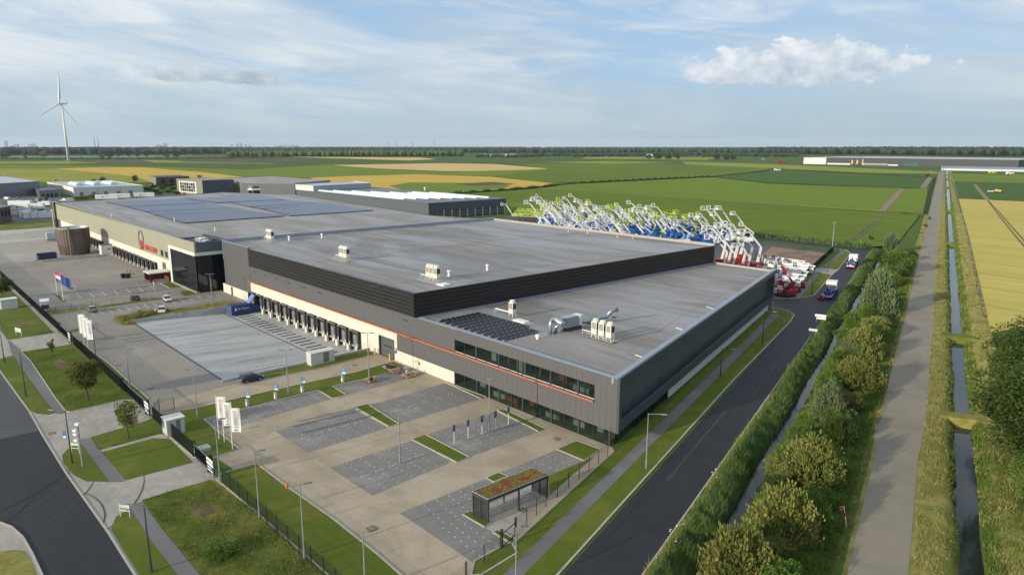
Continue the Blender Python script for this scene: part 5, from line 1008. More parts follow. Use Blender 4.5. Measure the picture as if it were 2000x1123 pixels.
# ================================================================== TANK, CONTAINERS, KIOSK
RUSTM = mat('rusty_corrugated_tank', (.085, .042, .028), .6, .3, var=.25, scale=1.5, col2=(.12, .10, .095), scale2=.3, stretch=(1, 1, .3))
t = thing('storage_tank', 'big round rusty brown storage tank standing in front of the sage green warehouse', 'tank', (-303.5, 54.8, 0)); n = 72; m = MB(); o = 0
for r0, z in ((4.7, 0), (5.2, 3.5), (5.4, 7), (5.4, 9.8)):
    for j in range(n): rr = r0+(.10 if j % 2 else 0); m.v.append((rr*math.cos(2*math.pi*j/n), rr*math.sin(2*math.pi*j/n), z))
for i in range(3):
    for j in range(n): m.f.append((i*n+j, i*n+(j+1) % n, (i+1)*n+(j+1) % n, (i+1)*n+j)); m.m.append(0)
m.build('shell', RUSTM, t); MB().lathe([(5.45, 9.7), (5.45, 9.95), (5.2, 9.95), (5.2, 9.3), (.1, 9.5)], 36).build('rim', GALV, t); MB().tube([(5.3, -2.2, 0), (5.5, -2.2, 10.4)], .35, 6).build('ladder_cage', RUSTM, t)
x, y = at(203, 497); t = thing('pump_house', 'flat white pump house with a dark roof beside the rusty tank', 'building', (x, y, 0)); MB().box(-1.8, 1.8, -1.0, 6.2, 0, 3.6).build('wall', WALLW, t); MB().box(-1.9, 1.9, -1.1, 6.3, 3.6, 3.75).build('roof', SLATE, t); MB().box(1.81, 1.85, 1.0, 2.0, 1.8, 2.4).build('vent', GREYW, t); MB().box(-4, -1.9, -.6, .8, 0, 2.6).build('pump_cabinet', GALV, t)
m = MB(); xx, yy = at(82, 512); m.beam((xx, yy, .3), (-289.5, 62.5, .3), .35, .6); tag(m.build('low_wall', WALLC), 'low concrete wall in front of the rusty tank and pump house', 'wall')
BLUEC = mat('blue_container_paint', (.018, .050, .17), .45, var=.1); BLUED = mat('dark_blue_paint', (.012, .022, .085), .5)
x, y = at(90, 506); t = thing('open_skip', 'dark blue open skip container on the yard left of the rusty tank', 'skip', (x, y, 0), R(95))
m = MB(); m.box(-2.5, 3.2, -1.2, -1.1, .2, 2.2); m.box(-2.5, 3.2, 1.1, 1.2, .2, 2.2); m.box(3.1, 3.2, -1.2, 1.2, .2, 2.2); m.box(-2.5, -2.4, -1.2, 1.2, .2, 1.6); m.box(-2.5, 3.2, -1.2, 1.2, .2, .3); m.build('shell', BLUED, t); [MB().box(-2+k*1.3, -1.9+k*1.3, 1.2, 1.3, .2, 2.1).build('side_rib', BLUED, t) for k in range(4)]; MB().box(-3.6, -2.5, -.9, .9, .2, .35).build('drawbar', GALV, t); MB().beam((-2.6, -1.1, 1.6), (0, -1.1, 2.2), .1, .1).build('tarpaulin_bar', GALV, t)
x, y = at(92, 472); t = thing('sea_container', 'pale grey sea container with a star mark, partly hidden behind the rusty tank', 'container', (x-.5, y, 0), R(90)); MB().box(0, 12.2, -1.22, 1.22, .9, 3.6).build('shell', mat('container_grey', (.36, .40, .42), .5), t); MB().box(.2, 12, -.9, .9, .5, .9).build('chassis', FRAME, t)
MB().box(1.4, 3.2, -1.28, -1.23, 1.7, 3.2).build('star_logo_panel', mat('light_blue_logo', (.20, .50, .68), .5), t); o = link('lettering', text_mesh('MAERSK', 1.5, mat('navy_lettering', (.012, .02, .05), .5), .02, 'LEFT'), t, (3.9, -1.26, 2.4)); o.rotation_euler = (math.pi/2, 0, 0); [MB().tube([(x_, y_-.12, .45), (x_, y_+.12, .45)], .45, 10).build('wheel', BLKR, t) for x_ in (9.5, 10.8) for y_ in (-1, 1)]
# blue compactor container at the first dock
t = thing('waste_container', 'blue waste compactor container with white lettering and raised lid at the first dock', 'container', (-170.9, 62.0, ZP), R(90))
m = MB(); m.box(0, 4.9, -1.22, 1.22, .15, 2.5); m.build('shell', BLUEC, t); [MB().box(.15+k*.78, .25+k*.78, -1.28, -1.22, .2, 2.45).build('side_rib', BLUEC, t) for k in (0, 6)]
MB().box(-.06, 0, -1.2, -1.12, .2, 2.5).box(-.06, 0, 1.12, 1.2, .2, 2.5).box(-.06, 0, -.05, .05, .2, 2.5).build('door_post', mat('pale_blue_edge', (.30, .42, .62), .5), t)
MB().box(4.9, 7.0, -1.15, 1.15, .15, 1.9).build('hopper', BLUEC, t); lid = MB(); lid.beam((4.7, 0, 2.5), (6.2, 0, 4.3), 2.2, .12); lid.build('lid', mat('light_blue_paint', (.12, .22, .46), .45), t)
o = link('lettering', text_mesh('Van Happen', .62, WHITE, .015), t, (2.9, -1.30, 1.55)); o.rotation_euler = (math.pi/2, 0, 0)
m = MB(); m.add([(.8, -1.29, 1.15), (1.35, -1.29, 1.15), (1.15, -1.29, 1.95), (1.0, -1.29, 1.95)], [(0, 1, 2, 3)]); m.build('logo', WHITE, t)
x, y = at(490.5, 610, ZP); t = thing('warning_beacon', 'red and white striped beacon on the ramp right of the blue waste container', 'beacon', (x, y, ZP)); [MB().cbox((0, 0, .25+k*.22), (.3, .1, .22)).build('stripe', (WHITE, REDS)[k % 2], t) for k in range(5)]; MB().cbox((0, 0, .06), (.9, .5, .12)).build('foot', BLKR, t)
# smoking shelter, bins
x, y = at(300, 549); t = thing('smoking_shelter', 'dark red brick shelter with a white flat roof beside the sage green warehouse', 'shelter', (x, y, 0)); RB = mat('red_brown_brick', (.15, .040, .028), .8, var=.2, scale=4.)
MB().box(-3.2, -2.9, -1.6, 4.0, 0, 2.6).build('wall', RB, t); MB().box(-2.9, 2.6, -1.6, -1.4, 0, .5).build('wall', RB, t); MB().box(-2.9, 2.6, 3.8, 4.0, 0, 2.6).build('wall', RB, t); MB().box(-3.4, 2.8, -1.8, 4.2, 2.6, 2.85).build('roof', WHITEC, t); MB().box(2.4, 2.6, -1.5, -1.3, 0, 2.6).box(2.4, 2.6, 3.6, 3.8, 0, 2.6).build('post', FRAME, t)
for px, lb in ((241, 'left'), (250, 'right')): x, y = at(px, 543); t = thing('wheeled_bin', lb+' dark wheeled bin of the pair in front of the steel frame', 'bin', (x, y, 0)); MB().box(-.7, .7, -.6, .6, .15, 1.3).build('tub', BLKR, t); MB().box(-.75, .75, -.65, .65, 1.3, 1.42).build('lid', FRAME, t); [MB().tube([(sx_, sy_-.05, .1), (sx_, sy_+.05, .1)], .1, 8).build('castor', GREYW, t) for sx_ in (-.6, .6) for sy_ in (-.5, .5)]
x, y = at(252, 536); t = thing('steel_rack', 'open steel rack frame standing behind the two bins', 'rack', (x, y, 0)); m = MB()
for a_ in ((-1.6, 0), (1.6, 0)): m.tube([(a_[0], 0, 0), (a_[0], 0, 1.7)], .08, 6)
m.tube([(-1.6, 0, 1.7), (1.6, 0, 1.7)], .08, 6); m.build('frame', mat('ochre_steel', (.16, .12, .06), .6), t); MB().cbox((0, 0, .3), (3.2, .8, .15)).build('shelf', GREYW, t)
x, y = at(301, 560); t = thing('white_post', 'slim white service post on the kerb of the visitor bays', 'post', (x, y, 0)); MB().tube([(0, 0, 0), (0, 0, 1.3)], .12, 8).build('shaft', WHITE, t); MB().cbox((0, 0, 1.35), (.5, .2, .3)).build('head', WHITE, t)
# ================================================================== VEHICLES
CARGL = mat_glass('car_glass', (.01, .013, .016), .05); RIM = mat('alloy_rim', (.35, .36, .37), .35, .6); LAMPW = mat('headlamp', (.7, .72, .74), .15); LAMPR = mat('tail_lamp', (.35, .01, .01), .3)
PLATE = mat('yellow_plate', (.75, .55, .05), .5)
def paint(n, c): return mat(n, c, .22, .15, var=.03, spec=.7)
def car(label, loc, rz, pm, L=4.0, W=1.72, H=1.47, van=False, name='parked_car', cat='car', group=None):
    t = thing(name, label, cat, loc, rz, group)
    # lower body lofted along x (front at +x)
    m = MB(); hb = .95 if not van else 1.15
    if van: st = [(-L/2, .90, .35, 1.1), (-L/2+.05, .98, .28, H-.08), (L*.18, 1., .28, H), (L*.27, .98, .28, H-.15), (L*.40, .96, .28, 1.32), (L*.47, .92, .28, 1.15), (L/2, .80, .38, .85)]
    else: st = [(-L/2, .82, .42, .78), (-L/2+.12, .95, .30, .98), (-L*.25, 1., .25, .96), (L*.12, 1., .25, .93), (L*.33, .98, .25, .88), (L*.46, .92, .28, .74), (L/2, .78, .38, .60)]
    for x, w, z0, z1 in st:
        hw = W/2*w; zm = z0+(z1-z0)*.55; tp = .93 if not van else .90; m.v += [(x, -hw*.92, z0), (x, -hw, zm), (x, -hw*tp, z1), (x, 0, z1+(.04)), (x, hw*tp, z1), (x, hw, zm), (x, hw*.92, z0)]
    for i in range(len(st)-1):
        for j in range(6): m.f.append((7*i+j, 7*i+j+1, 7*i+8+j, 7*i+7+j)[::-1]); m.m.append(0)
    m.f += [tuple(range(7)), tuple(7*(len(st)-1)+j for j in reversed(range(7)))]; m.m += [0, 0]; body = m.build('body', pm, t, smooth=False)
    if not van:
        c = MB(); sec = [(-L/2+.16, .97, W*.42, 0), (-L*.36, H-.06, W*.36, 0), (-L*.05, H, W*.36, 0), (L*.10, H-.05, W*.36, 0), (L*.27, .90, W*.43, 0)]
        zb = .93; prof_ = [(x, z) for x, z, _, _ in sec]
        pts = [(-L/2+.16, .96), (-L*.37, H-.07), (L*.09, H-.06), (L*.27, .92)]
        wb, wt = W*.455, W*.375; lo = [0, 1, 2, 3]
        v = [(x, -(wt if i in (1, 2) else wb), z) for i, (x, z) in enumerate(pts)]+[(x, (wt if i in (1, 2) else wb), z) for i, (x, z) in enumerate(pts)]
        c.add(v, [(0, 3, 2, 1), (4, 5, 6, 7), (0, 1, 5, 4), (2, 3, 7, 6)]); c.build('windows', CARGL, t)
        r_ = MB(); r_.add([(-L*.37, -wt, H-.07), (L*.09, -wt, H-.06), (L*.09, wt, H-.06), (-L*.37, wt, H-.07), (-L*.33, -wt*.9, H), (L*.05, -wt*.9, H), (L*.05, wt*.9, H), (-L*.33, wt*.9, H)], [(4, 5, 6, 7), (0, 1, 5, 4), (1, 2, 6, 5), (2, 3, 7, 6), (3, 0, 4, 7)]); r_.build('roof_panel', pm, t)
        for s in (-1, 1):
            q = MB()
            for a, b in ((pts[0], pts[1]), (pts[3], pts[2]), ((-L*.08, .93), (-L*.08, H-.06))): q.beam((a[0], s*(wb+.005), a[1]), (b[0], s*(wt+.01), b[1]), .05, .08)
            q.build('window_pillar', pm, t)
    else:
        MB().add([(L*.275, -W*.42, H-.2), (L*.40, -W*.44, 1.36), (L*.40, W*.44, 1.36), (L*.275, W*.42, H-.2)], [(0, 1, 2, 3)]).add([(L*.12, -W*.472, 1.35), (L*.34, -W*.478, 1.35), (L*.25, -W*.455, H-.3), (L*.12, -W*.455, H-.3)], [(0, 1, 2, 3)]).build('windscreen', CARGL, t).location = (.02, -.0, .02)
        for y in (-.45, .45): MB().box(-L/2-.02, -L/2+.03, y-.36, y+.36, 1.15, 1.8).build('rear_window', CARGL, t)
    for x in (-L*.31, L*.31):
        for s in (-1, 1):
            w = MB().tube([(x, s*(W/2-.20), .32), (x, s*(W/2+.01), .32)], .32, 14).build('wheel', BLKR, t); MB().tube([(x, s*(W/2+.0), .32), (x, s*(W/2+.03), .32)], .19, 10).build('rim', RIM, w)
    for s in (-1, 1): MB().cbox((L*.465, s*W*.36, .66), (.22, .34, .14)).build('headlight', LAMPW, t); MB().cbox((-L/2+.06, s*W*.40, .82 if not van else 1.2), (.12, .2, .22)).build('tail_light', LAMPR, t)
    MB().cbox((-L/2-.0, 0, .62), (.05, .5, .12)).build('number_plate', PLATE, t); MB().cbox((L/2-.01, 0, .45), (.05, .5, .12)).build('number_plate', PLATE, t)
    return t
def on(px, py, z=0): return at(px, py, z)+(z,)
def heading(p, q): a, b = Vector(at(*p)), Vector(at(*q)); d = b-a; return math.atan2(d.y, d.x)
car('dark blue hatchback driving past the low retaining wall with the steel railing', on(491, 744), heading((472, 748), (512, 738)), paint('navy_car_paint', (.012, .022, .07)), L=3.9)
car('silver estate car parked beside the grassy verge, second car from the white van', on(180, 608), R(176), paint('silver_car_paint', (.25, .25, .25)), L=4.2)
car('dark red and black car parked against the mid fence behind the visitor bays', on(264, 586), R(175), paint('dark_car_paint', (.03, .026, .03)), L=4.2)
car('white compact car parked facing us in the visitor bays near the glass office', on(327, 588), R(-6), paint('white_car_paint', (.62, .62, .61)), L=3.9)
wc = car('white car with its door open beside the weedy verge above the loading ramp', on(317, 610), R(-20), paint('white_car_paint2', (.60, .61, .62)), L=4.1)
MB().cbox((.3, -1.25, .75), (1.0, .08, .7), R(-50)).build('open_door', MATS['white_car_paint2'], wc)
vn = car('white panel van with a bulky high body parked by the left fence corner', on(89, 606), R(172), paint('white_van_paint', (.66, .67, .68)), L=5.4, W=2.0, H=2.5, van=True, name='parked_van', cat='van')
MB().box(-2.75, 1.2, -.97, .97, 2.42, 2.75).build('high_roof', MATS['white_van_paint'], vn); MB().box(-2.9, -2.72, -.8, .8, .9, 1.9).build('ladder_rack', FRAME, vn)
# low-loader trucks on the new road
BLUEM = mat('machine_blue', (.015, .10, .36), .45, var=.1); REDM = mat('machine_red', (.28, .014, .02), .45, var=.08); LIMEM = mat('machine_lime', (.42, .56, .02), .45, var=.08); WHM = mat('machine_white', (.66, .67, .65), .4, var=.06); DKM = mat('machine_dark', (.03, .032, .036), .5)
def lowloader(label, loc, rz, brown=True):
    t = thing('low_loader_truck', label, 'truck', loc, rz)
    MB().box(4.2, 6.6, -1.25, 1.25, .9, 3.4).build('cab', BLUEM, t); MB().box(1.0, 4.1, -1.3, 1.3, 1.6, 3.8).build('white_box', WBOX, t); MB().box(6.6, 6.64, -1.1, 1.1, 2.0, 3.0).build('windscreen', GLASS_D, t)
    MB().box(-5.5, 6.0, -.5, .5, .6, 1.0).build('chassis', FRAME, t); MB().box(-5.5, .9, -1.28, 1.28, 1.0, 1.18).build('deck', BLUEM, t)
    if brown: MB().box(.2, .9, -1.35, 1.35, 2.2, 3.0).build('brown_beam', mat('brown_timber', (.22, .14, .08), .8) if 'brown_timber' not in MATS else MATS['brown_timber'], t)
    for x in (5.2, 2.0, -3.2, -4.4):
        for s in (-1, 1): MB().tube([(x, s*.95, .5), (x, s*1.28, .5)], .5, 12).build('wheel', BLKR, t)
    for k in range(7): MB().box(-5.7, -5.5, -1.28+k*.366, -1.28+(k+1)*.366, .7, 1.15).build('warning_stripe', (REDS, WHITE)[k % 2], t)
    MB().box(-5.72, -5.70, -.4, .4, 1.15, 1.4).build('rear_plate', PLATE if not brown else BLUEM, t)
    for s in (-1, 1): MB().cbox((-5.5, s*1.1, 1.9 if not brown else 1.5), (.12, .25, .18)).build('rear_lamp', (LAMPW), t)
    return t
p = on(1642, 572); hd = AZB
lt = lowloader('blue low-loader truck with white box and brown beam on the new road, nearer of two', (cs(-22.5, 203))+(0,), hd, True)
lt2 = lowloader('blue low-loader truck with white box and yellow rear board at the far road end', (cs(-22.6, 258))+(0,), hd, False)
def load(label, parentloc, col, rz):
    t = thing('small_lift', label, 'aerial lift', parentloc, rz); MB().box(-2.0, 1.6, -.85, .85, .45, 1.0).build('chassis', col, t); MB().box(-1.4, -.1, -.6, .6, 1.0, 1.7).build('engine_cover', DKM, t)
    MB().beam((-1.2, 0, 1.6), (1.4, 0, 2.0), .3, .35).build('folded_boom', col, t); [MB().tube([(x, s*.75, .35), (x, s*1.0, .35)], .35, 10).build('wheel', BLKR, t) for x in (-1.4, 1.1) for s in (-1, 1)]
    return t
for (c, s), lb, col in (((-22.5, 200.2), 'blue compact lift on the deck of the nearer truck', BLUEM), ((-22.6, 255.4), 'blue compact lift on the deck of the far truck', BLUEM)): load(lb, cs(c, s)+(1.19,), col, AZB)
lq = load('small red and dark loader ramp machine at the back of the nearer truck', cs(-23.9, 196.4)+(0,), REDM, AZB+R(30)); lq.scale = (.55, .6, .7)
# ================================================================== BOOM LIFT FLEET
def cage(m, c, rz=0, w=2.7, d=1.5, h=1.5, r=.062):
    cx_, cy_, cz_ = c
    for z in (0, h*.5, h):
        for (x0, y0), (x1, y1) in (((-1, -1), (1, -1)), ((1, -1), (1, 1)), ((1, 1), (-1, 1)), ((-1, 1), (-1, -1))): m.beam((cx_+x0*d/2, cy_+y0*w/2, cz_+z), (cx_+x1*d/2, cy_+y1*w/2, cz_+z), r*1.5, r*1.5)
    for x in (-1, 1):
        for y in (-1, -.33, .33, 1): m.beam((cx_+x*d/2, cy_+y*w/2, cz_), (cx_+x*d/2, cy_+y*w/2, cz_+h), r*1.3, r*1.3)
    m.box(cx_-d/2, cx_+d/2, cy_-w/2, cy_+w/2, cz_-.06, cz_); return m
def boom_lift(base, boom1, boom2, bask, knee, tip, bk, wheelm=BLKR, spider=False, sec=None):
    r = thing('boom_lift', 'x', 'boom lift')
    MB().box(-2.0, 2.0, -1.15, 1.15, .45, 1.0).build('chassis', base, r); MB().box(-2.4, 1.2, -1.1, 1.1, 1.05, 2.6).build('turret', base, r); MB().box(-2.1, .2, -1.06, -.99, 1.3, 1.95).build('engine_panel', DKM, r)
    a = Vector((-.6, 0, 1.9)); k = Vector(knee); tp = Vector(tip); b = Vector(bk)
    MB().beam(a, k, .62, .74, w2=.5, h2=.56).build('lower_boom', boom1, r)
    if sec: MB().beam(a+Vector((.7, 0, -.2)), a.lerp(k, .8)+Vector((.5, 0, 0)), .2, .22).build('lift_strut', boom1, r)
    ub = MB().beam(k, k.lerp(tp, .55), .42, .48).build('upper_boom', boom2, r); MB().beam(k.lerp(tp, .5), tp, .32, .36).build('boom_extension', WHM, ub)
    MB().tube([k.lerp(tp, .12)+Vector((.25, 0, -.5)), k.lerp(a, .35)], .09, 6).build('ram', GALV, r)
    MB().beam(tp, b, .26, .3).build('jib', boom2, r); bb = cage(MB(), (b.x+.6, b.y, b.z-.3)).build('basket', bask, r); MB().box(b.x+1.3, b.x+1.36, -1.2, 1.2, b.z-.25, b.z+.25).build('kick_plate', bask, bb); MB().box(b.x+.2, b.x+.45, -.3, .3, b.z+.4, b.z+.95).build('control_box', DKM, bb)
    if spider:
        for sx_ in (-1, 1):
            for sy_ in (-1, 1): MB().beam((sx_*1.4, sy_*.6, 1.0), (sx_*3.2, sy_*2.2, .1), .18, .22).build('outrigger', base, r)
    else:
        for x in (-1.4, 1.4):
            for s in (-1, 1): MB().tube([(x, s*.85, .52), (x, s*1.25, .52)], .52, 10).build('wheel', wheelm, r)
    return r
V = {}
V['bw'] = boom_lift(BLUEM, BLUEM, WHM, WHM, (-3.0, 0, 5.6), (2.2, 0, 11.6), (3.6, 0, 11.9), sec=True)
V['ww'] = boom_lift(WHM, WHM, WHM, WHM, (-2.2, 0, 6.4), (2.8, 0, 12.6), (4.2, 0, 12.9))
V['bl'] = boom_lift(BLUEM, BLUEM, BLUEM, LIMEM, (-3.4, 0, 5.0), (1.8, 0, 10.2), (3.0, 0, 10.6), sec=True)
V['ly'] = boom_lift(BLUEM, LIMEM, WHM, LIMEM, (-2.4, 0, 6.0), (1.6, 0, 10.8), (2.8, 0, 11.0))
V['lo'] = boom_lift(BLUEM, WHM, BLUEM, WHM, (-3.2, 0, 4.0), (2.0, 0, 6.8), (3.2, 0, 6.8), sec=True)
PBL = mat('machine_pale_blue', (.22, .42, .62), .45, var=.1)
V['low'] = boom_lift(WHM, PBL, WHM, WHM, (-2.6, 0, 4.6), (1.8, 0, 8.0), (2.8, 0, 8.2), sec=True)
V['rs'] = boom_lift(REDM, WHM, WHM, WHM, (-1.6, 0, 7.2), (2.6, 0, 12.2), (4.6, 0, 11.8), spider=True)
desc = {'bw': 'blue boom lift with a white upper boom', 'ww': 'tall all white boom lift', 'bl': 'blue boom lift with a lime basket', 'ly': 'boom lift with a lime lower arm and lime basket', 'lo': 'folded blue lift with a white basket', 'low': 'half raised pale blue and white boom lift', 'rs': 'white zigzag boom lift on a red spider base'}
place = {k: [] for k in V}
def in_yard(X, Y): return True
rzb = RTZ+math.pi
rnd = random.Random(11)
def region_word(px, row):
    h = 'at the left end' if px < 1110 else ('left of the middle' if px < 1190 else ('in the middle' if px < 1270 else ('right of the middle' if px < 1350 else 'near the right end')))
    return h+', '+('rear' if row == 0 else ('second' if row == 1 else ('third' if row == 2 else ('fourth' if row == 3 else 'front'))))+' row'
for row in range(7):
    for k in range(29):
        # rows run along the rear field edge, stepping towards the hall
        u = k/28; px = 1062+u*(395-row*8)+rnd.uniform(-4, 4); base = 421+(px-1040)*.128; X, Y = at(px, base)
        X -= 0; s_back = row*10.5; d_ = Vector((-.35, -.94)); X, Y = X-BD.x*0+d_.x*s_back*.55, Y+d_.y*s_back*.92
        ppx, ppy = proj(X, Y, 0)
        if ppx < 1046 or ppx > 1462 or Y < 172: continue
        if ppx < 1210: c = rnd.choices(['ww', 'low', 'bw', 'lo', 'ly'], [2.2, 4.5, 3.5, 5, 2.4])[0]
        elif ppx < 1390: c = rnd.choices(['bw', 'lo', 'bl', 'ly', 'ww', 'low'], [4, 5, 4, 4, .8, 1.4])[0]
        else: c = rnd.choices(['bw', 'ww', 'low', 'lo', 'bl'], [2, 3, 3, 3, 1])[0]
        if row in (0, 1) and ppx < 1230 and rnd.random() < .45: c = 'low'
        place[c].append((X, Y, rzb+rnd.uniform(-.35, .35), rnd.uniform(.86, 1.08), region_word(ppx, row)))
for k, (px, py) in enumerate(((1474, 527), (1458, 524), (1446, 530), (1430, 519), (1418, 527), (1404, 521), (1441, 512), (1455, 540), (1425, 538), (1408, 534))):
    X, Y = at(px, py); place['rs'].append((X, Y, rzb+rnd.uniform(-.2, .2), [1.02, .98, .9, 1.12, .95, 1.05, 1.1, .8, .9, .95][k], ['standing free at the right end of the fleet', 'second from the right end', 'third from the right end', 'fourth from the right end, tallest basket', 'fifth from the right end', 'sixth from the right end', 'behind the rightmost three', 'low one nearest the hall parapet', 'half hidden by the hall parapet', 'by the parapet, left of the red bases'][k]))
first_used = set(); cnt = {}
for c, lst in place.items():
    for X, Y, rz, s, w in lst:
        sfx = cnt.get((c, w), 0); cnt[(c, w)] = sfx+1; lb = ' '.join((['', 'another ', 'third ', 'fourth ', 'fifth ', 'sixth ', 'seventh '][sfx]+desc[c]+' '+w).split()[:16]); o = V[c] if c not in first_used else dup(V[c], (0, 0, 0)); first_used.add(c)
        o.location = (X, Y, 0); o.rotation_euler = (0, 0, rz); o.scale = (s, s, s); tag(o, lb, None, 'boom lifts crowded behind the grey hall')
# lime and dark scissor lifts at the left end
def scissor():
    r = thing('scissor_lift', 'x', 'scissor lift'); MB().box(-1.3, 1.3, -.6, .6, .3, .9).build('chassis', DKM, r)
    for k in range(4):
        z = .9+k*.55; MB().beam((-1.1, -.45, z), (1.1, -.45, z+.5), .08, .1).build('scissor_arm', DKM, r); MB().beam((1.1, .45, z), (-1.1, .45, z+.5), .08, .1).build('scissor_arm', DKM, r)
    cage(MB(), (0, 0, 3.15), w=1.3, d=2.6, h=1.1, r=.045).build('platform', LIMEM, r); [MB().tube([(x, s*.5, .25), (x, s*.65, .25)], .25, 8).build('wheel', BLKR, r) for x in (-1, 1) for s in (-1, 1)]; return r
sc0 = scissor(); n = 0
for row, (py, n_) in enumerate(((425, 5), (431, 6), (437, 6))):
    for k in range(n_):
        px = 1016+k*10+row*-5; X, Y = at(px, py+(px-1020)*.05); o = sc0 if n == 0 else dup(sc0, (0, 0, 0)); o.location = (X, Y, 0); o.rotation_euler = (0, 0, rnd.uniform(0, .3)); o.scale = (1.25, 1.25, 1.2); n += 1
        tag(o, 'lime scissor lift, '+['first', 'second', 'third', 'fourth', 'fifth', 'sixth', 'seventh', 'eighth', 'ninth'][k]+' from the left in the '+['back', 'middle', 'front'][row]+' row left of the fleet', 'scissor lift', 'lime scissor lifts')
X, Y = at(1003, 425); t = thing('truck_crane', 'pale folded lift with a basket raised beside the corner of the dark slate hall', 'aerial lift', (X, Y, 0), RTZ); MB().box(-1, 6, -1.2, 1.2, .6, 2.4).build('body', RLIGHT, t); MB().beam((-1, 0, 2.2), (-4.5, 0, 7.6), .4, .5).build('boom', WHM, t); MB().beam((-4.5, 0, 7.6), (-6.2, 0, 7.2), .25, .3).build('jib', WHM, t); cage(MB(), (-6.6, 0, 6.8)).build('basket', WHM, t); [MB().tube([(x, s*.9, .5), (x, s*1.2, .5)], .5, 10).build('wheel', BLKR, t) for x in (0, 4.5) for s in (-1, 1)]
# white vans and truck mounted lifts beside the gravel lot
def van_lift(): 
    r = car('x', (0, 0, 0), 0, MATS['white_van_paint'], L=5.6, W=2.0, H=2.15, van=True, name='lift_van', cat='lift van')
    MB().beam((-3.2, 0, 2.55), (2.6, 0, 2.9), .34, .36).build('folded_boom', WHM, r); MB().beam((-2.9, 0, 2.3), (1.6, 0, 2.5), .3, .3).build('lower_boom', WHM, r); cage(MB(), (2.9, 0, 2.5), w=1.4, d=.8, h=.9, r=.07).build('basket', DKM, r); MB().box(-2.4, -1.2, -.5, .5, 2.1, 2.5).build('boom_mount', DKM, r); return r
vl = van_lift(); n = 0
spots = [(1494, 512, 0), (1510, 514, 0), (1527, 515, 0), (1551, 519, 0), (1505, 522, 1), (1522, 525, 1), (1540, 527, 1), (1560, 524, 1), (1570, 529, 1), (1532, 535, 2), (1547, 536, 2), (1556, 541, 2), (1551, 548, 2), (1537, 546, 2), (1520, 541, 2), (1543, 556, 3), (1529, 553, 3), (1464, 535, 1), (1478, 538, 1), (1492, 533, 1), (1504, 537, 2), (1515, 549, 3)]
for k, (px, py, rw) in enumerate(spots):
    X, Y = at(px, py+5); o = vl if k == 0 else dup(vl, (0, 0, 0)); o.location = (X, Y, 0); o.rotation_euler = (0, 0, RTZ+R(150)+rnd.uniform(-.12, .12)); o.scale = (1, 1, 1)
    wd = ['back row beside the gravel lot', 'second row below the gravel lot', 'third row along the black fence', 'front row behind the red machines'][rw]; idx = sum(1 for s in spots[:k] if s[2] == rw)
    tag(o, 'white lift van with folded boom, '+['first', 'second', 'third', 'fourth', 'fifth', 'sixth', 'seventh', 'eighth', 'ninth'][idx]+' in the '+wd, 'lift van', 'white lift vans by the gravel lot')
def spider_low():
    r = thing('spider_lift', 'x', 'spider lift'); MB().box(-1.4, 1.4, -.6, .6, .5, 1.2).build('chassis', REDM, r); MB().box(-1.5, 1.5, -.75, -.45, .1, .5).box(-1.5, 1.5, .45, .75, .1, .5).build('tracks', BLKR, r)
    MB().beam((-1.4, 0, 1.3), (1.8, 0, 1.7), .3, .34).build('folded_boom', REDM, r); cage(MB(), (2.2, 0, .9), w=1.3, d=.7, h=1.0, r=.06).build('basket', WHM, r); [MB().beam((x, y, 1.), (x*1.8, y*2.6, 1.9), .14, .16).build('outrigger', REDM, r) for x in (-1, 1) for y in (-.5, .5)]; return r
sp = spider_low()
for k, (px, py) in enumerate(((1520, 560), (1534, 562), (1546, 560), (1552, 570), (1538, 572), (1524, 571), (1516, 576), (1531, 580), (1542, 579), (1560, 562))):
    X, Y = at(px, py); o = sp if k == 0 else dup(sp, (0, 0, 0)); o.location = (X, Y, 0); o.rotation_euler = (0, 0, RTZ+rnd.uniform(-.5, .5)+R(160)); o.scale = (1.05,)*3
    tag(o, 'folded red spider lift, '+['first', 'second', 'third', 'fourth', 'fifth', 'sixth', 'seventh', 'eighth', 'ninth', 'tenth'][k]+' of the cluster right of the hall corner', 'spider lift', 'folded red spider lifts')
X, Y = at(1549, 574); t = thing('spider_lift', 'red spider lift with its red boom raised to the left above the cluster', 'spider lift', (X, Y, 0), RTZ); MB().box(-1.2, 1.2, -.6, .6, .4, 1.3).build('chassis', REDM, t); MB().beam((0, 0, 1.3), (-.4, 0, 3.4), .35, .4).build('turret', REDM, t); b_ = MB().beam((-.2, 0, 3.0), (-3.8, 0, 7.8), .45, .5).build('boom', REDM, t); MB().beam((-1.4, -.24, 4.75), (-2.2, -.24, 5.8), .02, .3).build('white_stripe', WHITE, b_)
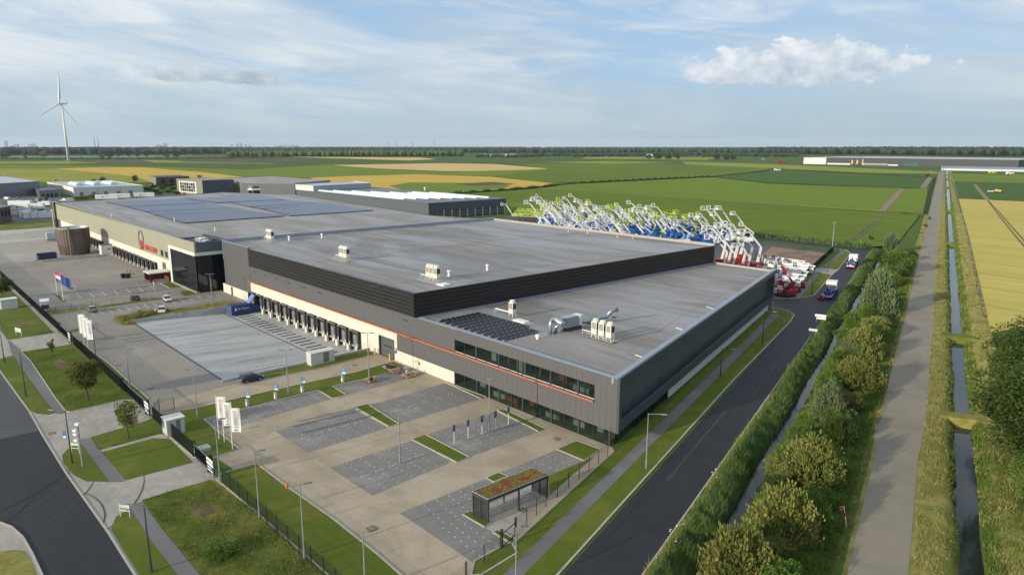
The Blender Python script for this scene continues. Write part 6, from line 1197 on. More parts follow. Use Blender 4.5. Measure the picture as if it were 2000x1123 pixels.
# ================================================================== FENCES AND GATES
FENM = mat('dark_green_mesh', (.012, .020, .018), .6); 
def fence_mesh(L, H, dens=.1, solid=0., th=.012):
    m = MB(); n = int(L/dens)
    for i in range(n): x = (i+.5)*L/n; m.add([(x-th/2, 0, .06), (x+th/2, 0, .06), (x+th/2, 0, H), (x-th/2, 0, H)], [(0, 1, 2, 3)]).add([(x, -th/2, .06), (x, th/2, .06), (x, th/2, H), (x, -th/2, H)], [(0, 1, 2, 3)])
    k = max(4, int(H/.4))
    for j in range(k+1): z = .08+j*(H-.1)/k; m.box(0, L, -th/2, th/2, z-th/2, z+th/2)
    if solid: m.add([(0, .012, .05), (L, .012, .05), (L, .012, H*solid), (0, .012, H*solid)], [(0, 1, 2, 3)])
    return m.mesh('wire_panel', FENM)
def fence(label, pts, H=2.0, step=2.5, dens=.11, solid=0., thk=.016, name='mesh_fence'):
    pts = [Vector(p) for p in pts]; t = thing(name, label, 'fence', (pts[0].x, pts[0].y, 0)); o = pts[0]; pm = MB().box(-.035, .035, -.035, .035, 0, H+.12).mesh('fence_post', FENM); cache = {}
    for a, b in zip(pts[:-1], pts[1:]):
        L = (b-a).length; n = max(1, round(L/step)); w = L/n; rz = math.atan2((b-a).y, (b-a).x); key = round(w, 2)
        if key not in cache: cache[key] = fence_mesh(w, H, dens, solid, thk)
        for k in range(n):
            p = a.lerp(b, k/n)-o; link('fence_post', pm, t, (p.x, p.y, 0), rz); link('wire_panel', cache[key], t, (p.x, p.y, 0), rz)
    p = pts[-1]-o; link('fence_post', pm, t, (p.x, p.y, 0)); return t
gx = lambda px, py: at(px, py)[0]
fence('dark green mesh fence along the far left lawn up to the first gate', [(-330, 27.2), (gx(108, 651), 27)], dens=.07, solid=.0, thk=.03)
fence('dark green mesh fence beside the big left tree, between first and second gate', [(gx(138, 674), 27), (gx(245, 762), 27)], dens=.07, thk=.024)
fence('dark green mesh fence around the small white cabinet between second and third gate', [(gx(303, 816), 27), (gx(377, 892), 27)], dens=.08, thk=.02)
fence('dark green mesh fence running from the third gate down out of the picture', [(gx(432, 944), 27), (gx(640, 1123), 27), (-49, 27)], dens=.09, thk=.016)
fence('thin mesh fence between the bike shelter paving and the footpath', [cs(-34.1, 48), cs(-34.3, 54.2)], dens=.14, thk=.01); fence('thin mesh fence from the bike shelter gate to the office corner', [cs(-34.2, 57.2), cs(-34.4, 64), cs(-33.6, 79.5)], dens=.14, thk=.01)
fence('thin mesh fence at the bottom corner, below the bike shelter gate', [(-49, 27), cs(-34.0, 34), cs(-34.1, 47.8)], dens=.14, thk=.01)
fence('dark mesh fence closing the lift yard along the footpath', [cs(-32.7, 193), cs(-32.6, 292)], dens=.06, thk=.035, H=2.2); fence('thin fence along the rear of the gravel lot', [at(1617, 494), at(1507, 480), at(1300, 449)], dens=.3, thk=.02, H=1.8, step=5)
fence('thin mesh fence across the neighbour yard between van and glass office', [at(78, 616), at(140, 606), at(330, 583), at(386, 574)], dens=.25, thk=.012, H=1.6, step=4.2)
fence('short thin fence around the white cabinet lawn corner', [at(303, 812), at(312, 803), at(341, 800)], dens=.1, thk=.015)
def gate(label, x0, x1, sign=True, openx=0):
    t = thing('sliding_gate', label, 'gate', (x0, 27, 0)); L = x1-x0; GM = mat('black_gate_steel', (.012, .014, .017), .5) if 'black_gate_steel' not in MATS else MATS['black_gate_steel']
    m = MB(); m.box(0, L, -.06, .06, .1, .38); f = m.build('bottom_beam', GM, t); MB().box(0, L, -.04, .04, 1.75, 1.85).build('top_rail', mat('gate_rail_grey', (.10, .12, .14), .5) if 'gate_rail_grey' not in MATS else MATS['gate_rail_grey'], t)
    bm_ = MB()
    for i in range(int(L/.11)): x = i*.11+.05; bm_.add([(x-.018, 0, .38), (x+.018, 0, .38), (x+.018, 0, 1.75), (x-.018, 0, 1.75)], [(0, 1, 2, 3)]).add([(x, -.02, .38), (x, .02, .38), (x, .02, 1.75), (x, -.02, 1.75)], [(0, 1, 2, 3)])
    tag(bm_.build('gate_bars', GM, t), kind='stuff')
    for x in (-.3, L+.1, L+.55): MB().box(x, x+.12, -.25, -.13, 0, 2.2).box(x, x+.12, .13, .25, 0, 2.2).box(x, x+.12, -.25, .25, 2.1, 2.2).build('guide_portal', GM, t)
    if sign:
        s = thing('gate_sign', label.replace('sliding gate', 'sign on the gate')[:0]+sign, 'sign', (x1+.2, 26.7, 0)); MB().box(0, 2.2, -.05, 0, .45, 1.35).build('navy_panel', NAVY, s); MB().box(0, 2.2, -.06, 0, 1.35, 2.2).build('white_panel', WHITE, s); MB().box(.25, 1.6, -.08, -.05, 1.0, 1.12).build('text_line', WHITE, s); MB().box(.2, 2.0, -.08, -.05, .6, .74).build('text_line', WHITE, s)
        o = link('lettering', text_mesh('REDWOOD', .40, NAVY, .005, 'LEFT'), s, (.12, -.07, 1.8)); o.rotation_euler = (math.pi/2, 0, 0); MB().box(-.08, 0, -.05, .03, 0, 2.3).box(2.2, 2.28, -.05, .03, 0, 2.3).build('sign_post', FENM, s)
gate('black sliding gate across the upper left driveway', gx(109, 651), gx(130, 669), 'navy and white notice board at the upper left gate beside the three flags')
gate('black sliding gate across the middle driveway, behind the small tree', gx(246, 762), gx(290, 806), 'white and navy board at the middle gate left of the white cabinet')
gate('black sliding gate across the lower driveway', gx(378, 894), gx(406, 921), 'white and navy board at the lower gate below the lawn hatch')
m = thing('pedestrian_gate', 'small black gate in the fence in front of the bike shelter', 'gate', cs(-34.2, 54.4)+(0,), AZB)
for x in (0, 2.6): MB().box(x-.08, x+.08, -.08, .08, 0, 2.1).build('gate_post', FENM, m)
MB().box(.1, 2.5, -.02, .02, 1.5, 1.6).box(.1, 2.5, -.02, .02, .1, .2).build('gate_rail', FENM, m); link('wire_panel', fence_mesh(2.4, 1.5, .14, 0, .012), m, (.1, 0, 0))
# ================================================================== LAMPS
LP = mat('lamp_steel', (.24, .28, .27), .5, .3); LPD = mat('lamp_dark_steel', (.05, .055, .055), .5, .2); LHEAD = mat('lamp_head_grey', (.12, .13, .14), .4)
def lamp(label, px, py, yt, arms='d', dark=False, h=None, arm=None):
    X, Y = at(px, py); H = h or tall(px, py, yt); t = thing('street_lamp', label, 'street lamp', (X, Y, 0), 0, 'street lamps'); M_ = LPD if dark else LP
    MB().tube([(0, 0, 0), (0, 0, H)], .11, 8, r2=.05).build('pole', M_, t); MB().tube([(0, 0, 0), (0, 0, 1.1)], .13, 8).build('base_sleeve', M_, t)
    dirs = {'d': [RTZ, RTZ+math.pi], 'r': [RTZ+R(20)], 'l': [RTZ+math.pi], 'R': [RTZ-R(10)], 'L': [RTZ+math.pi-R(5)]}[arms]; Ln = arm or (.5 if arms == 'd' else (.5 if arms in 'rl' else 1.6))
    for a in dirs:
        d = Vector((math.cos(a), math.sin(a), 0)); e = Vector((0, 0, H))+d*Ln
        ar = MB().tube([(0, 0, H-.1), tuple(e)], .04, 6).build('arm', M_, t); hd_ = MB().cbox(tuple(e+d*.3+Vector((0, 0, -.02))), (.75, .26, .09), a).build('lamp_head', LHEAD if arms not in 'RL' else LP, ar)
    return t
for a in [('slim lamp at the edge of the grey truck yard, nearest the retaining wall', 386, 815, 722), ('double lamp in the charging lawn left of the white cabinet', 564, 773.7, 683), ('double lamp behind the seated person at the left picnic table', 721, 736, 650), ('double lamp between the office front and the blue parking signs', 956, 842, 739),
          ('lamp standing in the dark bays at the centre of the car park', 781.7, 904, 790), ('lamp beside the lower gate in front of the three banners', 430.5, 942, 819, 'r'), ('lamp on the front lawn, left of the two nearest ones', 507, 1010, 880, 'r'), ('tall lamp in the middle of the front lawn', 595, 1091, 945, 'r'),
          ('lamp at the bottom edge of the front lawn, partly out of the picture', 714, 1158, 1037, 'r', False), ('lamp at the fence on the grass strip below the bike shelter', 1008, 1155, 1029, 'r', False), ('lamp on the grass strip by the road, beside the office corner', 1262, 915, 807, 'R', False), ('thin lamp on the grass strip halfway along the hall side', 1407, 735, 681, 'R', True),
          ('thin lamp near the junction curve on the grass strip', 1489, 672, 608, 'R', True), ('lamp at the corner of the lift yard behind the red machines', 1536, 575, 523, 'R', False), ('thin dark lamp on the lawn south of the concrete pad', 1585, 576, 523, 'R', True), ('thin lamp on the lawn beside the concrete pad', 1616, 533, 497, 'l', True),
          ('thin lamp by the far end of the road, left of the truck', 1658, 490, 462, 'l', True), ('small lamp in the lift yard behind the white lift vans', 1681, 477, 468, 'l', False), ('short lamp at the far left of the neighbour yard', 62, 592, 567, 'l'), ('lamp beside the white van, above the three plain flags', 156, 611, 569, 'l'),
          ('lamp just left of the three plain flags', 139, 665, 601, 'l'), ('dark lamp beside the three plain flags, along the fence', 189, 711, 633, 'r', True), ('lamp in the grass strip at the truck yard, above the middle gate', 254, 757, 682, 'r'), ('thin lamp next to the weedy verge, between the two white cars', 296, 610, 557), ('lamp behind the long retaining wall, near the glass office', 415, 596, 535),
          ('dark lamp on the narrow lawn at the far left road, arm to the left', 51, 775, 688, 'L', True), ('dark lamp at the left edge of the picture by the upper driveway', 9, 709, 652, 'l', True), ('dark lamp on the round lawn between the driveways, arm to the left', 141, 905, 801, 'L', True), ('dark lamp on the bottom left lawn strip, arm to the left', 296, 1118, 985, 'L', True), ('short lamp at the left edge of the neighbour yard', 4, 562, 522, 'l')]:
    lamp(*a)
X, Y = at(1625, 489); H = tall(1625, 489, 435); t = thing('flood_light_mast', 'tall pale flood light mast at the corner of the gravel lot', 'light mast', (X, Y, 0)); MB().tube([(0, 0, 0), (0, 0, H)], .22, 8, r2=.12).build('pole', LP, t); MB().cbox((0, 0, H), (1.6, .3, .3), RTZ).build('flood_light', LP, t)
X, Y = at(162, 911); H = tall(162, 911, 828); t = thing('camera_mast', 'pale camera mast with four cameras on the round lawn between the driveways', 'camera mast', (X, Y, 0)); MB().tube([(0, 0, 0), (0, 0, H)], .13, 8, r2=.1).build('pole', LP, t)
for k, z in enumerate((0, -.9, -1.4, -2.2)): MB().cbox((-.35 if k else 0, -.3 if k else 0, H+z), (.55, .3, .25), R(30)).build('camera', WHITE, t); MB().tube([(0, 0, H+z-.1), (-.35, -.3, H+z-.1)], .03, 6).build('bracket', LP, t)
X, Y = at(134, 884); t = thing('street_sign', 'small blue sign clipped low on the dark lamp of the round lawn', 'sign', (X+.1, Y-.2, 2.2)); MB().cbox((0, 0, .5), (.5, .04, .9), R(40)).build('panel', mat('sign_blue', (.03, .16, .50), .5), t); MB().cbox((.02, -.03, .15), (.4, .03, .25), R(40)).build('white_field', WHITE, t)
for px, py, lb in ((148, 886, 'white framed notice stand beside the camera mast'), (245, 1010, 'white framed notice stand beside the bottom left footpath')):
    X, Y = at(px, py); t = thing('notice_stand', lb, 'sign stand', (X, Y, 0), R(35))
    for x in (-.6, .6): MB().tube([(x, 0, 0), (x, 0, 1.5)], .04, 6).build('leg', WHITE, t)
    MB().cbox((0, 0, 1.35), (1.2, .05, .35)).build('panel', mat('pale_green_panel', (.45, .55, .45), .5) if 'pale_green_panel' not in MATS else MATS['pale_green_panel'], t); MB().tube([(-.6, 0, .8), (.6, 0, .8)], .03, 6).build('rail', WHITE, t)
X, Y = at(37, 656); t = thing('notice_board', 'pale green board on two legs on the upper left lawn', 'sign', (X, Y, 0), R(20)); MB().cbox((0, 0, 1.3), (2.2, .08, .9)).build('panel', MATS['pale_green_panel'], t); [MB().tube([(x, 0, 0), (x, 0, 1.0)], .05, 6).build('leg', WHITE, t) for x in (-1, 1)]
X, Y = at(1611, 640); t = thing('road_sign', 'white direction board at the reed edge, upper of two beside the new road', 'sign', cs(-19.9, 166)+(0,), AZB-R(90)); MB().cbox((0, 0, 2.6), (2.3, .08, .55)).cbox((.2, 0, 2.0), (1.9, .08, .45)).build('board', WHITE, t); [MB().tube([(x, 0, 0), (x, 0, 2.4)], .05, 6).build('leg', GALV, t) for x in (-.8, .8)]
t = thing('road_sign', 'smaller white board at the reed edge, lower of two beside the new road', 'sign', cs(-19.9, 156)+(0,), AZB-R(90)); MB().cbox((0, 0, 1.6), (1.7, .08, .5)).build('board', WALLW, t); [MB().tube([(x, 0, 0), (x, 0, 1.5)], .05, 6).build('leg', GALV, t) for x in (-.6, .6)]
X, Y = at(1653.6, 1031); t = thing('marker_post', 'leaning red and white marker post in the verge left of the cycle path', 'post', (X, Y, 0)); t.rotation_euler = (0, R(-12), 0); MB().tube([(0, 0, 0), (0, 0, 2.4)], .04, 6).build('shaft', WHITE, t); MB().tube([(0, 0, 1.3), (0, 0, 1.75)], .06, 6).build('red_band', REDS, t); MB().cbox((-.25, 0, 2.15), (.5, .03, .5), RTZ).build('red_flag', mat('faded_red_cloth', (.35, .08, .06), .8), t)
X, Y = at(572, 951); X, Y = at(560.5, 953); t = thing('traffic_cone', 'orange traffic cone at the kerb of the front lawn', 'cone', (X, Y, 0)); MB().cbox((0, 0, .03), (.5, .5, .06)).build('foot', BLKR, t); MB().lathe([(.19, .05), (.04, .85)], 12).build('cone', mat('orange_plastic', (.75, .12, .02), .5), t)
# flags and banners
POLEW = mat('white_pole', (.70, .70, .67), .4); CLOTH = mat('white_banner_cloth', (.75, .75, .72), .8, var=.03); TEAL = mat('teal_print', (.03, .35, .38), .5)
def banner(label, px, py, yt, txt=True, grp=None, w=1.25, hh=3.3, faint=False):
    X, Y = at(px, py); H = tall(px, py, yt); t = thing('banner_flag', label, 'banner', (X, Y, 0), RTZ, grp); MB().tube([(0, 0, 0), (0, 0, H)], .07, 8, r2=.045).build('pole', POLEW, t); MB().tube([(0, 0, H-.15), (w+.1, 0, H-.15)], .03, 6).build('top_arm', POLEW, t)
    m = MB(); n = 6; k = 10
    for i in range(n+1):
        for j in range(k+1): x = .08+w*i/n; z = H-.2-hh*j/k; m.v.append((x, .10*math.sin(i*1.1+j*.35)*(i/n), z))
    for i in range(n):
        for j in range(k): m.f.append((i*(k+1)+j, i*(k+1)+j+1, (i+1)*(k+1)+j+1, (i+1)*(k+1)+j)); m.m.append(0)
    c = m.build('cloth', CLOTH, t, smooth=True)
    if txt:
        L_ = 'REDWOOD'
        for i, ch in enumerate(L_):
            o = link('letter', text_mesh(ch, .50, TEAL if i == 1 else NAVY, .01), c, (w*.52, -.16, H-.2-hh+.35+i*(hh-.7)/6)); o.rotation_euler = (math.pi/2, -math.pi/2, 0)
    elif faint:
        for i in range(6): MB().cbox((w*.5, -.14, H-.7-i*.42), (.22, .01, .26)).build('print', mat('faint_blue_print', (.35, .42, .52), .8) if 'faint_blue_print' not in MATS else MATS['faint_blue_print'], c)
g_ = 'white lettered banners by the lower gate'
banner('white banner with vertical lettering, left of three, behind the gate lamp', 428, 858, 773, grp=g_); banner('white banner with vertical lettering, middle one of three', 438.5, 863, 784, grp=g_); banner('white banner with vertical lettering, right of three, nearest the dark bays', 454.5, 877, 795, grp=g_)
g_ = 'plain white banners by the upper gate'
for lb, px, py, yt in (('white banner with faint print, left of three by the upper gate', 158, 667, 613), ('white banner with faint print, middle of three by the upper gate', 164.5, 673.5, 619.5), ('white banner with faint print, right of three by the upper gate', 172, 679, 624)): banner(lb, px, py, yt, False, g_, 1.3, 4.0, True)
def flag(label, px, py, yt, bands):
    X, Y = at(px, py); H = tall(px, py, yt); t = thing('flagpole', label, 'flag', (X, Y, 0), RTZ); MB().tube([(0, 0, 0), (0, 0, H)], .10, 8, r2=.05).build('pole', POLEW, t); n, k = 8, len(bands)
    for b, mt in enumerate(bands):
        m = MB(); hh = 2.6/k
        for i in range(n+1):
            x = .05+2.6*i/n; sag = -1.5*(i/n)**1.2; y = .22*math.sin(i*1.3)*i/n
            m.v += [(x, y, H-.2-b*hh+sag), (x, y+.04*math.sin(i+b), H-.2-(b+1)*hh+sag)]
        m.f = [(2*i, 2*i+1, 2*i+3, 2*i+2) for i in range(n)]; m.m = [0]*n; m.build('flag_band' if k > 1 else 'flag_cloth', mt, t, smooth=True)
FR_, FW_, FB_, FE_ = mat('flag_red', (.55, .02, .04), .7), mat('flag_white', (.72, .72, .72), .7), mat('flag_blue', (.02, .06, .30), .7), mat('flag_navy', (.012, .045, .22), .7)
flag('red, white and blue striped flag on the left tall white pole', 112.5, 577, 529, [FR_, FW_, FB_]); flag('dark blue flag on the right tall white pole', 124, 587.5, 535, [FE_])
# charging posts and parking signs
SB = mat('parking_sign_blue', (.04, .20, .62), .5)
for k, (px, py, yt) in enumerate(((486, 795, 764), (541.5, 781, 750), (593.5, 768, 736), (672.5, 748, 719))):
    X, Y = at(px, py); H = tall(px, py, yt); wd = ['leftmost', 'second', 'third', 'rightmost'][k]; t = thing('charging_sign', 'blue charging sign on a slim post, '+wd+' along the charging lawn', 'sign', (X, Y, 0), RTZ-R(12), 'blue charging signs'); MB().tube([(0, 0, 0), (0, 0, H)], .045, 6).build('post', LP, t); MB().cbox((0, 0, H-.35), (.62, .04, .62)).build('blue_panel', SB, t); o = link('lettering', text_mesh('P', .45, WHITE, .005), t, (-.05, -.03, H-.35)); o.rotation_euler = (math.pi/2, 0, 0); MB().cbox((0, 0, H-.85), (.62, .04, .3)).build('under_plate', CLOTH, t)
    X, Y = at(px-3.5, py-2); t = thing('charging_post', 'white charging post beside the '+wd+' blue charging sign', 'charging post', (X, Y, 0), 0, 'white charging posts'); MB().box(-.2, .2, -.13, .13, 0, 1.15).build('housing', WHITE, t); MB().box(-.12, .12, -.15, -.13, .8, 1.0).build('screen', DKM, t); MB().box(-.22, .22, -.15, .15, 1.15, 1.2).build('cap', GREYW, t)
DB = mat('dark_blue_sign', (.03, .08, .17), .5)
for k, (px, py, yt) in enumerate(((887, 866, 829), (914.5, 856, 819), (941.5, 847, 811), (968, 838, 802), (993, 829, 793))):
    X, Y = at(px, py); H = tall(px, py, yt); t = thing('parking_sign', 'narrow dark blue parking sign, '+['first', 'second', 'third', 'fourth', 'fifth'][k]+' from the left in the row before the office', 'sign', (X, Y, 0), RTZ+R(65), 'dark blue parking signs'); MB().tube([(0, 0, 0), (0, 0, H)], .05, 6).build('post', mat('white_post', (.62, .63, .62), .5) if 'white_post' not in MATS else MATS['white_post'], t); MB().cbox((0, -.05, H-.5), (.5, .05, .95)).build('panel', DB, t); MB().cbox((0, .05, H-.5), (.5, .05, .95)).build('rear_panel', DB, t)
# cabinets
def cabinet(label, px, py, L, W, H, rz=0, doors=True):
    X, Y = at(px, py); t = thing('transformer_cabinet', label, 'cabinet', (X, Y, 0), rz); CB = mat('cabinet_pale_green', (.48, .52, .50), .5, var=.04) if 'cabinet_pale_green' not in MATS else MATS['cabinet_pale_green']
    MB().box(-W, 0, 0, L, 0, .15).build('plinth', KERB, t); MB().box(-W+.05, -.05, .05, L-.05, .15, H).build('body', CB, t); MB().box(-W-.06, .06, -.06, L+.06, H, H+.14).build('roof', WHITEC, t)
    if doors: d_ = MB().box(-.05, -.02, L*.52, L*.75, .3, H-.15).build('vent_door', GREYW, t); [MB().box(-.02, -.0, L*.53, L*.74, .4+k*.2, .48+k*.2).build('louvre', DOCKC, d_) for k in range(7)]; MB().box(-.05, -.03, .15, L*.48, .3, H-.15).build('door', CB, t); MB().box(-.05, -.03, L*.78, L-.15, .3, H-.15).build('door', CB, t); [MB().box(-W+.15+k*(W-.2)/2, -W+.15+(k+.9)*(W-.2)/2, .02, .05, .3, H-.2).build('door', CB, t) for k in range(2)]
cabinet('white transformer cabinet with a grey louvred door beside the loading ramp railing', 608, 716, 4.9, 1.9, 2.3); cabinet('white flat-roofed cabinet by the fence between the driveways', 327, 853, 2.5, 2.2, 2.25); cabinet('small pale cabinet on the far left lawn by the picture edge', 3, 606, 3.5, 2.6, 2.4, doors=False)
X, Y = at(391, 881); t = thing('access_hatch', 'grey flat access hatch lying on the lawn by the lower gate', 'hatch', (X, Y, .06)); MB().box(-.7, .7, -.8, 1.2, 0, .35).build('curb', WALLC, t); MB().box(-.75, .75, -.85, 1.25, .35, .42).build('lid', mat('hatch_lid_grey', (.26, .28, .29), .5), t)
for k, (px, py, lb) in enumerate(((1088, 857, 'dark drain cover in the paving near the office corner'), (1021, 996, 'drain cover in front of the bike shelter'), (295, 759, 'drain cover in the grey truck yard'), (232, 713, 'small reddish cover in the truck yard'), (693, 713, 'drain cover in the lane by the white cabinet'), (726, 1033, 'square cover on the front lawn'), (102, 846, 'drain cover in the middle driveway'), (6, 1029, 'drain cover in the kerb of the bottom left island'))):
    X, Y = at(px, py); t = thing('drain_cover', lb, 'drain cover', (X, Y, .02+.08*(k in (5,)))); MB().box(-.5, .5, -.4, .4, 0, .02).build('frame', mat('cast_iron', (.07, .06, .05), .7) if 'cast_iron' not in MATS else MATS['cast_iron'], t); MB().box(-.4, .4, -.3, .3, .02, .03).build('grate', REDS if k == 3 else TRB, t)
# bike shelter with sedum roof
x0, y0 = -54.75, 44.1; t = thing('bike_shelter', 'long dark open bike shelter with a red and yellow sedum roof', 'shelter', (x0, y0, 0)); SH = mat('shelter_anthracite', (.035, .040, .045), .5)
cL = [Vector(at(*p, 2.85)) for p in ((922, 960), (1040, 914), (1067, 933), (953, 976))]
A0, A1, A2, A3_ = cL; ex = (A3_-A0); ey = (A1-A0)
def shp(u, v, z): p = A0+ex*u+ey*v; return (p.x, p.y, z)
m = MB(); m.prism([shp(u, v, 0)[:2] for u, v in ((0, 0), (1, 0), (1, 1), (0, 1))], 2.55, 2.85); m.build('roof_frame', SH, t, world=True); k = MB(); k.strip([shp(u, v, 0) for u, v in ((.01, .003), (.99, .003), (.99, .997), (.01, .997))], .06, 2.85, 2.95, closed=True); k.build('roof_edge', GALV, t, world=True)
SED = None
def mk_sedum():
    m, nt, N, L, bs = nodes_of('sedum_roof'); tc = N.new('ShaderNodeTexCoord').outputs['Object']; n1 = noisef(N, L, tc, 9, 6, .8); n2 = noisef(N, L, tc, 1.1, 3, .5); n3 = noisef(N, L, tc, 4.5, 4, .6)
    c = mixc(N, L, rampf(N, L, n1, (.4, 0.), (.6, 1.)), (.10, .06, .012), (.24, .17, .025)); c = mixc(N, L, rampf(N, L, n3, (.45, 0.), (.6, .8)), c, (.06, .085, .012)); c = mixc(N, L, rampf(N, L, n2, (.52, 0.), (.58, .85)), c, (.16, .030, .018))
    L.new(c, bs.inputs['Base Color']); bs.inputs['Roughness'].default_value = .95; bn = nd(N, L, 'ShaderNodeBump', {'Strength': 1., 'Distance': .1, 'Height': n1}); L.new(bn.outputs[0], bs.inputs['Normal']); return m
SED = mk_sedum(); m = MB(); nu, nv = 18, 74
for i in range(nu+1):
    for j in range(nv+1): p = shp(.03+.94*i/nu, .01+.98*j/nv, 2.9+random.random()*.11); m.v.append(p)
m.f = [(i*(nv+1)+j, (i+1)*(nv+1)+j, (i+1)*(nv+1)+j+1, i*(nv+1)+j+1) for i in range(nu) for j in range(nv)]; m.m = [0]*len(m.f); m.build('sedum_planting', SED, t, world=True)
for u, v in ((.03, .01), (.97, .01), (.97, .5), (.97, .99), (.03, .99), (.03, .5), (.5, .99), (.5, .01), (.03, .25), (.03, .75)): p = shp(u, v, 0); MB().box(p[0]-.07, p[0]+.07, p[1]-.07, p[1]+.07, 0, 2.55).build('post', SH, t, world=True)
for v in (.01, .99):
    m = MB()
    for i in range(int(ex.length/.06)): p = shp(.03+.94*i*.06/ex.length, v, 0); m.box(p[0], p[0]+.028, p[1]-.01, p[1]+.01, .1, 2.5)
    tag(m.build('end_screen_bars', SH, t, world=True), kind='stuff')
for i in range(20):
    p = shp(.25, .06+i*.045, 0); q_ = shp(.62, .06+i*.045, 0); MB().tube([p, (p[0], p[1], .75), (q_[0], q_[1], .75), q_], .03, 6).build('bike_rack', GALV, t, world=True)
# picnic tables and people
WOOD = mat('pine_wood', (.42, .25, .12), .7, var=.15, scale=3., stretch=(4, .4, 1))
def picnic(label, px, py, rz):
    X, Y = at(px, py); t = thing('picnic_table', label, 'picnic table', (X, Y, 0), rz, 'wooden picnic tables')
    for k in range(5): MB().box(-1.15, 1.15, -.36+k*.145, -.36+k*.145+.13, .72, .76).build('table_plank', WOOD, t)
    for s in (-1, 1): MB().box(-1.15, 1.15, s*.80-.14, s*.80+.14, .42, .46).build('bench', WOOD, t)
    for x in (-.85, .85):
        MB().box(x-.04, x+.04, -.85, .85, .34, .42).build('cross_beam', WOOD, t)
        for s in (-1, 1): MB().beam((x+.05, s*.28, .72), (x+.05, s*.72, 0), .05, .12).build('leg', WOOD, t)
    return t
picnic('wooden picnic table with the person in black, on the dark bays', 726, 745, R(90)); picnic('wooden picnic table nearest the round covers, back right', 773, 728, R(86)); picnic('wooden picnic table at the right end, with the person in white', 798, 736, R(92))
SKIN = mat('skin', (.45, .27, .19), .6); BLKC = mat('black_clothes', (.012, .012, .014), .8); WHC = mat('white_shirt', (.60, .62, .68), .8); JEAN = mat('blue_clothes', (.03, .07, .20), .8); HAIR = mat('dark_hair', (.02, .014, .01), .7)
def person(label, loc, rz, top, legs, hair=HAIR):
    """seated figure grown from a skeleton, leaning forward with the arms on the table"""
    V_ = [((0, 0, .50), .15), ((0.02, 0, .75), .155), ((.10, 0, 1.0), .17), ((.13, 0, 1.10), .07), ((.16, 0, 1.18), .065), ((.0, .10, .48), .10), ((.42, .12, .52), .075), ((.46, .12, .08), .05), ((.60, .12, .05), .045), ((0, -.10, .48), .10), ((.42, -.12, .52), .075), ((.46, -.12, .08), .05), ((.60, -.12, .05), .045), ((.08, .20, 1.02), .075), ((.14, .26, .78), .05), ((.40, .16, .80), .038), ((.48, .12, .80), .035), ((.08, -.20, 1.02), .075), ((.14, -.26, .78), .05), ((.40, -.16, .80), .038), ((.48, -.12, .80), .035)]
    E_ = [(0, 1), (1, 2), (2, 3), (3, 4), (0, 5), (5, 6), (6, 7), (7, 8), (0, 9), (9, 10), (10, 11), (11, 12), (2, 13), (13, 14), (14, 15), (15, 16), (2, 17), (17, 18), (18, 19), (19, 20)]
    me = bpy.data.meshes.new('body'); me.from_pydata([v[0] for v in V_], E_, []); ob = bpy.data.objects.new('body', me); COL.objects.link(ob); ob.modifiers.new('skin', 'SKIN'); 
    if not me.skin_vertices: me.attributes
    sv = me.skin_vertices[0].data if me.skin_vertices else None
    if sv:
        for i, (_, r_) in enumerate(V_): sv[i].radius = (r_, r_)
        sv[0].use_root = True
    s2 = ob.modifiers.new('sub', 'SUBSURF'); s2.levels = 1; s2.render_levels = 1; dg_ = bpy.context.evaluated_depsgraph_get(); nm = bpy.data.meshes.new_from_object(ob.evaluated_get(dg_)); bpy.data.objects.remove(ob)
    nm.materials.clear(); [nm.materials.append(q) for q in (top, legs, SKIN)]
    for p_ in nm.polygons:
        c_ = p_.center; p_.material_index = 2 if (c_.x > .42 and c_.z > .7) or c_.z > 1.13 else (1 if c_.z < .60 else 0)
    t = thing('person', label, 'person', loc, rz); o = link('body', nm, t); nm.polygons.foreach_set('use_smooth', [True]*len(nm.polygons))
    hd_ = MB(); hd_.lathe([(.04, 1.13), (.075, 1.17), (.10, 1.25), (.095, 1.33), (.06, 1.39), (.01, 1.41)], 12, (.18, 0)); hh = hd_.build('head', SKIN, t, smooth=True); MB().cbox((.285, 0, 1.25), (.04, .03, .05)).build('nose', SKIN, hh); [MB().cbox((.27, s*.035, 1.28), (.02, .02, .012)).build('eye', DKM, hh) for s in (-1, 1)]; [MB().cbox((.18, s*.10, 1.26), (.04, .02, .05)).build('ear', SKIN, hh) for s in (-1, 1)]; MB().cbox((.275, 0, 1.20), (.02, .05, .012)).build('mouth', FR_, hh)
    MB().lathe([(.105, 1.27), (.112, 1.34), (.07, 1.41), (.01, 1.43)], 12, (.165, 0)).build('hair', hair, t, smooth=True)
    for s in (-1, 1):
        for k in range(5): MB().tube([(.48, s*(.10+k*.012), .80), (.545-(.02 if k in (0, 4) else 0), s*(.095+k*.014), .79)], .008, 5).build('finger', SKIN, t)
    return t
def seat_at(px, py, rz, side, u=0.):
    X, Y = at(px, py); o = Vector((u, side*.80)); o.rotate(Matrix.Rotation(rz, 2)); return (X+o.x, Y+o.y, 0)
person('person in black clothes sitting at the left picnic table', seat_at(726, 745, R(90), -1, -.5), R(180), BLKC, BLKC); person('person in a white shirt sitting at the right picnic table', seat_at(798, 736, R(92), 1, .2), R(0), WHC, BLKC); person('person in blue clothes sitting near the round covers by the back picnic table', seat_at(773, 728, R(86), -1, .7), R(176), JEAN, JEAN)
for px, py, lb in ((761, 717, 'round black cover on a pale slab, left of the pair by the back picnic table'), (768, 719.5, 'round black cover on a pale slab, right of the pair by the back picnic table')):
    X, Y = at(px, py); t = thing('round_cover', lb, 'manhole cover', (X, Y, .07)); MB().lathe([(.75, 0), (.75, .16), (.6, .2)], 18).build('cover', BLKR, t); MB().box(-1.0, 1.0, -1.0, 1.0, -.02, .05).build('slab', WALLC, t)
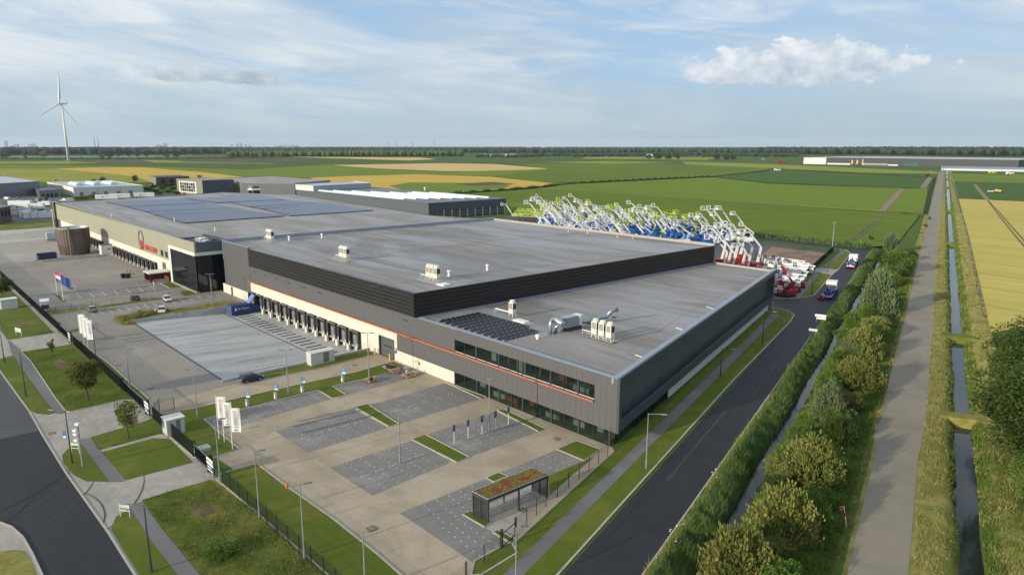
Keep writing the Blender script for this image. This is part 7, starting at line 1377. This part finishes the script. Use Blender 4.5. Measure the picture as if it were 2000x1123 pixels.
# tractor, combine and other far machines
X, Y = at(1950, 376.5); t = thing('tractor', 'yellow sprayer tractor working in the dark green field at the right edge', 'tractor', (X, Y, 0), RTZ); YM = mat('machine_yellow', (.65, .50, .03), .5); MB().box(-2.5, 2, -1.2, 1.2, 1.2, 2.8).build('tank_body', YM, t); MB().box(.4, 2, -1, 1, 2.8, 4).build('cab', GLASS_D, t); MB().beam((-2.5, -7, 1.2), (-2.5, 5, 1.4), .3, .3).build('spray_boom', WHM, t); [MB().tube([(x, s*1.2, .9), (x, s*1.6, .9)], .9, 12).build('wheel', BLKR, t) for x in (-1.6, 1.6) for s in (-1, 1)]; MB().box(-9, -5, -1, 1, .8, 1.6).build('front_header', WALLW, t)
for px, py, m_, lb in ((1526, 318, REDM, 'red farm shed or trailer in the fields left of the long black warehouse'), (1938, 339, YM, 'yellow machine on the field edge below the glasshouses'), (1972, 341, WHM, 'white machine pair at the far right field edge'), (1518, 334, WHM, 'tiny white bale on the pale field edge'), (1491, 312.5, RLIGHT, 'pale blue shed left of the red one')):
    X, Y = at(px, py); s = 9 if m_ is REDM else 5; t = thing('farm_machine', lb, 'machine', (X, Y, 0), RTZ); MB().box(-s, s, -s*.3, s*.3, .6, s*.5).build('body', m_, t); MB().box(-s*.9, -s*.3, -s*.2, s*.2, s*.5, s*.7).build('cab', m_, t); [MB().tube([(x, -s*.3, .8), (x, -s*.3-.4, .8)], .8, 8).build('wheel', BLKR, t) for x in (-s*.6, s*.6)]
# ================================================================== VEGETATION
LF_WIL = mat_leaf('willow_leaf_grey_green', (.19, .25, .12), (.115, .17, .070)); LF_YEL = mat_leaf('yellow_willow_leaf', (.26, .265, .068), (.13, .17, .038)); LF_GRN = mat_leaf('bright_shrub_leaf', (.15, .24, .04), (.08, .145, .024))
LF_DRK = mat_leaf('alder_leaf', (.08, .13, .024), (.042, .075, .014)); LF_TREE = mat_leaf('street_tree_leaf', (.17, .20, .045), (.095, .13, .026)); LF_FAR = mat_leaf('far_tree_leaf', (.045, .075, .025), (.025, .050, .018), .1, .05)
REED = mat_leaf('reed_blade', (.15, .235, .072), (.09, .155, .045), .35, .25); HERB = mat_leaf('verge_herb', (.165, .24, .04), (.095, .16, .028), .35, .3); DRYB = mat_leaf('dry_grass_blade', (.42, .38, .15), (.24, .26, .07), .3, .4); BARK = mat('bark', (.10, .08, .06), .9, var=.3, scale=4.)
FLOW = mat('white_umbel', (.70, .70, .62), .8)
def np_mesh(name, V_, nper, m, extra=None):
    """V_: (N, nper, 3) faces with nper corners each"""
    N_ = len(V_); me = bpy.data.meshes.new(name); me.vertices.add(N_*nper); me.vertices.foreach_set('co', V_.reshape(-1).astype(np.float32)); me.loops.add(N_*nper); me.loops.foreach_set('vertex_index', np.arange(N_*nper, dtype=np.int32))
    me.polygons.add(N_); me.polygons.foreach_set('loop_start', np.arange(0, N_*nper, nper, dtype=np.int32)); me.polygons.foreach_set('loop_total', np.full(N_, nper, dtype=np.int32)); me.materials.append(m); me.update(calc_edges=True); me.validate(); return me
def unit(a): return a/np.maximum(1e-6, np.linalg.norm(a, axis=-1, keepdims=True))
def leaves(c, w, h, up=None, tilt=1.):
    n = len(c); d = unit(RNG.normal(size=(n, 3))*tilt+(up if up is not None else 0)); s = unit(np.cross(d, RNG.normal(size=(n, 3)))); w = w*RNG.uniform(.7, 1.3, (n, 1)); h = h*RNG.uniform(.7, 1.3, (n, 1))
    return np.stack([c-s*w/2, c+s*w*.1-d*h*.5, c+s*w/2, c+d*h*.5], 1)
def crown_round(n, leaf, nclump=34, flat=1., seed=0):
    """unit crown: clumps inside an uneven ellipsoid of radius 1, centre at origin"""
    r = np.random.default_rng(seed); cc = unit(r.normal(size=(nclump, 3)))*r.uniform(.35, .86, (nclump, 1)); cc[:, 2] *= flat; cr = r.uniform(.20, .40, nclump)
    k = r.integers(0, nclump, n); d = unit(r.normal(size=(n, 3))); rad = cr[k][:, None]*(r.uniform(.35, 1, (n, 1))**.45); c = cc[k]+d*rad*np.array([1, 1, .8]); return leaves(c, leaf, leaf*1.3, d*.8)
def crown_brush(n, leaf, shoots=170, seed=0, up=1.):
    """unit shrub: shoots fanning from a low base, leaves along the outer half"""
    r = np.random.default_rng(seed); d = r.normal(size=(shoots, 3)); d[:, 2] = np.abs(d[:, 2])*up+.12; d = unit(d); L_ = r.uniform(.72, 1.08, shoots); k = r.integers(0, shoots, n); t = r.uniform(.30, 1, n)**.7
    c = d[k]*(L_[k]*t)[:, None]; c[:, 2] += .10*np.sin(t*3)*1.; c[:, :2] *= (1+.0*t)[:, None]; c += r.normal(size=(n, 3))*.055; u = d[k]*1.0+np.array([0, 0, .9]); return leaves(c, leaf*1.1, leaf*2.3, u, .6)
def crown_lump(n, leaf, seed=0): return np.concatenate([crown_round(int(n*.6), leaf, 22, .8, seed), crown_brush(int(n*.4), leaf, 90, seed+1)*np.array([.95, .95, .9])-np.array([0, 0, .25])])
TPL = {}
def tpl(kind, i, m):
    key = (kind, i, m.name)
    if key not in TPL:
        if kind == 'brush': v = crown_brush(10500, .042, 330, 10+i)
        elif kind == 'round': v = crown_round(9500, .058, 46, .9, 20+i)
        elif kind == 'lump': v = crown_lump(8000, .052, 30+i)
        elif kind == 'small': v = crown_round(3200, .075, 30, 1., 40+i)
        elif kind == 'far': v = crown_round(260, .26, 12, .9, 50+i)
        elif kind == 'big': v = crown_round(46000, .032, 110, .95, 60+i)
        TPL[key] = np_mesh('crown', v, 4, m)
    return TPL[key]
def trunk_mesh(H, r0, stems=5, spread=.5, top=.7, seed=0):
    r_ = random.Random(seed); m = MB()
    if stems == 1:
        m.tube([(0, 0, 0), (.02*H, 0, H*.5), (0, .02*H, H*top)], r0, 8, r2=r0*.5)
        for k in range(6): a = k*1.05; z = H*(.42+.05*k); m.tube([(0, 0, z), (math.cos(a)*H*.13, math.sin(a)*H*.13, z+H*.10), (math.cos(a)*H*.22, math.sin(a)*H*.22, z+H*.24)], r0*.4, 6, r2=r0*.12)
    else:
        for k in range(stems): a = 6.28*k/stems+r_.random(); m.tube([(0, 0, 0), (math.cos(a)*spread*H*.3, math.sin(a)*spread*H*.3, H*.4), (math.cos(a)*spread*H*.6, math.sin(a)*spread*H*.6, H*top)], r0, 6, r2=r0*.25)
    return m.mesh('trunk', BARK)
TRK_ = {k: trunk_mesh(1., .04, 5, .7, .65, k) for k in range(3)}; TRS = trunk_mesh(1., .022, 1, 0, .8, 5)
def shrub(name, label, cat, px, py, wpx, hpx, kind, m, i=0, group=None, xy=None, base_low=.0):
    X, Y = at(px, py) if xy is None else xy; s = mpp(py); Rw = wpx*s/2; H = hpx*s*1.02; t = thing(name, label, cat, (X, Y, 0), random.random()*6.28, group)
    if kind == 'brush': link('crown', tpl(kind, i % 3, m), t, (0, 0, 0), 0, (Rw, Rw, H))
    else: link('crown', tpl(kind, i % 3, m), t, (0, 0, H*.48), 0, (Rw, Rw, H*.54))
    link('stems', TRK_[i % 3], t, (0, 0, 0), 0, (H, H, H)); return t
SHR = [(1682, 700, 82, 58, 'brush', LF_YEL, 'brownish yellow willow bush, middle of the canal bank, upper of the two golden ones'), (1677, 757, 94, 66, 'brush', LF_YEL, 'yellow green willow bush below the upper golden one on the canal bank'), (1617, 820, 70, 72, 'brush', LF_WIL, 'pale grey green willow bush at the water edge, lower middle'), (1657, 808, 44, 50, 'lump', LF_YEL, 'small rusty yellow bush right of the lower grey green willow'),
       (1582, 940, 118, 92, 'brush', LF_YEL, 'wide olive willow bush halfway down the canal bank'), (1545, 915, 70, 52, 'lump', LF_GRN, 'low green bush at the water edge left of the wide olive willow'), (1632, 925, 60, 44, 'lump', LF_GRN, 'low green bush right of the wide olive willow'), (1530, 1050, 138, 105, 'brush', LF_YEL, 'large olive willow bush near the bottom of the canal bank'), (1499, 1068, 42, 60, 'lump', LF_GRN, 'narrow bright green shrub in front of the large olive willow'), (1600, 990, 70, 44, 'lump', LF_GRN, 'low dark green bush right of the large olive willow'),
       (1440, 1140, 150, 120, 'brush', LF_YEL, 'olive willow bush at the bottom edge beside the ditch'), (1505, 1160, 120, 92, 'lump', LF_GRN, 'green bush at the bottom edge right of the olive willow'), (1716, 612, 70, 82, 'brush', LF_WIL, 'tall rounded grey green willow on the far canal bank'), (1706, 660, 62, 50, 'lump', LF_YEL, 'dark yellow bush just below the tall rounded willow'), (1751, 533, 64, 52, 'lump', LF_GRN, 'wide green bush on the far bank left of the cycle path'), (1738, 495, 28, 48, 'round', LF_WIL, 'slender pale tree at the far end of the bush row'),
       (1778, 508, 28, 24, 'lump', LF_DRK, 'small dark bush beside the cycle path at the far end'), (1744, 560, 36, 34, 'lump', LF_GRN, 'green bush between the wide far bush and the tall willow'), (1762, 545, 26, 22, 'lump', LF_DRK, 'small dark bush right of the tall willow'), (1745, 596, 30, 26, 'lump', LF_DRK, 'small dark bush at the right foot of the tall willow'), (1700, 555, 32, 36, 'lump', LF_DRK, 'dark green bush at the far reed edge left of the tall willow'), (1640, 760, 50, 40, 'lump', LF_GRN, 'green bush at the water left of the golden willow'), (1665, 640, 44, 36, 'lump', LF_GRN, 'green bush at the water above the golden willow'), (1560, 860, 46, 34, 'lump', LF_GRN, 'small green bush at the water below the grey green willow'), (1720, 520, 30, 30, 'lump', LF_DRK, 'dark bush in the far reeds near the truck')]
for i, (px, py, w, h, k, m, lb) in enumerate(SHR): shrub('willow_bush' if 'willow' in lb else 'bush', lb, 'bush', px, py, w, h, k, m, i)
r9 = random.Random(5); SP = sorted((40+k*3.9+r9.uniform(-2, 2), r9.uniform(-13.6, -7.6)) for k in range(62))
ORD = 'first second third fourth fifth sixth seventh eighth ninth tenth eleventh twelfth thirteenth fourteenth fifteenth sixteenth seventeenth eighteenth nineteenth twentieth'.split(); TN = ['', 'twenty-', 'forty-', 'sixty-']
def ordw(k): return ORD[k] if k < 20 else (['twenty', 'thirty', 'forty', 'fifty', 'sixty'][(k+1)//10-2]+'-'+ORD[(k+1) % 10-1] if (k+1) % 10 else ['thirtieth', 'fortieth', 'fiftieth', 'sixtieth'][(k+1)//10-3])
for k, (s_, c_) in enumerate(SP):
    X, Y = cs(c_, s_); px, py = proj(X, Y, 0); w = r9.uniform(2.6, 5.4)/mpp(py); hh_ = r9.uniform(.5, .85)
    shrub('bush', 'low %s shrub on the canal bank, %s from the near end' % (['dark green', 'leafy green', 'grey green', 'bright green'][k % 4], ordw(k)), 'bush', px, py, w, w*hh_, 'lump' if k % 3 else 'brush', (LF_GRN, LF_GRN, LF_WIL, LF_YEL)[k % 4] if k % 5 else LF_DRK, k, 'low shrubs on the canal bank', xy=(X, Y))
# street trees
def tree(label, px, py, yt, wpx, m, kind='small', i=0, cz=.62, name='street_tree', xy=None, sc_z=.40):
    X, Y = at(px, py); H = tall(px, py, yt); Rw = wpx*mpp(py)/2; t = thing(name, label, 'tree', (X, Y, 0), random.random()*6); link('crown', tpl(kind, i, m), t, (0, 0, H*cz), 0, (Rw, Rw, H*sc_z)); link('trunk', TRS, t, (0, 0, 0), 0, (H, H, H)); return t
tree('dense round olive green tree on the lawn beside the upper left fence', 172, 782, 693, 66, LF_TREE, 'round', 0); tree('small airy tree on the lawn in front of the middle gate', 251, 856, 777, 52, LF_TREE, 'small', 1)
tree('thin almost bare sapling on the upper left lawn by the driveway', 104, 697, 660, 14, LF_TREE, 'far', 0); tree('dark tree at the left edge beside the far fence', 6, 585, 540, 42, LF_DRK, 'round', 1)
shrub('weed_bush', 'low dense weedy bush on the bottom lawn outside the fence', 'bush', 432, 1082, 82, 26, 'lump', LF_GRN, 1)
# big trees on the right edge
for (px, py, Rr, H, lb, i) in ((2062, 950, 9.4, 17.0, 'big dark green tree at the right edge, nearest the camera', 0), (2034, 800, 8.2, 15.0, 'big dark green tree at the right edge, behind the nearest one', 1), (2095, 1030, 6.0, 10.0, 'leafy tree cut by the right picture edge, below the biggest one', 2), (1996, 862, 4.6, 8.5, 'lower bushy tree at the foot of the big right edge trees', 1)):
    X, Y = at(px, py); t = thing('broadleaf_tree', lb, 'tree', (X, Y, 0), i*2.); link('crown', tpl('big', i, LF_DRK if i != 2 else LF_GRN), t, (0, 0, H*.55), 0, (Rr, Rr, H*.47)); link('trunk', TRS, t, (0, 0, 0), 0, (H, H, H*.8))
# mid and far single trees
FT = [(12, 309.5, 20, 9, 'wide bush'), (50, 309.5, 9, 6, 'small bush'), (85, 309, 15, 15, 'light green tree'), (199, 309.5, 11, 7, 'small bush'), (212, 309.5, 24, 11, 'broad bush'), (233, 307, 10, 8, 'round tree'), (252, 307, 9, 9, 'round tree'), (269, 307, 10, 8, 'round tree'), (287, 307, 9, 7, 'small tree'), (325, 308, 14, 7, 'flat bush'), (343, 308.5, 18, 9, 'flat bush'), (264, 356, 14, 15, 'pointed green tree'), (201, 358, 15, 14, 'pointed dark tree'), (184, 357, 8, 8, 'small dark tree'), (312, 362, 16, 12, 'yellowish tree'), (296, 364, 12, 10, 'yellowish tree'), (389, 348, 13, 6, 'low bush'), (109, 354, 6, 4, 'tiny bush'),
      (1268, 312, 14, 11, 'dark tree'), (1285, 312, 17, 13, 'dark tree'), (1305, 312, 17, 13, 'dark tree'), (1322, 312, 14, 12, 'dark tree'), (1400, 313.5, 14, 15, 'tall dark tree'), (1418, 313.5, 17, 13, 'dark tree'), (1432, 313.5, 11, 10, 'dark tree'), (1842, 333, 10, 5, 'low bush'), (1815, 430, 6, 7, 'shrub'), (1808, 445, 8, 9, 'shrub'), (1700, 470, 12, 10, 'shrub')]
pos_w = lambda px, py: 'left of the wind turbine' if px < 134 else ('between turbine and marina' if px < 360 and py < 320 else ('near the brown farmhouse' if px < 400 else ('in the dark clump on the middle right horizon' if px < 1340 else ('in the small clump left of the long black warehouse' if px < 1440 else 'beside the canal road'))))
for i, (px, py, w, h, k) in enumerate(FT):
    s = mpp(py); X, Y = at(px, py); t = thing('tree', k+' '+pos_w(px, py)+', '+['left', 'second', 'third', 'fourth', 'right'][i % 5], 'tree', (X, Y, 0), i); link('crown', tpl('far' if h < 13 else 'small', i % 2, LF_FAR if 'light' not in k and 'yellow' not in k else LF_YEL), t, (0, 0, h*s*.52), 0, (w*s/2, w*s/2, h*s*.5)); link('trunk', TRS, t, (0, 0, 0), 0, (h*s*.8,)*3)
hg = ['dark', 'light', 'rounded', 'flat']
for k in range(16):
    px, py = [(150, 391), (160, 390), (170, 389), (180, 387), (192, 385), (284, 372), (292, 374), (304, 377), (318, 371), (330, 378), (338, 372), (300, 368), (325, 366), (345, 380), (312, 381), (335, 365)][k]
    shrub('hedge_bush', '%s hedge bush number place %s between the white warehouse and the sage offices' % (hg[k % 4], ['one', 'two', 'three', 'four'][k//4]) if k > 4 else '%s olive bush in the strip left of the white trailers, spot %s' % (hg[k % 4], 'abcde'[k]), 'bush', px, py, 16, 8, 'lump', LF_YEL if k < 5 else LF_DRK, k, 'bushes between the far buildings')
# distant woods: lumpy crowns, thousands together
def ico():
    t = (1+5**.5)/2; v = [(-1, t, 0), (1, t, 0), (-1, -t, 0), (1, -t, 0), (0, -1, t), (0, 1, t), (0, -1, -t), (0, 1, -t), (t, 0, -1), (t, 0, 1), (-t, 0, -1), (-t, 0, 1)]; f = [(0, 11, 5), (0, 5, 1), (0, 1, 7), (0, 7, 10), (0, 10, 11), (1, 5, 9), (5, 11, 4), (11, 10, 2), (10, 7, 6), (7, 1, 8), (3, 9, 4), (3, 4, 2), (3, 2, 6), (3, 6, 8), (3, 8, 9), (4, 9, 5), (2, 4, 11), (6, 2, 10), (8, 6, 7), (9, 8, 1)]
    return unit(np.array(v, float)), np.array(f)
IV, IF_ = ico()
W_DK = mat_leaf('far_wood_dark', (.040, .065, .026), (.022, .042, .018), .05, .02); W_OL = mat_leaf('far_wood_olive', (.10, .14, .04), (.055, .09, .025), .05, .03)
def wood(label, pts, rows, dpx, hfun, m, n, rr=1.):
    """belt of trees following ground points pts, several rows deep"""
    out = []; q = [Vector(at(*p)) for p in pts]; seg = [(b-a).length for a, b in zip(q[:-1], q[1:])]; T_ = sum(seg)
    for k in range(n):
        u = random.random()*T_; i = 0
        while u > seg[i] and i < len(seg)-1: u -= seg[i]; i += 1
        p = q[i].lerp(q[i+1], u/seg[i]); away = p.normalized(); dpt = random.random(); p = p+away*dpt*rows; H = hfun(proj(p.x, p.y, 0)[0])*random.uniform(.78, 1.08); r_ = H*random.uniform(.35, .55)*rr
        S = IV*np.array([r_, r_, H*.5])*(1+RNG.uniform(-.22, .22, (12, 1))); out.append((S+np.array([p.x, p.y, H*.5]))[IF_])
    me = np_mesh('far_wood', np.concatenate(out), 3, m); o = bpy.data.objects.new('far_wood', me); COL.objects.link(o); tag(o, label, kind='stuff')
wood('dark wood behind the river and the wind turbine', [(-400, 303.5), (-60, 303.5), (200, 302.5), (450, 301.5)], 900, 0, lambda x: 31, W_DK, 2600)
wood('dark far wood along the middle horizon', [(440, 299.5), (900, 299.5), (1130, 300), (1500, 302)], 1500, 0, lambda x: 27, W_DK, 3000)
wood('dark far wood along the right horizon', [(1480, 302), (1700, 303), (1900, 305.5), (2400, 309)], 1300, 0, lambda x: 31 if x < 1650 else 33, W_DK, 2600)
wood('olive poplar plantation in the middle distance', [(446, 307), (600, 306.5), (760, 306), (905, 305.5)], 260, 0, lambda x: 21, W_OL, 1500, .75)
wood('low scrub along the river meadow', [(0, 311), (200, 312), (420, 310.5), (560, 309)], 60, 0, lambda x: 5, W_OL, 500, 1.2)
wood('hamlet gardens and trees on the middle horizon', [(930, 309), (1000, 309), (1060, 306.5), (1150, 305)], 300, 0, lambda x: 10, W_DK, 260, 1.)
wood('low trees in front of the long wood on the right', [(1120, 308), (1300, 305), (1480, 307), (1560, 308)], 500, 0, lambda x: 12, W_DK, 700)
g = MB(); g.sheet(P([(-300, 309.2), (0, 309.0), (120, 308.2), (240, 307.8), (380, 306.2), (380, 304.8), (180, 305.6), (-300, 306.6)]), .5); struct(g, 'water', mat('river_water', (.10, .13, .15), .12))
g = MB(); g.sheet(P([(440, 304), (640, 304.5), (640, 303.4), (440, 303)]), .5); struct(g, 'water', MATS['river_water'])
# ---- grasses, reeds
def blades(label, sampler, n, h, w, m, lean=.25, name='reed_bed', kind='stuff', tip=0.):
    p = sampler(n); gr = .85+.30*np.sin(p[:, 1:2]*.43+p[:, 0:1]*.9)+.22*np.sin(p[:, 1:2]*1.13-p[:, 0:1]*.7+1.3)+.15*np.sin(p[:, 1:2]*2.9+p[:, 0:1]*2.1); hh = h*RNG.uniform(.55, 1.15, (len(p), 1))*np.clip(gr, .35, 1.5); a = RNG.uniform(0, 6.283, len(p)); s = np.stack([np.cos(a), np.sin(a), np.zeros(len(p))], 1); ww = w*RNG.uniform(.7, 1.3, (len(p), 1))*p[:, 3:4]; b = p[:, :3]; ln = RNG.normal(size=(len(p), 3))*lean*hh; ln[:, 2] = 0
    t = b+ln+np.array([0, 0, 1.])*hh; V_ = np.stack([b-s*ww/2, b+s*ww/2, t+s*ww*tip], 1); me = np_mesh(name, V_, 3, m); o = bpy.data.objects.new(name, me); COL.objects.link(o); return tag(o, label, kind=kind)
def strip_sampler(c0, c1, s0, s1, z=lambda c: 0., clump=0., power=1.6):
    def f(n):
        u = RNG.random(n)**power; s = s0+(s1-s0)*u; c = RNG.uniform(c0, c1, n)
        if clump: keep = (np.sin(s*.9+c*1.3)+np.sin(s*.37-c*.8)+RNG.normal(size=n)*.5) > clump; s, c = s[keep], c[keep]
        zz = np.interp(c, [q[0] for q in prof], [q[1] for q in prof])-.03; x = BN.x*c+BD.x*s; y = BN.y*c+BD.y*s; return np.stack([x, y, zz, 1+np.maximum(0, s-60)/70], 1)
    return f
blades('bright herb patches among the reeds along the first ditch', strip_sampler(-19.6, -16.9, 30, 290, clump=.7), 22000, 1.5, .11, HERB, .3, 'reed_herbs'); blades('dense green reed bed between the new road and the first ditch', strip_sampler(-19.5, -16.75, 30, 300), 72000, 1.45, .08, REED, .16)
blades('yellowish grass and herbs between the kerb and the reeds', strip_sampler(-20.2, -18.8, 30, 300), 30000, .55, .08, DRYB, .35, 'verge_grass'); blades('green herbs between the kerb and the reeds', strip_sampler(-20.0, -18.6, 30, 300), 26000, .7, .09, HERB, .3, 'verge_grass')
blades('lower green herbs on the far side of the first ditch', strip_sampler(-15.2, -12.2, 30, 290), 60000, 1.15, .10, HERB, .3, 'bank_herbs')
blades('rough herbs between the willow bushes', strip_sampler(-13, -5.0, 30, 300), 120000, .7, .12, HERB, .4, 'bank_herbs'); blades('dry grass along the left edge of the cycle path', strip_sampler(-5.9, -4.1, 30, 500, clump=-.4), 34000, .42, .07, DRYB, .5, 'dry_grass')
blades('dry grass between the cycle path and the second ditch', strip_sampler(1.6, 4.6, 30, 600, clump=-.6), 50000, .38, .07, DRYB, .5, 'dry_grass'); blades('dry and green herbs on the banks of the second ditch', strip_sampler(4.2, 5.5, 30, 600, clump=-.2), 22000, .55, .09, HERB, .3, 'bank_herbs')
blades('green herbs on the right bank of the second ditch', strip_sampler(7.7, 9.0, 30, 600), 24000, .6, .09, HERB, .3, 'bank_herbs'); blades('long dry grass right of the second ditch', strip_sampler(8.6, 12.8, 30, 500, clump=-.2), 40000, .5, .08, DRYB, .5, 'dry_grass'); blades('green grass right of the second ditch', strip_sampler(9, 17, 30, 120), 26000, .4, .08, HERB, .5, 'meadow_grass')
def line_sampler(pts, wd):
    q = [Vector(at(*p)) for p in pts]; L_ = np.array([(b-a).length for a, b in zip(q[:-1], q[1:])]); cum = np.concatenate([[0], np.cumsum(L_)])
    def f(n): u = RNG.random(n)*cum[-1]; o = RNG.uniform(-wd/2, wd/2, n); x = np.interp(u, cum, [p.x for p in q]); y = np.interp(u, cum, [p.y for p in q]); return np.stack([x+o*.3, y+o, np.zeros(n), np.full(n, 1.)], 1)
    return f
blades('reed hedge along the rear edge of the lift yard', line_sampler([(1000, 418), (1040, 414), (1300, 444), (1500, 464), (1700, 486)], 4), 16000, 2.0, .45, REED, .2); blades('dark ditch vegetation between the golden and the green field', line_sampler([(882, 380), (985, 373), (1060, 366.5), (1110, 360.5), (1180, 356), (1390, 346.3)], 5), 9000, 2.4, 1.3, REED, .2)
def poly_sampler(pts):
    q = np.array(P(pts)); lo_, hi_ = q.min(0), q.max(0)
    def f(n):
        p = RNG.uniform(lo_, hi_, (n, 2)); ins = np.zeros(n, bool); j = len(q)-1
        for i in range(len(q)): cond = ((q[i, 1] > p[:, 1]) != (q[j, 1] > p[:, 1])) & (p[:, 0] < (q[j, 0]-q[i, 0])*(p[:, 1]-q[i, 1])/(q[j, 1]-q[i, 1]+1e-9)+q[i, 0]); ins ^= cond; j = i
        p = p[ins]; return np.stack([p[:, 0], p[:, 1], np.full(len(p), .05), np.ones(len(p))], 1)
    return f
blades('tall dry weeds at the corner of the long retaining wall', poly_sampler([(222, 624), (240, 618), (266, 615), (330, 606), (330, 609), (266, 624), (262, 634), (238, 635)]), 9000, 1.1, .12, DRYB, .3, 'dry_weeds'); blades('thin dry grass along the top of the long retaining wall', poly_sampler([(264, 616), (330, 606), (444, 590), (470, 592), (445, 597), (264, 626)]), 9000, .35, .12, DRYB, .4, 'dry_weeds')
blades('rough weeds on the bottom lawn outside the fence', poly_sampler([(277, 977), (345, 956), (408, 938), (500, 1000), (640, 1123), (740, 1210), (440, 1210), (390, 1123), (330, 1050)]), 30000, .28, .05, HERB, .6, 'lawn_weeds'); blades('dry tufts on the bottom lawn outside the fence', poly_sampler([(340, 975), (440, 960), (620, 1110), (700, 1200), (480, 1130)]), 8000, .25, .05, DRYB, .6, 'lawn_weeds')
blades('weeds on the upper left lawn', poly_sampler([(42, 688), (134, 675), (215, 745), (241, 781), (136, 804)]), 14000, .2, .06, HERB, .6, 'lawn_weeds')
blades('straw coloured grass on both banks of the second ditch', strip_sampler(4.0, 5.4, 30, 600, clump=.3), 20000, .5, .08, DRYB, .4, 'dry_grass'); blades('straw coloured grass right of the second ditch', strip_sampler(7.6, 9.2, 30, 600, clump=.2), 20000, .55, .08, DRYB, .4, 'dry_grass')
blades('tall pale grass tussocks in front of the first ditch', strip_sampler(-19.8, -18.0, 30, 140, clump=.9), 9000, 1.5, .07, DRYB, .25, 'grass_tussocks')
# white flower heads in the verges
def flowers(label, samp, n, z, sz):
    p = samp(n); c = p[:, :3]+np.array([0, 0, z]); c[:, 2] += RNG.uniform(-.2, .3, len(c)); r_ = sz*RNG.uniform(.6, 1.4, (len(c), 1)); ex_ = np.array([1., 0, 0]); ey_ = np.array([0, 1., .15])
    o = bpy.data.objects.new('white_flowers', np_mesh('white_flowers', np.stack([c-ex_*r_, c-ey_*r_, c+ex_*r_, c+ey_*r_], 1), 4, FLOW)); COL.objects.link(o); tag(o, label, kind='stuff')
flowers('white flower heads along the road edge of the reeds', strip_sampler(-20.1, -19.0, 30, 95, clump=1.1), 260, 1.1, .10); flowers('white flower heads among the willow bushes', strip_sampler(-10, -6.5, 35, 100, clump=1.2), 240, .8, .08)
o = tag(MB().lathe([(1.0, 0), (.6, .6), (.15, 1.2)], 8).build('brown_shrub', mat('dead_brown_shrub', (.10, .06, .035), .95)), 'small brown pointed shrub in the weedy strip near the two white cars', 'shrub'); o.location = at(272, 615)+(0,)
# ================================================================== AIR
HZ = MB().box(-26000, 26000, -26000, 26000, -3.0, 262); 
def mk_haze():
    m = bpy.data.materials.new('haze'); m.use_nodes = True; nt = m.node_tree; nt.nodes.clear(); o = nt.nodes.new('ShaderNodeOutputMaterial'); v = nt.nodes.new('ShaderNodeVolumePrincipled')
    v.inputs['Color'].default_value = (.80, .90, 1., 1); v.inputs['Density'].default_value = .000032; v.inputs['Anisotropy'].default_value = .2; nt.links.new(v.outputs[0], o.inputs['Volume']); return m
o = HZ.build('haze', mk_haze()); tag(o, kind='stuff')
